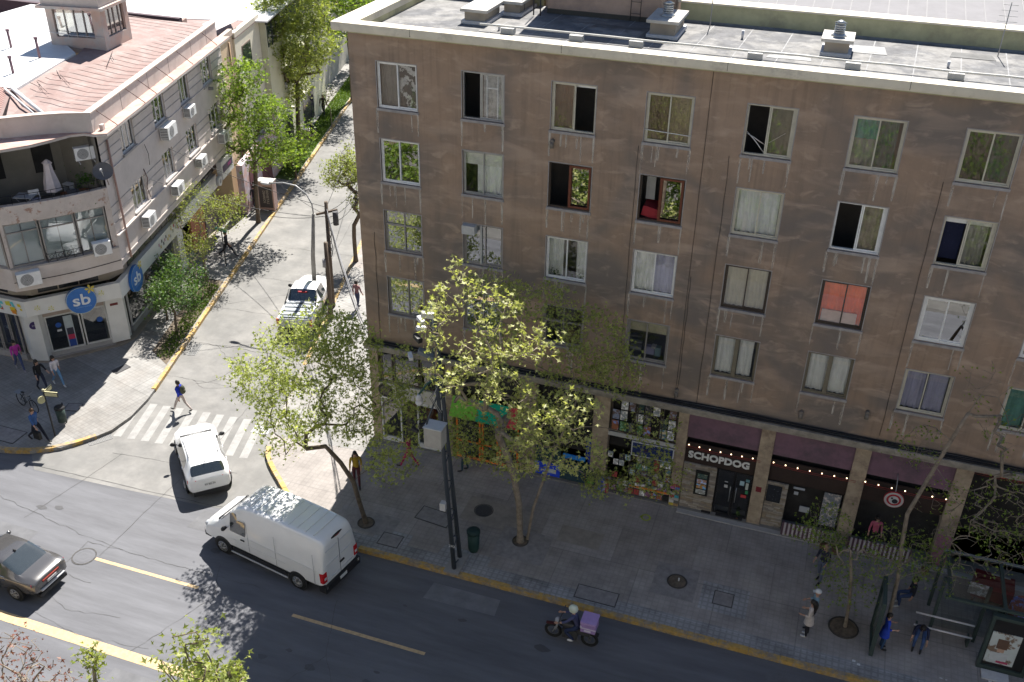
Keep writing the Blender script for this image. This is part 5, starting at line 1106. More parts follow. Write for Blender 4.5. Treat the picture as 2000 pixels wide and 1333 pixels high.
for x0, x1, z0, z1 in ((19.2, 20.9, 7.6, 9.3), (19.5, 21.2, 3.5, 5.2)):
    b = B(Mb); b.box(x0, x1, -.13, -.103, z0, z1); w = b.build("window", C_(.2, .15, .12), t); b = B(Mb); b.box(x0 + .07, (x0 + x1) / 2 - .03, -.15, -.132, z0 + .07, z1 - .07); b.box((x0 + x1) / 2 + .03, x1 - .07, -.15, -.132, z0 + .07, z1 - .07); b.build("pane", C_(.03, .05, .035, .05), w)
b = B(Mb); b.box(18.03, 23.0, -.15, .15, 10.06, 10.35); b.build("parapet", C_(.55, .5, .42), t)
t = rectb("studio_building", Mb, 23.03, 37, -.5, 14, 9.9, mat("pale_green_wall", (.55, .54, .4), var=.06), M_whroof, "pale building with a bright white metal roof and long upper glazing")
b = B(Mb); b.box(22.2, 37.2, -.9, 14, 10.0, 10.1); b.build("roof_sheet", M_whroof, t)
b = B(Mb); b.box(22.8, 37, -.65, -.58, 9.7, 9.998); b.build("gutter", M_cable, t)
for k in range(14):
    b = B(Mb); x = 23.2 + k * .98; b.box(x, x + .9, -.54, -.503, 8.2, 9.65); b.build("window_pane", C_(.025, .04, .04, .08), t)
    b = B(Mb); b.box(x + .9, x + .98, -.57, -.503, 8.15, 9.7); b.build("mullion", C_(.03, .035, .04), t)
for x0, x1, z0, z1 in ((26, 28, 4.6, 6.0), (29.5, 31.3, 4.4, 6.4), (33, 35, 4.4, 6.4), (25, 27, .5, 3), (30, 33, .5, 3)):
    b = B(Mb); b.box(x0, x1, -.54, -.503, z0, z1); w = b.build("window", C_(.05, .05, .06, .1), t); b = B(Mb); b.box(x0 - .1, x1 + .1, -.75, -.503, z1 + .05, z1 + .12); b.build("window_hood", C_(.5, .48, .4), w)
# low shop walls with murals between
t = thing("mural_wall", "pinkish wall with faded mural beside the pedestrians up the side street", "wall")
b = B(Mb); b.box(14.9, 23, -.7, -.3, .15, 3.3); b.build("wall", mat("mural", (.5, .33, .3), var=.2, scale=1.5, col2=(.5, .45, .5), s2=.8, mix2=(.45, .55)), t)
b = B(Mb); b.box(16, 16.8, -.73, -.703, .3, 2.6); b.box(18.5, 20.5, -.73, -.703, .3, 2.8); b.build("gate_panel", C_(.12, .04, .05), t)
# roofs behind the corner building
t = rectb("red_roof_house", Mb, 14.95, 22.9, 9.05, 24, 10.5, mat("wall_back", (.4, .3, .27)), M_redroof, "house with a red sheet roof behind the corner building")
b = B(); b.box(-43, -21.5, 18.4, 18.7, 10.5, 11.6); b.build("dark_gable", C_(.08, .05, .06), t)
b = B(); b.quad((-21.5, 19.5, 10.78), (-20, 18.9, 10.78), (-20.3, 22.5, 10.78), (-22, 24.6, 10.78)); b.build("skylight", M_whroof, t)
t = rectb("dark_shed", Mb, 23.1, 44, 14.1, 40, 9.0, C_(.05, .05, .06), C_(.1, .09, .1), "dark low building behind the red roofs at the top left corner")
b = B(Mb); b.box(22.8, 23.05, 14.2, 40, 8.9, 9.6); b.build("light_edge", C_(.5, .45, .42), t)
t = rectb("back_house", Mb, 40, 62, .5, 13.9, 7.5, mat("wall_b3", (.4, .38, .34)), C_(.35, .33, .3), "pale block at the end of the side street behind the trees")
# behind the brown block: grey corrugated building
t = thing("grey_annex", "grey sheet clad building behind the brown block's roof parapet", "building")
M_grey = mat("grey_sheet", (.16, .155, .165), var=.1, scale=1)
b = B(); b.quad((4, 16, 11.5), (30.5, 16, 11.5), (30.5, 45, 14.5), (4, 45, 14.5)); b.box(4, 30.5, 15.9, 16.2, 0, 11.5); b.build("roof_slope", M_grey, t)
for k in range(27): b = B(); x = 4.4 + k; b.quad((x, 16, 11.52), (x + .05, 16, 11.52), (x + .05, 45, 14.52), (x, 45, 14.52)); b.build("sheet_seam", C_(.175, .172, .18), t)
b = B(); b.box(30.5, 31.2, 15, 45, 0, 15.1); b.build("end_wall", C_(.5, .5, .48), t)
t = rectb("far_block", frame(31.3, 17, 0), 0, 30, 0, 20, 12.5, C_(.3, .28, .26), mat("gravel_roof", (.3, .27, .23), var=.4, scale=1.5), "flat roofed block with scrub at the top right corner")
# opposite side of the avenue (behind the viewpoint): what the windows mirror and what bounces light
t = thing("opposite_building", "pale apartment block on the near side of the avenue", "building")
ops2 = [(-28 + c * 3.2, -26.4 + c * 3.2, 4.6 + r * 2.8, 6.2 + r * 2.8) for c in range(26) for r in range(6)]
Mo = Matrix.Translation((0, -32.5, 0)) @ Matrix.Rotation(math.pi, 4, 'Z')
b = B(Mo); wall_openings(b, -60, 32, 0.15, 22.5, [(a - 30, c - 30, d, e) for a, c, d, e in ops2], .3); b.quad((-60, 8, 22.5), (-60, 0, 22.5), (32, 0, 22.5), (32, 8, 22.5)); b.quad((-60, .5, 0), (32, .5, 0), (32, .5, 22.5), (-60, .5, 22.5)); b.build("facade_wall", mat("opposite_wall", (.52, .49, .46), var=.1, scale=.5), t)
b = B(Mo); b.box(-60, 32, -.05, -.003, .15, 9.0); b.build('lower_storeys', mat('brown_lower_wall', (.12, .09, .07), var=.4, scale=.4), t)
for a, c, d, e in ops2[:150]: b = B(Mo); b.quad((a - 30, .25, d), (c - 30, .25, d), (c - 30, .25, e), (a - 30, .25, e)); b.build("pane", C_(.05, .06, .07, .05), t)
# ---------------------------------------------------------------- trees
M_bark = mat("plane_bark", (0.13, 0.1, 0.07), rough=.9, var=.3, scale=4, col2=(.07, .055, .042), s2=6, bump=.6, bscale=18)
M_barkp = mat("pale_bark", (0.24, 0.2, 0.155), rough=.9, var=.25, scale=5, col2=(.15, .12, .09), s2=4, bump=.5, bscale=18)
L_bright = leaf_mat("spring_leaf", (0.28, 0.30, 0.10), (0.46, 0.46, 0.2), .35)
L_mid = leaf_mat("young_leaf", (0.2, 0.24, 0.07), (0.4, 0.42, 0.17), .5)
L_green = leaf_mat("green_leaf", (0.09, 0.15, 0.025), (0.24, 0.31, 0.06), .45)
L_dark = leaf_mat("shrub_leaf", (0.03, 0.08, 0.018), (0.11, 0.17, 0.05), .35)
L_pale = leaf_mat("pale_feather_leaf", (0.16, 0.2, 0.05), (0.32, 0.34, 0.1), .4)
L_red = leaf_mat("reddish_leaf", (0.12, 0.03, 0.02), (0.2, 0.09, 0.06), .3)
def tree(name, label, base, trunk, blobs, nat, leafm, bark, r0=.13, lsize=.14, per=8, spread=.22, seed=1, rtip=.006, cat="tree", droop=0.0, group=None, twigs=True, kf=1.0, minz=0.6, gap=0.0):
    """trunk: list of points; blobs: (cx,cy,cz,rx,ry,rz,weight). Twigs grow to random points in the blobs, leaves sit round the twig ends"""
    rs = np.random.RandomState(seed)
    t = thing(name, label, cat, group, loc=base)
    bz = np.array(base, float)
    nodes = []; parent = []
    tp = [np.array(base, float)] + [np.array(p, float) for p in trunk]
    for a, c in zip(tp, tp[1:]):
        n = max(2, int(np.linalg.norm(c - a) / .3))
        for i in range(n):
            nodes.append(a + (c - a) * i / n); parent.append(len(nodes) - 2)
    nodes.append(tp[-1]); parent.append(len(nodes) - 2)
    nt_ = len(nodes)
    w = np.array([b_[6] for b_ in blobs], float); w /= w.sum()
    att = []
    while len(att) < nat:
        k = rs.choice(len(blobs), p=w); b_ = blobs[k]; d = rs.normal(size=3); d /= np.linalg.norm(d); d *= rs.uniform(.25, 1) ** .45
        p = np.array(b_[:3]) + d * np.array(b_[3:6])
        if p[2] < minz: continue
        att.append(p)
    top = tp[-1]; att = sorted(att, key=lambda p: np.linalg.norm(p - top))
    arr = np.array(nodes); tips = []
    cap = 4096 * 4; buf = np.zeros((cap, 3)); buf[:len(arr)] = arr; cnt = len(arr)
    depth = np.zeros(cap); depth[:cnt] = 0
    lo = max(1, int(nt_ * .45))
    for p in att:
        d = np.linalg.norm(buf[lo:cnt] - p, axis=1) + depth[lo:cnt] * .0 + np.maximum(0, buf[lo:cnt, 2] - p[2]) * .6
        j = lo + int(np.argmin(d)); q = buf[j]; L_ = np.linalg.norm(p - q); n = max(1, int(L_ / .35)); last = j
        if cnt + n + 1 >= cap: break
        mid = (p + q) / 2 + rs.normal(size=3) * L_ * .09 + np.array([0, 0, L_ * .08])
        for i in range(1, n + 1):
            s = i / n; x = (1 - s) ** 2 * q + 2 * s * (1 - s) * mid + s * s * p; x[2] -= droop * s * s * L_
            buf[cnt] = x; parent.append(last); last = cnt; cnt += 1
        tips.append(last)
    ch = np.zeros(cnt); kids = [[] for _ in range(cnt)]
    for i in range(cnt):
        if parent[i] >= 0 and parent[i] != i: kids[parent[i]].append(i)
    wt = np.zeros(cnt)
    for i in range(cnt - 1, -1, -1):
        wt[i] += 1 if not kids[i] else 0
        if parent[i] >= 0: wt[parent[i]] += wt[i]
    rad_ = rtip + (r0 - rtip) * (wt / max(wt[0], 1)) ** .62
    bb = B(); bt = B()
    # chains
    vis = set()
    stack = [(0, None)]
    while stack:
        st_, pr = stack.pop(); ch_ = [] if pr is None else [pr]; i = st_
        while True:
            ch_.append(i)
            if not kids[i]: break
            ks = sorted(kids[i], key=lambda k: -wt[k])
            for k in ks[1:]: stack.append((k, i))
            i = ks[0]
        if len(ch_) >= 2:
            rr = [rad_[k] for k in ch_]
            if pr is not None: rr[0] = rr[1]
            pts_ = [tuple(buf[k] - bz) for k in ch_]
            big = max(rr) > .03
            if pr is None: rr[0] *= 1.35
            bb.tube(pts_, [r_ * kf for r_ in rr], 8 if big else 4, caps=False)
    tr = bb.build("trunk_and_limbs", bark, t)
    # leaves
    T_ = np.array([buf[k] for k in tips]); 
    if gap: T_ = T_[rs.rand(len(T_)) > gap]
    N = len(T_) * per
    c = np.repeat(T_, per, 0) + rs.normal(size=(N, 3)) * spread * np.array([1, 1, .75])
    a = rs.normal(size=(N, 3)); a[:, 2] *= .6; a /= np.linalg.norm(a, axis=1)[:, None]
    u = np.cross(a, rs.normal(size=(N, 3))); u /= np.linalg.norm(u, axis=1)[:, None]
    nn = np.cross(a, u); s = (lsize * rs.uniform(.55, 1.25, N))[:, None]
    v = np.empty((N, 8, 3)); v[:, 0] = c - a * s * .5; v[:, 1] = c + u * s * .56 + a * s * .12 + nn * s * .14; v[:, 2] = c + a * s * .02 + u * s * .17
    v[:, 3] = c + a * s * .62; v[:, 4] = c + a * s * .02 - u * s * .17; v[:, 5] = c - u * s * .56 + a * s * .12 + nn * s * .14; v[:, 6] = c - a * s * .25 - u * s * .1; v[:, 7] = c - a * s * .25 + u * s * .1
    v -= bz
    f = np.array([[0, 7, 1, 2], [0, 2, 3, 4], [0, 4, 5, 6]])
    faces = (f[None] + (np.arange(N) * 8)[:, None, None]).reshape(-1, 4)
    me = bpy.data.meshes.new("foliage"); me.vertices.add(N * 8); me.vertices.foreach_set("co", v.ravel()); me.loops.add(N * 12); me.loops.foreach_set("vertex_index", faces.ravel())
    me.polygons.add(N * 3); me.polygons.foreach_set("loop_start", np.arange(0, N * 12, 4)); me.polygons.foreach_set("loop_total", np.full(N * 3, 4)); me.update(calc_edges=True)
    me.materials.append(leafm); stuff(link("foliage", me, t)); return t
# corner tree (left)
tree("plane_tree", "leaning young plane tree on the corner behind the white van", (1.05, -4.96, .15), [(.85, -4.95, 1.0), (.65, -4.95, 2.0), (.2, -4.95, 2.75), (-.4, -4.9, 3.3)],
     [(-.3, -4.6, 7.9, 1.3, 1.2, 1.0, 2.6), (-1.2, -4.9, 7.0, 1.5, 1.3, 1.3, 3.2), (-2.6, -5, 5.6, 1.2, 1.0, .9, 2.0), (-3.6, -5, 5.9, .7, .6, .6, .5), (-1.3, -5, 5.0, 1.5, 1.4, 1.1, 2.8), (.6, -4.9, 5.6, 1.3, 1.4, 1.6, 3.0), (.8, -4.5, 7.4, 1.0, 1.0, 1.0, 1.6), (-1.9, -5.2, 3.7, 1.3, 1.1, .7, 1.4), (2.1, -4.6, 4.6, 1.3, 1.2, 1.6, 2.2), (2.5, -4.0, 6.4, 1.0, .9, 1.0, 1.3), (2.0, -4.3, 2.5, 1.1, .9, .7, .6)],
     860, L_mid, M_bark, r0=.10, lsize=.15, per=11, spread=.19, seed=4, kf=.85, rtip=.004)
# bright plane tree beside the mast
tree("plane_tree", "plane tree with bright yellow green spring leaves beside the twin steel mast", (6.79, -3.92, .15), [(6.72, -3.95, 1.9), (6.5, -4.0, 3.2), (6.35, -4.3, 4.3), (6.2, -4.8, 5.4)],
     [(5.7, -7.0, 11.9, .8, .9, .9, 1.0), (6.9, -7.0, 11.3, 1.0, 1.0, 1.0, 1.1), (4.9, -7.0, 10.6, .6, .7, .7, .6), (5.5, -7.0, 9.7, .9, 1.0, 1.1, 1.5), (6.8, -6.9, 9.4, 1.0, 1.0, .9, 1.3), (5.9, -6.6, 8.4, .8, .8, .7, .8), (8.1, -7.0, 10.6, .7, .8, .5, .6), (7.3, -6.8, 8.6, .8, .9, .7, 1), (8.3, -7.1, 8.0, .9, .9, .8, 1.8), (9.3, -7.0, 8.6, .7, .8, .6, .9), (9.4, -7.1, 7.2, 1.0, .9, .5, 1.4), (7.9, -7.0, 6.6, .9, .8, .6, 1.0), (6.4, -5.2, 7.2, 1.0, 1.0, 1.1, .9)],
     400, L_bright, M_barkp, r0=.12, lsize=.16, per=8, spread=.14, seed=11, rtip=.004)
tree("plane_tree", "second plane tree with green shaded leaves close to the brown facade", (7.0, -3.75, .15), [(7.15, -3.6, 1.6), (7.6, -3.1, 3.6), (8.2, -2.7, 5.6)],
     [(5.3, -2.4, 9.3, 1.3, .9, .8, .8), (6.8, -2.2, 9.2, 1.4, .9, .8, 1.0), (8.6, -2.0, 8.2, 1.2, .9, 1.2, 1.6), (9.6, -1.9, 7.0, .9, .8, 1.0, 1.0), (7.9, -2.2, 6.6, 1.0, .9, 1.0, .9), (5.5, -2.7, 7.8, 1.2, 1, 1, .8), (4.6, -3.0, 3.6, 1.4, .9, .9, 2.0), (6.2, -3.0, 3.4, 1.0, .8, .9, 1.3), (11.2, -2.6, 3.6, 1.1, .8, .8, 1.0), (9.7, -3.0, 3.0, 1.0, .8, .5, .9), (10.9, -2.2, 5.0, .9, .7, .9, .5), (7.2, -2.8, 5.0, 1.1, .9, .7, .6)],
     850, L_mid, M_barkp, r0=.05, lsize=.14, per=9, spread=.18, seed=23, rtip=.004)
# bare trees at right
tree("bare_tree", "nearly bare tree in a round pit left of the bus shelter", (18.3, -4.14, .15), [(18.25, -4.1, 1.2), (18.1, -4.1, 2.3), (17.9, -4.0, 3.3)],
     [(17.1, -3.6, 3.9, .9, .8, .7, 1), (18.2, -3.9, 2.6, 1.3, 1, .8, 1.4), (19.6, -3.6, 3.4, 1.3, 1.0, .8, 1.3), (18.1, -4, 1.8, 1.1, .8, .5, .6), (16.6, -3.7, 3.3, .6, .5, .4, .3)],
     420, L_green, M_barkp, r0=.07, lsize=.11, per=4, spread=.14, seed=31, gap=.0, rtip=.005, droop=.15, kf=.8)
tree("bare_tree", "tall leaning bare tree with pale twigs in front of the last shop bays", (19.6, -3.7, .15), [(19.55, -3.6, 2.2), (19.4, -3.4, 3.6), (19.35, -3.2, 4.6), (19.8, -2.9, 6.4), (20.2, -2.7, 8.0), (20.6, -2.5, 9.3)],
     [(20.6, -2.4, 9.4, .8, .6, .9, .5), (21.6, -2.6, 8.0, 1.2, .8, .7, 1.2), (22.0, -3.4, 5.8, 1.3, 1.0, 1.2, 3.0), (21.3, -3.6, 4.2, 1.4, 1.0, 1.0, 2.6), (19.2, -2.7, 7.0, .8, .6, .9, .8), (20.2, -3.2, 5.6, .8, .8, .8, .8), (22.6, -3.5, 4.6, 1.1, .8, .7, 1.5), (20.3, -3.9, 3.1, 1.2, .8, .5, 1)],
     900, L_green, M_barkp, r0=.09, lsize=.11, per=4, spread=.14, seed=37, gap=.62, rtip=.006, droop=.3, kf=.72)
# left pavement of the side street
tree("shrub_tree", "low dense green shrub tree in the bed beside the side street kerb", (-13.9, 4.5, .15), [(-13.9, 4.5, .7), (-13.9, 4.6, 1.2)],
     [(-14.0, 4.7, 2.2, 1.1, 1.1, .7, 2), (-15.0, 5.2, 2.0, .8, .8, .6, 1), (-13.3, 5.0, 1.9, .7, .8, .6, 1), (-14.3, 6.2, 2.3, 1.0, 1.2, .8, 1.4), (-14.9, 4.6, 1.6, .7, .6, .5, .6)], 210, L_dark, M_bark, r0=.06, lsize=.15, per=13, spread=.2, seed=41)
tree("shrub_tree", "darker leafy shrub close to the shop windows under the blue side sign", (-15.1, 5.4, .15), [(-15.1, 5.4, .8), (-15.2, 5.5, 1.3)],
     [(-15.3, 5.8, 2.0, .6, .9, .7, 1), (-15.5, 6.6, 2.5, .6, .8, .7, 1)], 90, L_dark, M_bark, r0=.05, lsize=.17, per=11, spread=.17, seed=43)
tree("pale_tree", "thin tree with feathery pale yellow leaves beside the long facade", (-15.6, 9.6, .15), [(-15.6, 9.6, 1.2), (-15.7, 9.8, 2.2)],
     [(-15.9, 10.0, 4.6, 1.3, 1.3, .9, 2), (-16.6, 9.2, 4.0, .8, .8, .6, 1), (-15.0, 10.6, 3.7, 1.2, 1.2, .8, 1.6), (-15.3, 9.0, 2.9, 1.0, 1, .6, .9), (-14.6, 11.4, 4.1, .8, .9, .5, .8), (-16.9, 10.2, 4.9, .7, .6, .5, .6), (-15.2, 8.2, 2.6, .9, 1.0, .6, .7)], 380, L_pale, M_barkp, r0=.07, lsize=.10, per=12, spread=.2, seed=47)
tree("shrub_tree", "small green shrub at the foot of the pale thin tree", (-15.3, 8.0, .15), [(-15.3, 8.0, .5)], [(-15.2, 8.1, 1.2, .6, .7, .4, 1)], 50, L_dark, M_bark, r0=.04, lsize=.14, per=9, spread=.15, seed=49)
tree("maple_tree", "tall fresh green tree behind the parked advertising box on the side street", (-17.17, 17.35, .15), [(-17.1, 17.35, 2.0), (-16.95, 17.35, 3.4), (-16.9, 17.3, 4.4)],
     [(-17.6, 17.3, 8.9, 1.2, 1.3, 1.1, 2), (-16.4, 17.0, 9.4, .9, 1.0, .8, 1.2), (-16.9, 17.2, 7.3, 1.9, 1.6, 1.1, 4), (-15.2, 17.0, 7.3, 1.2, 1.2, .9, 1.8), (-18.6, 17.4, 7.0, .9, 1.1, 1.1, 1.4), (-15.6, 16.9, 5.8, 1.5, 1.3, .9, 2.6), (-18.0, 17.3, 5.4, 1.2, 1.2, .9, 1.8), (-14.7, 17.2, 5.0, 1.0, 1.0, .7, 1.2), (-16.3, 17.2, 4.3, 1.3, 1.1, .6, 1.3)],
     520, L_green, M_bark, r0=.13, lsize=.2, per=12, spread=.24, seed=53)
tree("maple_tree", "big leafy tree beside the pale studio building up the side street", (-21.4, 29.8, .15), [(-21.3, 29.8, 2.5), (-21.1, 29.8, 4.5)],
     [(-20.6, 29.3, 10.2, 2.6, 2.2, 1.8, 5), (-20.0, 29.0, 8.0, 2.6, 2.2, 1.7, 5), (-21.2, 29.8, 6.3, 2.1, 1.8, 1.3, 3), (-21.5, 29.8, 4.4, 1.2, 1.2, 1.0, 1.2), (-20.0, 29.5, 11.8, 1.8, 1.6, 1.0, 1.6), (-21.8, 31.0, 12.2, 1.6, 1.6, 1.0, 1.0)], 800, L_pale, M_bark, r0=.16, lsize=.25, per=13, spread=.3, seed=59)
tree("street_tree", "small round tree on the grass verge near the brown block's roof corner", (-23.0, 41.2, .15), [(-22.95, 41.2, 2.5), (-22.9, 41.2, 3.6)],
     [(-23.2, 41.0, 7.2, 2.5, 2.2, 2.0, 3), (-22.0, 40.0, 9.0, 2.2, 2.0, 1.7, 2)], 260, L_green, M_bark, r0=.13, lsize=.3, per=13, spread=.3, seed=61)
tree("street_tree", "slender young tree on the verge by the two walking women", (-21.3, 34.5, .15), [(-21.3, 34.5, 1.6)], [(-21.4, 34.5, 2.6, .6, .6, .7, 1)], 40, L_pale, M_barkp, r0=.04, lsize=.13, per=6, spread=.25, seed=63, gap=.3)
tree("street_tree", "dark stemmed bush on the kerb at the bend of the tree shadows", (-18.6, 24.4, .15), [(-18.6, 24.4, 1.0)], [(-18.7, 24.5, 2.0, .9, 1, .8, 1), (-19.6, 26.5, 1.6, .9, 1.3, .7, 1), (-20.4, 28.6, 1.8, 1, 1.2, .9, 1)], 130, L_green, M_bark, r0=.06, lsize=.2, per=11, spread=.25, seed=65)
for k, (x, y, z) in enumerate(((-26, 52, 8), (-22, 56, 9), (-30, 60, 9), (-18.5, 53, 7.5))):
    tree("street_tree", ["leftmost of the hazy trees at the far end of the side street", "bushy tree at the far end of the side street behind the round verge tree", "pale tree crown at the top edge above the white roof", "tree crown peeping over the brown block's roof corner"][k], (x, y, .15), [(x, y, 3)], [(x, y, z, 3, 2.5, 2.8, 1)], 160, L_pale if k % 2 else L_green, M_bark, r0=.15, lsize=.4, per=13, spread=.45, seed=70 + k)
tree("street_tree", "tree with tangled bare twigs and green tips beside the block's left wall", (-9.3, 14.7, .15), [(-9.3, 14.7, 1.6), (-9.2, 14.6, 2.4)],
     [(-10.3, 15.6, 5.0, 1.1, 1.2, .8, 1.8), (-9.3, 15.8, 5.8, 1.2, 1.2, .9, 1.8), (-8.8, 15.4, 3.5, 1.2, 1.0, .7, .8)], 480, L_pale, M_bark, r0=.12, lsize=.14, per=10, spread=.2, seed=81, gap=.25, rtip=.006)
# near side trees: tops at the lower edge, mirrored in the windows
def near(x, y, top, seed, label, leafm=L_mid, big=1.0, nat=240, ls=.17, sp=.22):
    tree("plane_tree", label, (x, y, .15), [(x, y, 2.5), (x + .1, y, 4.5)], [(x, y, top - 1.3, 1.0 * big, 1.0 * big, 1.3, 1.6), (x - .6, y, top - 3.0, 1.7 * big, 1.5, 1.3, 2), (x + .8, y - .3, top - 3.4, 1.6 * big, 1.5, 1.3, 2), (x, y - .3, top - 5, 2.0 * big, 1.7, 1.3, 2)], nat, leafm, M_bark, r0=.13, lsize=ls, per=10, spread=sp, seed=seed)
near(6.45, -21.0, 12.6, 91, "pale green tree top rising over the avenue at the bottom edge", L_pale, .55, 480, .125, .15)
tree("plane_tree", "thin leafy shoot left of the tree top at the bottom edge", (4.1, -21.4, .15), [(3.8, -21.1, 5), (3.35, -20.4, 8.6), (3.2, -20.1, 9.5)], [(3.15, -20.1, 9.6, .16, .2, .45, 1), (3.35, -20.3, 9.0, .2, .2, .4, 1)], 34, L_pale, M_barkp, r0=.05, lsize=.12, per=9, spread=.1, seed=92)
tree("plane_tree", "thin leafy shoot right of the tree top at the bottom edge", (7.6, -21.6, .15), [(7.4, -21.3, 5), (7.3, -21.1, 9), (7.3, -21.0, 11.4)], [(7.33, -21, 11.8, .15, .2, .4, 1)], 24, L_pale, M_barkp, r0=.05, lsize=.12, per=9, spread=.1, seed=93)
tree("bare_tree", "reddish twiggy tree top at the bottom left corner", (1.4, -20.8, .15), [(1.3, -20.6, 4), (1.3, -20.4, 7), (1.4, -20.3, 8.6)], [(1.3, -20.3, 9.1, .8, .7, .6, 1), (2.0, -20.5, 8.9, .8, .7, .4, 1)], 120, L_red, M_barkp, r0=.06, lsize=.09, per=3, spread=.1, seed=94, rtip=.005, kf=.8)
for k, x in enumerate((-7, -1.5, 11, 16.5, 22, 28)):
    near(x, -22.2, 9.6, 100 + k, ["plane tree on the near pavement, farthest left of the row below the viewpoint", "plane tree on the near pavement next left of the pale green top", "plane tree on the near pavement right of the pale green top", "plane tree on the near pavement below the middle of the view", "plane tree on the near pavement right of the middle", "plane tree on the near pavement at far right"][k], L_green, 1.1, 130, .24)

for k, x in enumerate((-16, -8, 0, 8, 16, 24)):  # unseen hedges, added so the facade windows mirror green
    tree("hedge", ["tall hedge on the near side of the avenue, farthest left", "tall hedge on the near side, second from the left", "tall hedge on the near side, third from the left", "tall hedge on the near side below the viewpoint", "tall hedge on the near side right of the viewpoint", "tall hedge on the near side, farthest right"][k], (x, -25.5, .15), [(x, -25.5, .8)],
         [(x - 2.6, -25.5, 2.2, 1.8, .8, 1.8, 1), (x, -25.5, 2.6, 1.8, .9, 2.0, 1), (x + 2.6, -25.5, 2.1, 1.8, .8, 1.7, 1)], 260, L_green, M_bark, r0=.08, lsize=.34, per=10, spread=.3, seed=120 + k, cat="hedge")
# ---------------------------------------------------------------- people
SKIN = C_(.42, .25, .18, .6); HAIRD = C_(.015, .011, .009, .5)
def person(label, x, y, heading, z=.155, h=1.63, shirt=(.1, .1, .1), pants=(.05, .06, .12), shoes=(.03, .03, .03), hair=(.015, .011, .009), longhair=False, stride=.0, armL=0.0, armR=0.0, elbL=.3, elbR=.3, lean=0.0, sit=False, skirt=None, sleeves=True, bag=None, hairtype=1, shorts=False, coat=False, headdown=0.0, kneel=0.0, cap=None, riding=False, parts=None):
    t = thing("person", label, "person", loc=(x, y, z), rz=heading - math.pi / 2)
    H = h; J = {}; E_ = []
    hipz = .53 * H if not sit else .29 * H + .02
    if riding: hipz = .78
    def rotx(v, a): return Vector((v.x, v.y * math.cos(a) - v.z * math.sin(a), v.y * math.sin(a) + v.z * math.cos(a)))
    up = rotx(Vector((0, 0, 1)), -lean)      # forward is +y
    pel = Vector((0, 0, hipz)); waist = pel + up * .08 * H; chest = pel + up * .20 * H; neck = pel + up * .30 * H
    hd = rotx(Vector((0, 0, 1)), -(lean * .4 + headdown)); head = neck + hd * .085 * H
    P = [pel, waist, chest, neck, neck + hd * .03 * H]; RD = [(.078 * H, .058 * H), (.068 * H, .05 * H), (.082 * H, .058 * H), (.036 * H, .034 * H), (.03 * H, .03 * H)]
    cls = ['p', 's', 's', 's', 'k']
    ed = [(0, 1), (1, 2), (2, 3), (3, 4)]
    hands = []
    def add(pt, r, c, frm): P.append(pt); RD.append((r * H, r * H)); cls.append(c); ed.append((frm, len(P) - 1)); return len(P) - 1
    for sx, sw, arm, elb in ((-1, stride, armL, elbL), (1, -stride, armR, elbR)):
        # leg
        if sit or riding:
            th = rotx(Vector((0, 0, -1)), 1.35 if not riding else 1.15); hp = pel + Vector((sx * .055 * H, 0, -.01 * H)); kn = hp + th * .245 * H + Vector((sx * (.03 if sit else .07), 0, 0)); an = kn + rotx(Vector((0, 0, -1)), -.1 if sit else -.75) * .25 * H
        else:
            a = sw; hp = pel + Vector((sx * .052 * H, 0, -.01 * H)); kb = .12 + (.55 * max(0, -a) if a < 0 else 0.02)
            th = rotx(Vector((0, 0, -1)), a + kb * .4); kn = hp + th * .245 * H; an = kn + rotx(Vector((0, 0, -1)), a - kb * .7) * .245 * H
        i = add(hp, .052, 'p', 0); i = add(hp.lerp(kn, .5), .047, 'p', i); i = add(kn, .036, 'k' if shorts else 'p', i); i = add(kn.lerp(an, .45), .034, 'k' if shorts else 'p', i); i = add(an, .024, 'k' if shorts else 'p', i)
        fd = rotx(Vector((0, 1, 0)), (-.45 if (not sit and not riding and sw < -.2) else (.15 if sw > .2 else 0))); hl = an + Vector((0, -.02 * H, -.022 * H)); i2 = add(an + fd * .05 * H + Vector((0, 0, -.028 * H)), .024, 'f', i); add(an + fd * .12 * H + Vector((0, 0, -.03 * H)), .018, 'f', i2)
        # arm
        sh = chest + up * .075 * H + Vector((sx * .10 * H, 0, 0)); a = arm if arm else -sw * .8
        ua = rotx(Vector((sx * .18, 0, -1)).normalized(), a); el = sh + ua * .165 * H; fa = rotx(Vector((sx * (-.12 if elb > .6 else .08), 0, -1)).normalized(), a + elb); wr = el + fa * .145 * H
        i = add(sh, .036, 's', 2); i = add(sh.lerp(el, .55), .03, 's', i); i = add(el, .025, 's' if sleeves else 'k', i); i = add(el.lerp(wr, .5), .023, 's' if sleeves else 'k', i); i = add(wr, .015, 'k', i); hands.append((wr, fa, sx))
    low = min(p.z for p in P) - .018 * H
    if not riding: P = [p - Vector((0, 0, low)) for p in P]; head = head - Vector((0, 0, low)); neck = neck - Vector((0, 0, low)); chest = chest - Vector((0, 0, low)); pel = pel - Vector((0, 0, low)); waist = waist - Vector((0, 0, low)); hands = [(w - Vector((0, 0, low)), f, s) for w, f, s in hands]
    me = bpy.data.meshes.new("sk"); me.from_pydata([tuple(p) for p in P], ed, []); ob = bpy.data.objects.new("sk", me); COL.objects.link(ob)
    mod = ob.modifiers.new("Skin", 'SKIN'); mod.use_smooth_shade = True; sv = me.skin_vertices[0].data
    for i, r_ in enumerate(RD): sv[i].radius = (r_[0], r_[1]); sv[i].use_root = (i == 0)
    ob.modifiers.new("Sub", 'SUBSURF').levels = 1
    dg = bpy.context.evaluated_depsgraph_get(); bm_ = bpy.data.meshes.new_from_object(ob.evaluated_get(dg)); bpy.data.objects.remove(ob)
    segs = [(P[a], P[c], cls[c]) for a, c in ed]
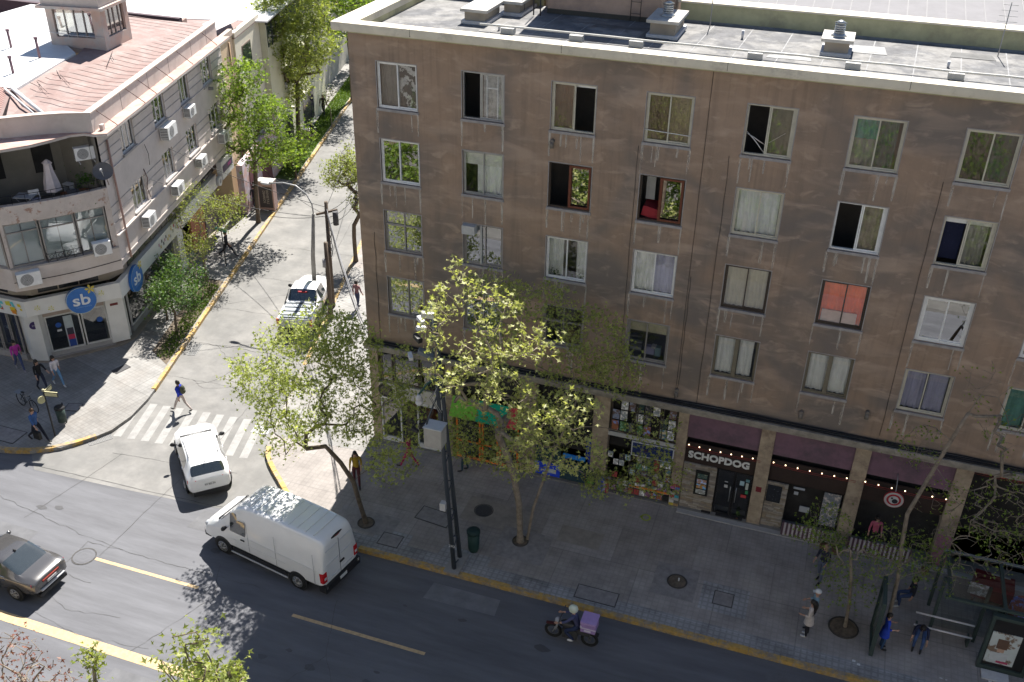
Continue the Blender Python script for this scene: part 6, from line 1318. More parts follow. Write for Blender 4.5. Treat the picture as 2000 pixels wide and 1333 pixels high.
    b = B(); b.v = [tuple(v.co) for v in bm_.vertices]; idx = {'s': 0, 'p': 1, 'k': 2, 'f': 3}
    cutz = pel.z + .005 * H if not coat else pel.z - .16 * H
    for pl_ in bm_.polygons:
        c = Vector(pl_.center); best = None; bd = 1e9
        for a, e, k in segs:
            ab = e - a; tt = max(0, min(1, (c - a).dot(ab) / max(ab.length_squared, 1e-9))); d = (a + ab * tt - c).length
            if d < bd: bd = d; best = k
        if best == 'p' and (coat and c.z > cutz): best = 's'
        b.f.append(tuple(pl_.vertices)); b.mi.append(idx[best]); b.sm.append(True)
    bpy.data.meshes.remove(bm_)
    # head, face, ears
    b.m = 2; r_ = .058 * H; q = hd.to_track_quat('Z', 'Y') if False else Matrix.Rotation(-(lean * .4 + headdown), 4, 'X')
    HM = Matrix.Translation(head) @ q; b.M = HM
    b.ball((0, 0, 0), (r_ * .82, r_ * .98, r_ * 1.22), 12, 9); b.ball((0, r_ * 1.0, -r_ * .1), (r_ * .13, r_ * .22, r_ * .24), 6, 4)
    for sx in (-1, 1): b.ball((sx * r_ * .84, 0, 0), (r_ * .1, r_ * .2, r_ * .28), 6, 4)
    b.m = 4
    for sx in (-1, 1): b.ball((sx * r_ * .3, r_ * .88, r_ * .12), (r_ * .11, r_ * .08, r_ * .07), 6, 4)
    b.ball((0, r_ * .86, -r_ * .52), (r_ * .25, r_ * .1, r_ * .05), 6, 4); b.M = None
    # hands: palm and five fingers
    b.m = 2
    for wr, fa, sx in hands:
        fa = fa.normalized(); side = Vector((0, 1, 0)) - fa * fa.y; side = side.normalized() if side.length > .1 else Vector((0, 0, 1)); nrm = fa.cross(side)
        b.tube([wr - fa * .01, wr + fa * .02 * H, wr + fa * .05 * H], [.012 * H, .019 * H, .017 * H], 6)
        for k, (o_, l_) in enumerate(((-.015, .030), (-.005, .038), (.005, .040), (.015, .035))):
            p0 = wr + fa * .045 * H + side * o_ * H; p1 = p0 + fa * l_ * .5 * H + nrm * .002 * H * -sx; p2 = p1 + (fa * .8 - nrm * sx * .5).normalized() * l_ * .5 * H
            b.tube([p0, p1, p2], [.0055 * H, .005 * H, .004 * H], 5)
        p0 = wr + fa * .015 * H + side * .016 * H; b.tube([p0, p0 + (fa + side * .9).normalized() * .02 * H, p0 + (fa * 1.3 + side * .6).normalized() * .038 * H], [.0065 * H, .006 * H, .0045 * H], 5)
    fab = lambda c: C_(*c, .85, var=.18, scale=9)
    b.build("body", [fab(shirt), fab(pants), SKIN, fab(shoes), C_(.02, .015, .015)], t)
    hm = C_(*hair, .55)
    if hairtype:
        b = B(HM); n, m_ = 12, 8
        rings = []
        for i in range(m_ + 1):
            th = (math.pi * .62) * i / m_
            rings.append(b.pts([(r_ * .92 * math.sin(th) * math.cos(2 * math.pi * j / n), r_ * 1.08 * math.sin(th) * math.sin(2 * math.pi * j / n) - r_ * .08, r_ * 1.3 * math.cos(th) + (r_ * .35 * max(0, math.sin(2 * math.pi * j / n)) * (i / m_) * 1.6)) for j in range(n)]))
        for i in range(m_):
            for j in range(n): jj = (j + 1) % n; b.face([rings[i] + j, rings[i + 1] + j, rings[i + 1] + jj, rings[i] + jj], True)
        if longhair: b.tube([(0, -r_ * .6, r_ * .7), (0, -r_ * 1.0, -r_ * .3), (0, -r_ * 1.05, -r_ * 1.6), (0, -r_ * .95, -r_ * 3.0), (0, -r_ * .85, -r_ * 3.9)], [r_ * .8, r_ * .95, r_ * .85, r_ * .6, r_ * .2], 8)
        b.build("hair", hm, t)
    if cap:
        b = B(HM); rr = []
        for i in range(6):
            th = math.pi * .5 * i / 5; rr.append(b.pts([(r_ * 1.02 * math.sin(th) * math.cos(2 * math.pi * j / 12), r_ * 1.15 * math.sin(th) * math.sin(2 * math.pi * j / 12) - r_ * .05, r_ * .35 + r_ * 1.0 * math.cos(th)) for j in range(12)]))
        for i in range(5):
            for j in range(12): jj = (j + 1) % 12; b.face([rr[i] + j, rr[i + 1] + j, rr[i + 1] + jj, rr[i] + jj], True)
        b.box(-r_ * .6, r_ * .6, r_ * .7, r_ * 1.7, r_ * .33, r_ * .39); b.build("cap", C_(*cap), t)
    if coat or skirt:
        b = B(); c_ = skirt or shirt; n = 14; z0 = pel.z + .06 * H; z1 = pel.z - (.17 if not skirt else .3) * H; k0 = None
        for z_, rx, ry in ((z0, .083, .066), (pel.z - .02 * H, .1, .085), (z1, .112, .105)):
            k = b.pts([(rx * H * math.cos(2 * math.pi * j / n), ry * H * math.sin(2 * math.pi * j / n) + pel.y, z_) for j in range(n)])
            if k0 is not None:
                for j in range(n): jj = (j + 1) % n; b.face([k0 + j, k0 + jj, k + jj, k + j], True)
            k0 = k
        b.build("coat_hem" if coat else "skirt", fab(c_), t)
    return t, dict(chest=chest, pel=pel, hands=hands, H=H, up=up, head=head, neck=neck)
def backpack(t, inf, col, name="backpack"):
    b = B(); c = inf['chest'] - Vector((0, .12 * inf['H'], -.0)); H = inf['H']
    b.ball((c.x, c.y, c.z), (.085 * H, .055 * H, .13 * H), 10, 8); b.ball((c.x, c.y - .04 * H, c.z - .04 * H), (.06 * H, .035 * H, .06 * H), 8, 6)
    for sx in (-1, 1): b.tube([(sx * .05 * H, c.y + .02, c.z + .11 * H), (sx * .06 * H, c.y + .13 * H, c.z + .12 * H), (sx * .065 * H, c.y + .19 * H, c.z), (sx * .06 * H, c.y + .05 * H, c.z - .1 * H)], .010, 5)
    b.build(name, C_(*col), t)
def handbag(t, inf, k, col, size=(.3, .12, .3), name="bag", label=None):
    w = inf['hands'][k][0]; b = B(); z = w.z - .2 - size[2]; b.box(w.x - size[1] / 2, w.x + size[1] / 2, w.y - size[0] / 2, w.y + size[0] / 2, max(.02, z), max(.02, z) + size[2])
    b.tube([(w.x, w.y - .08, max(.02, z) + size[2]), (w.x, w.y - .03, w.z - .05), (w.x, w.y + .03, w.z - .05), (w.x, w.y + .08, max(.02, z) + size[2])], .008, 5)
    b.build(name, C_(*col), t)
blue = (.01, .035, .42)
t, i = person("man in a bright blue top with dark backpack crossing the side street", -9.75, -1.0, rad(178), shirt=blue, pants=(.42, .36, .33), shoes=(.03, .03, .03), stride=.5, z=.012, h=1.66, lean=.05, elbR=.6)
backpack(t, i, (.05, .055, .03))
t, i = person("woman in a magenta jacket and jeans walking at the left edge by the shop", -18.5, -.95, rad(-30), shirt=(.42, .04, .3), pants=(.05, .07, .16), shoes=(.3, .28, .3), stride=.45, longhair=True)
t, i = person("person in a black hoodie walking beside the woman in white top", -16.35, -1.95, rad(-22), shirt=(.012, .012, .014), pants=(.02, .025, .05), stride=.4, longhair=True, armL=.9)
t, i = person("woman in a white top and light blue jeans with long dark hair", -16.0, -1.35, rad(-22), shirt=(.6, .56, .58), pants=(.12, .24, .4), shoes=(.5, .5, .5), stride=.45, longhair=True, h=1.58)
t, i = person("man in a blue jacket carrying a black bag near the street name post", -13.9, -5.0, rad(-5), shirt=(.035, .09, .24), pants=(.012, .014, .025), hair=(.06, .03, .015), stride=.55, h=1.7)
handbag(t, i, 1, (.01, .01, .01), (.32, .14, .34))
t, i = person("woman in loose magenta clothes walking past the corner shop window", 1.2, -1.35, rad(185), shirt=(.35, .02, .1), pants=(.35, .02, .1), stride=.45, elbR=1.2, elbL=1.2, hair=(.04, .03, .01))
t, i = person("man in a yellow and black jacket with dark red trousers behind the corner tree", -.25, -3.1, rad(-60), shirt=(.3, .2, .02), pants=(.06, .012, .02), stride=.2, h=1.7, elbL=1.0)
backpack(t, i, (.015, .015, .015))
t, i = person("person in dark red top standing behind the twin mast by the orange shop front", 3.35, -.75, rad(200), shirt=(.1, .015, .02), pants=(.03, .06, .08), stride=.15)
t, i = person("man with folded hands in dark jumper and grey trousers under the bare tree", 17.3, -2.25, rad(240), shirt=(.02, .022, .04), pants=(.1, .12, .18), hair=(.3, .18, .13), stride=.15, h=1.7, elbL=1.1, elbR=1.1, shoes=(.01, .01, .01))
t, i = person("woman in a long cream jacket and black trousers on the open pavement", 17.1, -5.0, rad(165), shirt=(.45, .4, .37), pants=(.012, .012, .016), shoes=(.5, .5, .5), coat=True, longhair=True, elbL=1.3, elbR=1.3, h=1.62)
t, i = person("person in a white cap and pale blue top behind the cream jacket woman", 17.2, -4.55, rad(190), shirt=(.2, .3, .36), pants=(.02, .02, .03), hairtype=0, cap=(.55, .55, .55), elbL=1.2, elbR=1.2, stride=.1, h=1.7)
t, i = person("person in a bright blue jacket and jeans waiting at the bus shelter panel", 19.45, -4.7, rad(10), shirt=(.015, .05, .42), pants=(.03, .07, .15), elbL=1.6, elbR=1.6, h=1.58, shoes=(.02, .02, .02), coat=True)
t, i = person("man in navy shirt and jeans leaning forward on the shelter bench", 20.62, -4.0, rad(-100), shirt=(.015, .02, .055), pants=(.04, .08, .2), sit=True, lean=.75, headdown=.5, elbL=.5, elbR=.5, h=1.68)
t, i = person("seated person in blue jeans half hidden behind the shelter's rear glass", 20.3, -2.4, rad(190), shirt=(.02, .02, .03), pants=(.03, .05, .12), shoes=(.4, .4, .4), sit=True, h=1.65)
t, i = person("waitress in a pink top behind the striped fence", 18.95, .0, rad(-80), shirt=(.4, .09, .14), pants=(.02, .02, .02), longhair=True, h=1.6, z=.2)
t, i = person("woman in black walking, left of two women up the side street", -24.0, 37.2, rad(-75), shirt=(.012, .012, .014), pants=(.02, .02, .025), longhair=True, stride=.3, coat=True)
t, i = person("woman in black walking, right of two women up the side street", -23.2, 36.8, rad(-75), shirt=(.02, .016, .018), pants=(.03, .03, .04), longhair=True, stride=.35)
t, i = person("man in a navy t-shirt and olive shorts seen from behind on the side street", -19.6, 19.9, rad(100), shirt=(.012, .02, .05), pants=(.16, .2, .08), shorts=True, sleeves=False, stride=.3, h=1.75)
t, i = person("person in teal jeans half hidden by the green tree trunk", -18.7, 19.6, rad(95), shirt=(.25, .22, .2), pants=(.02, .1, .16), stride=.5)
t, i = person("person carrying a dark sack close behind the green tree trunk", -18.3, 18.9, rad(95), shirt=(.02, .02, .03), pants=(.02, .02, .03), stride=.3)
t, i = person("person in dark clothes striding beyond the pale thin tree", -16.3, 12.7, rad(10), shirt=(.02, .02, .025), pants=(.015, .015, .02), stride=.6)
t, i = person("dark figure standing on the verge left of the far kerb", -21.0, 31.0, rad(-75), shirt=(.012, .012, .013), pants=(.012, .012, .015), stride=.2)
t, i = person("pedestrian in grey and dark trousers beside the brown block's left wall", -6.7, 9.8, rad(80), shirt=(.2, .1, .11), pants=(.04, .05, .1), stride=.2)
t, i = person("dark haired head and shoulders at the bottom edge near the shelter", 23.4, -6.05, rad(180), shirt=(.02, .02, .02), pants=(.02, .02, .02))
# ---------------------------------------------------------------- vehicles (x forward, y left)
def paintm(name, c, metal=0.0, rough=.3): 
    m = mat(name, c, rough=rough, var=.03, scale=2, metal=metal, spec=.5, coat=1.0); return m
W_paint = paintm("white_car_paint", (.74, .74, .74)); G_paint = paintm("grey_car_paint", (.1, .097, .098), .5, .25)
P_black = C_(.018, .018, .02, .5); C_glass = C_(.03, .038, .042, .04, spec=1.0, coat=1.0); C_chrome = C_(.6, .6, .6, .15, metal=1.0); C_red = C_(.45, .015, .02, .2); C_tyre = C_(.015, .015, .015, .85); C_rim = C_(.32, .32, .33, .35, metal=.8)
def vehicle(name, label, cat, x, y, heading, stations, paint, matfn, parts, z=.012):
    """stations: (x, zbottom, halfwidth, zbelt, zglass_top, zroof, halfroof). ring of 15 points, subdivided"""
    t = thing(name, label, cat, loc=(x, y, z), rz=heading)
    rings = []
    for (sx, zb, w, zbelt, zg, zr, wr) in stations:
        half = [(0, zb), (w * .8, zb), (w, zb + (zbelt - zb) * .3), (w, zbelt - .05), (w * .985, zbelt), (wr + (w - wr) * .12, zg), (wr * .88, zr - .01), (0, zr)]
        ring = [(sx, -a, zz) for a, zz in half] + [(sx, a, zz) for a, zz in half[-2:0:-1]]
        rings.append(ring)
    n = len(rings[0]); V = [p for r in rings for p in r]; F = []; MI = []
    for i in range(len(rings) - 1):
        for j in range(n):
            F.append((i * n + j, i * n + (j + 1) % n, (i + 1) * n + (j + 1) % n, (i + 1) * n + j)); jj = j if j < 7 else n - 1 - j
            MI.append(matfn(i, jj))
    F.append(tuple(range(n))[::-1]); MI.append(0); k = (len(rings) - 1) * n; F.append(tuple(range(k, k + n))); MI.append(0)
    me = bpy.data.meshes.new("body"); me.from_pydata(V, [], F)
    for i in range(4): me.materials.append(None)
    me.polygons.foreach_set("material_index", MI)
    ob = bpy.data.objects.new("tmp", me); COL.objects.link(ob); bm2 = bmesh.new(); bm2.from_mesh(me); bm2.verts.index_update()
    cl = bm2.edges.layers.float.new('crease_edge')
    for e in bm2.edges:
        ms = {f.material_index for f in e.link_faces}
        if len(ms) > 1: e[cl] = .75
        elif any(len(f.verts) > 4 for f in e.link_faces): e[cl] = .6
        else:
            i0, i1 = e.verts[0].index, e.verts[1].index; j0 = i0 % n
            if j0 == i1 % n and j0 in (2, 4, 6, n - 2, n - 4, n - 6): e[cl] = .45
    bmesh.ops.recalc_face_normals(bm2, faces=bm2.faces); bm2.to_mesh(me); bm2.free()
    ob.modifiers.new("s", 'SUBSURF').levels = 2
    dg = bpy.context.evaluated_depsgraph_get(); ev = bpy.data.meshes.new_from_object(ob.evaluated_get(dg)); bpy.data.objects.remove(ob)
    groups = {}
    for p in ev.polygons: groups.setdefault(p.material_index, []).append(tuple(p.vertices))
    vs = [tuple(v.co) for v in ev.vertices]
    for mi, fs in groups.items():
        islands = [fs]
        if mi == 1:       # windows: one object per pane
            islands = []; par_ = {}
            def find(a):
                while par_.setdefault(a, a) != a: par_[a] = par_[par_[a]]; a = par_[a]
                return a
            for f in fs:
                for v in f[1:]: par_[find(f[0])] = find(v)
            gg = {}
            for f in fs: gg.setdefault(find(f[0]), []).append(f)
            islands = list(gg.values())
        for isl in islands:
            used = sorted({v for f in isl for v in f}); mp = {v: i for i, v in enumerate(used)}
            b = B(); b.v = [vs[v] for v in used]; b.f = [tuple(mp[v] for v in f) for f in isl]; b.mi = [0] * len(isl); b.sm = [True] * len(isl)
            b.build({0: "body", 1: "window", 2: "lower_trim", 3: "roof"}[mi], {0: paint, 1: C_glass, 2: P_black, 3: paint}[mi], t)
    bpy.data.meshes.remove(ev)
    parts(t); return t
def wheel(t, x, y, r, w=.2, hub=C_rim, spokes=6, steel=False):
    s = 1 if y > 0 else -1; e = bpy.data.objects.new("wheel", None); 
    b = B(); b.tube([(x, y - s * w, r), (x, y - s * w * .9, r), (x, y - s * .03, r), (x, y, r)], [r * .9, r, r, r * .93], 24); wh = b.build("wheel", C_tyre, t)
    b = B(); b.tube([(x, y + s * .002, r), (x, y + s * .012, r)], [r * .66, r * .62], 20); b.build("rim", C_(.05, .05, .055) if not steel else C_(.13, .13, .135), wh)
    b = B()
    for k in range(spokes):
        a = 6.283 * k / spokes; b.tube([(x, y + s * .022, r), (x + r * .6 * math.cos(a), y + s * .018, r + r * .6 * math.sin(a))], [.035, .028], 4)
    b.cyl((x, y, r), (x, y + s * .04, r), .06, .05, 10); b.torus((x, y + s * .012, r), r * .62, .014, (0, 1, 0), 20, 5); b.build("spokes", hub, wh)
def arch(t, x, y, r, m_=None):
    s = 1 if y > 0 else -1; b = B(); k0 = None
    b.tube([(x, y - .02 * s, r * .98), (x, y + s * .008, r * .98)], [r * 1.16, r * 1.16], 24); b.build("wheel_arch", m_ or P_black, t)
def pbox(t, nm, m_, *a): b = B(); b.box(*a); return b.build(nm, m_, t)
def mirror(t, x, y, z, m_=W_paint, sc=1.0):
    s = 1 if y > 0 else -1; b = B(); b.ball((x, y + s * .13 * sc, z), (.07 * sc, .11 * sc, .08 * sc), 8, 6); b.tube([(x, y, z - .05), (x, y + s * .1 * sc, z - .02)], .025, 5); b.build("wing_mirror", m_, t)
# --- white panel van
vs_ = [(2.78, .42, .72, .66, .74, .78, .55), (2.72, .3, .86, .8, .92, .98, .66), (2.45, .26, .93, .98, 1.12, 1.18, .78), (1.95, .26, .95, 1.12, 1.30, 1.36, .80), (1.35, .26, .95, 1.22, 1.95, 2.02, .80), (.98, .26, .95, 1.25, 2.2, 2.34, .8), (.55, .26, .95, 1.25, 2.24, 2.42, .8), (-.6, .26, .95, 1.25, 2.26, 2.45, .8), (-2.4, .26, .95, 1.25, 2.24, 2.43, .79), (-2.72, .3, .94, 1.25, 2.18, 2.36, .77), (-2.80, .42, .9, 1.22, 2.0, 2.15, .72)]
def vfn(i, j):
    if j in (0, 1): return 2
    if i == 0 and j < 3: return 2
    if i == 3 and j in (5, 6): return 1
    if i in (4,) and j == 4: return 1
    return 0
def vparts(t):
    for x in (1.78, -1.68):
        for y in (.955, -.955): arch(t, x, y, .35); wheel(t, x, y + (.03 if y > 0 else -.03), .335, spokes=8, steel=True)
    for s in (1, -1):
        a, c = sorted((s * .95, s * .985)); pbox(t, "sill_trim", P_black, -1.2, 1.3, a, c, .32, .52); pbox(t, "side_rail", C_(.5, .5, .5), -1.25, 1.35, *sorted((s * .99, s * 1.02)), .30, .345)
        pbox(t, "side_moulding", W_paint, -1.15, 1.2, *sorted((s * .953, s * .962)), .86, .9); pbox(t, "side_moulding", W_paint, -2.5, .4, *sorted((s * .955, s * .962)), 1.19, 1.22)
        for x in (.5, -.75, -2.45): pbox(t, "panel_seam", C_(.25, .26, .28), x - .006, x + .006, *sorted((s * .952, s * .957)), .55, 1.9)
        mirror(t, 1.5, s * .93, 1.35, P_black, 1.1)
        b = B(); b.quad((.62, s * .958, 1.25), (1.32, s * .958, 1.25), (1.28, s * .952, 1.45), (.95, s * .90, 1.82), (.62, s * .895, 1.84)); b.build("door_window", C_glass, t)
        pbox(t, "handle", P_black, .68, .86, *sorted((s * .955, s * .98)), 1.02, 1.06)
        b = B(); b.box(-2.83, -2.79, *sorted((s * .74, s * .9)), .72, 1.14); tl = b.build("tail_light", C_red, t); b = B(); b.box(-2.836, -2.829, *sorted((s * .77, s * .88)), .84, .94); b.build("reverse_lens", C_(.6, .6, .6), tl)
        pbox(t, "side_lamp", C_red, -2.8, -2.66, *sorted((s * .9, s * .935)), .72, 1.14)
        b = B(); b.ball((2.6, s * .74, .88), (.14, .14, .12), 8, 6); b.build("headlight", C_(.4, .42, .45, .1), t)
        pbox(t, "bumper_reflector", C_(.6, .6, .6), -2.9, -2.88, *sorted((s * .8, s * .88)), .46, .56)
        for z0, x0, x1 in ((1.4, -.7, .42), (1.4, -2.4, -.8)): pass
    pbox(t, "rear_bumper", P_black, -2.9, -2.6, -.93, .93, .3, .58); pbox(t, "front_bumper", P_black, 2.55, 2.83, -.8, .8, .28, .5)
    pbox(t, "door_seam", C_(.2, .21, .23), -2.822, -2.79, -.006, .006, .6, 2.1)
    for y0, y1 in ((-.7, -.08), (.08, .7)):
        for z0, z1 in ((1.35, 1.37), (1.95, 1.97), (.72, .74)): pbox(t, "door_pressing", C_(.55, .56, .58), -2.825, -2.8, y0, y1, z0, z1)
    pbox(t, "door_handle", P_black, -2.84, -2.8, -.2, .02, 1.0, 1.06)
    b = B(); b.ball((-2.74, 0, 2.24), (.05, .32, .05), 12, 6); bl = b.build("brake_light", P_black, t); b = B(); b.ball((-2.77, 0, 2.24), (.04, .16, .025), 8, 5); b.build("lens", C_(.2, .02, .02), bl)
    b = B(); b.box(-2.92, -2.9, -.18, .18, .4, .52); pl_ = b.build("number_plate", C_(.6, .6, .58), t)
    for k in range(9): x = -2.3 + k * .36; pbox(t, "roof_rib", W_paint, x - .02, x + .02, -.62, .62, 2.42, 2.455)
    for s in (1, -1): b = B(); b.tube([(1.95, s * .15 - .3, 1.37), (1.7, s * .25, 1.56)], .012, 5); b.build("wiper", P_black, t)
    pbox(t, "bonnet_vent", P_black, 1.98, 2.06, -.75, .75, 1.31, 1.355)
hd = math.atan2(.19, -.982)
vehicle("panel_van", "large white high roof panel van turning out beside the kerb corner", "van", .485 - 1.68 * .982 * 1.0, -7.72 + 1.68 * .19, hd, vs_, W_paint, vfn, vparts)
# --- white SUV
ss = [(2.02, .36, .6, .56, .64, .68, .45), (1.95, .24, .76, .68, .8, .84, .6), (1.55, .2, .83, .82, .92, .96, .66), (1.0, .2, .84, .9, 1.0, 1.03, .68), (.35, .2, .84, .95, 1.38, 1.43, .64), (-.1, .2, .84, .96, 1.43, 1.5, .63), (-.7, .2, .84, .97, 1.43, 1.5, .62), (-1.2, .2, .84, 1.0, 1.4, 1.47, .6), (-1.62, .2, .83, 1.03, 1.32, 1.39, .58), (-1.9, .24, .8, .98, 1.05, 1.08, .62), (-2.02, .36, .72, .84, .9, .92, .58)]
def sfn(i, j):
    if j in (0,): return 2
    if i == 3 and j in (5, 6): return 1
    if i in (4, 5, 6) and j == 4: return 1
    if i == 8 and j in (5, 6): return 1
    return 0
def sparts(t):
    for x in (1.28, -1.25):
        for y in (.845, -.845): arch(t, x, y, .31); wheel(t, x, y + (.02 if y > 0 else -.02), .31)
    for s in (1, -1):
        mirror(t, .62, s * .82, 1.0, P_black, 1.1); pbox(t, "sill_trim", P_black, -.85, .9, *sorted((s * .83, s * .86)), .2, .32)
        for x in (.38, -.42): pbox(t, "door_seam", C_(.3, .3, .32), x, x + .01, *sorted((s * .838, s * .845)), .35, .95)
        for x in (.0, -.8): pbox(t, "handle", W_paint, x - .1, x + .05, *sorted((s * .84, s * .865)), .82, .85)
        b = B(); b.cbox(-1.9, s * .63, .87, .1, .34, .14, (0, 0, -s * .42)); b.build("tail_light", C_red, t)
        b = B(); b.tube([(.1, s * .57, 1.5), (-1.2, s * .55, 1.49)], .018, 6); b.build("roof_rail", C_(.5, .5, .5), t)
    pbox(t, "rear_bumper", P_black, -2.04, -1.8, -.66, .66, .22, .42)
    b = B(); b.box(-2.03, -2.0, -.2, .2, .62, .74); b.build("number_plate", C_(.6, .6, .6), t)
    text_mesh("plate_text", "FX BD 74", .1, Matrix(((0, -0, 1, 0), (-1, 0, 0, 0), (0, 1, 0, 0), (0, 0, 0, 1))) @ Matrix.Identity(4) if False else Matrix.Translation((-2.035, 0, .68)) @ Matrix.Rotation(-math.pi / 2, 4, 'Z'), P_black, t, depth=.002)
    b = B(); b.tube([(-1.45, 0, 1.45), (-1.55, 0, 1.55)], .02, 5); b.build("roof_aerial", P_black, t)
    pbox(t, "cowl_panel", P_black, 1.0, 1.07, -.62, .62, 1.0, 1.03)
hs = rad(133.5)
vehicle("suv", "small white SUV heading into the side street over the crossing", "car", -5.28 + 2.0 * math.cos(hs), -5.5 + 2.0 * math.sin(hs), hs, ss, W_paint, sfn, sparts)
# --- grey sedan
gs = [(2.15, .32, .6, .5, .56, .6, .45), (2.05, .22, .76, .6, .7, .73, .6), (1.6, .18, .82, .74, .82, .86, .66), (.95, .18, .83, .8, .9, .93, .68), (.3, .18, .83, .83, 1.24, 1.28, .6), (-.3, .18, .83, .85, 1.3, 1.35, .58), (-.75, .18, .83, .86, 1.27, 1.32, .58), (-1.45, .18, .82, .88, .95, .98, .62), (-1.95, .22, .78, .88, .92, .95, .6), (-2.12, .36, .7, .8, .84, .86, .56)]
def gfn(i, j):
    if i == 3 and j in (5, 6): return 1
    if i in (4, 5) and j == 4: return 1
    if i == 6 and j in (5, 6): return 1
    return 0
def gparts(t):
    for x in (1.32, -1.27):
        for y in (.835, -.835): arch(t, x, y, .3); wheel(t, x, y + (.02 if y > 0 else -.02), .3)
    for s in (1, -1):
        mirror(t, .6, s * .8, .9, G_paint, 1.0)
        b = B(); b.cbox(-2.0, s * .56, .78, .14, .36, .12, (0, 0, -s * .3)); b.build("tail_light", C_(.3, .015, .04, .2), t)
        for x in (.3, -.5): pbox(t, "door_seam", P_black, x, x + .01, *sorted((s * .828, s * .834)), .3, .82)
        b = B(); b.tube([(-.95, s * .815, .9), (.5, s * .8, .9)], .012, 5); b.build("belt_trim", C_chrome, t)
        for x in (-.05, -.85): pbox(t, "handle", C_chrome, x - .1, x + .04, *sorted((s * .83, s * .85)), .74, .77)
    pbox(t, "boot_band", C_(.22, .03, .02, .3), -2.16, -2.05, -.36, .36, .72, .79)
    pbox(t, "number_plate", C_(.6, .6, .6), -2.18, -2.1, -.2, .2, .6, .7); pbox(t, "bumper_strip", C_(.6, .6, .62, .3), -2.19, -2.1, -.52, .52, .44, .49); pbox(t, "rear_diffuser", P_black, -2.15, -1.95, -.6, .6, .2, .34)
    b = B(); b.cbox(-.72, 0, 1.35, .12, .03, .05); b.build("roof_aerial", P_black, t)
vehicle("sedan", "dark grey sedan with chrome trim cut by the left edge of the avenue", "car", -9.62, -11.52, rad(177.5), gs, G_paint, gfn, gparts)
# --- pickup
ps_ = [(2.5, .42, .66, .7, .8, .84, .5), (2.4, .3, .8, .84, .94, .98, .64), (1.9, .28, .87, .94, 1.02, 1.06, .7), (1.15, .28, .88, 1.0, 1.08, 1.12, .7), (.55, .28, .88, 1.02, 1.52, 1.58, .64), (.0, .28, .88, 1.02, 1.58, 1.64, .63), (-.45, .28, .88, 1.03, 1.56, 1.62, .63), (-.75, .28, .88, 1.03, 1.08, 1.1, .74), (-1.2, .28, .88, 1.03, 1.06, 1.07, .8), (-2.42, .3, .87, 1.03, 1.05, 1.06, .8), (-2.5, .4, .82, 1.0, 1.02, 1.03, .76)]
def pfn(i, j):
    if j == 0: return 2
    if i == 3 and j in (5, 6): return 1
    if i in (4, 5) and j == 4: return 1
    if i == 6 and j in (5, 6): return 1
    return 0
def pparts(t):
    for x in (1.6, -1.5):
        for y in (.885, -.885): arch(t, x, y, .36); wheel(t, x, y + (.02 if y > 0 else -.02), .35)
    b = B(); b.box(-2.42, -.86, -.72, .72, 1.06, 1.1); cv = b.build("bed_cover", C_(.3, .33, .36, .6), t)
    for k in range(4): pbox(t, "cover_fold", C_(.08, .09, .1), -1.1 - k * .4, -1.04 - k * .4, -.72, .72, 1.1, 1.13)
    for s in (1, -1):
        mirror(t, .8, s * .86, 1.1, P_black, 1.2); b = B(); b.box(-2.52, -2.4, *sorted((s * .74, s * .87)), .66, 1.0); b.build("tail_light", C_(.5, .15, .06, .2), t)
        b = B(); b.tube([(-.5, s * .7, 1.6), (-1.2, s * .78, 1.12)], .03, 6); b.build("sport_bar", P_black, t)
        for x in (.55, -.3): pbox(t, "door_seam", P_black, x, x + .01, *sorted((s * .878, s * .884)), .4, 1.0)
    pbox(t, "red_stop_lamp", C_(.25, .01, .015), -.70, -.6, -.22, .22, 1.52, 1.57)
    pbox(t, "rear_bumper", P_black, -2.62, -2.45, -.8, .8, .35, .55); pbox(t, "tailgate_panel", C_(.5, .52, .54), -2.515, -2.49, -.7, .7, .62, .98); pbox(t, "number_plate", C_(.6, .6, .6), -2.63, -2.6, -.2, .2, .6, .72)
hp = math.atan2(.965, -.262)
vehicle("pickup_truck", "white double cab pickup with a grey bed cover parked in the side street", "pickup", -9.03, 8.75, hp, ps_, W_paint, pfn, pparts)

# --- motorcycle with rider
t = thing("motorcycle", "dark delivery motorcycle with a lilac box ridden along the kerb lane", "motorcycle", loc=(9.85, -7.72, .012), rz=math.pi)
for x in (.63, -.6):
    b = B(); b.torus((x, 0, .3), .25, .052, (0, 1, 0), 24, 8); w = b.build("wheel", C_tyre, t); b = B(); b.torus((x, 0, .3), .19, .012, (0, 1, 0), 20, 5)
    for k in range(6): a = k * 1.047; b.tube([(x, 0, .3), (x + .19 * math.cos(a), 0, .3 + .19 * math.sin(a))], .009, 4)
    b.cyl((x, -.05, .3), (x, .05, .3), .05, .05, 10); b.build("rim", C_(.1, .1, .1, .4), w)
def tb_(nm, m_, pts_, r, n=6): b = B(); b.tube(pts_, r, n); return b.build(nm, m_, t)
for s in (.08, -.08): tb_("fork", C_(.3, .3, .3, .3), [(.63, s, .3), (.42, s, .85)], .02)
tb_("handlebar", P_black, [(.3, .34, .93), (.4, .15, .95), (.42, 0, .9), (.4, -.15, .95), (.3, -.34, .93)], .014)
b = B(); b.ball((.12, 0, .72), (.3, .16, .16), 12, 8); b.build("fuel_tank", C_(.03, .03, .035, .25), t)
b = B(); b.ball((-.3, 0, .68), (.34, .12, .06), 12, 6); b.build("seat", P_black, t)
b = B(); b.box(-.2, .3, -.13, .13, .22, .6); b.ball((.1, 0, .4), (.26, .17, .2), 10, 7); b.box(-.62, -.1, -.11, .11, .5, .66); b.build("engine", C_(.05, .05, .05, .5), t)
tb_("exhaust", C_(.2, .2, .2, .3), [(.2, -.12, .3), (-.2, -.15, .25), (-.7, -.17, .32)], .035)
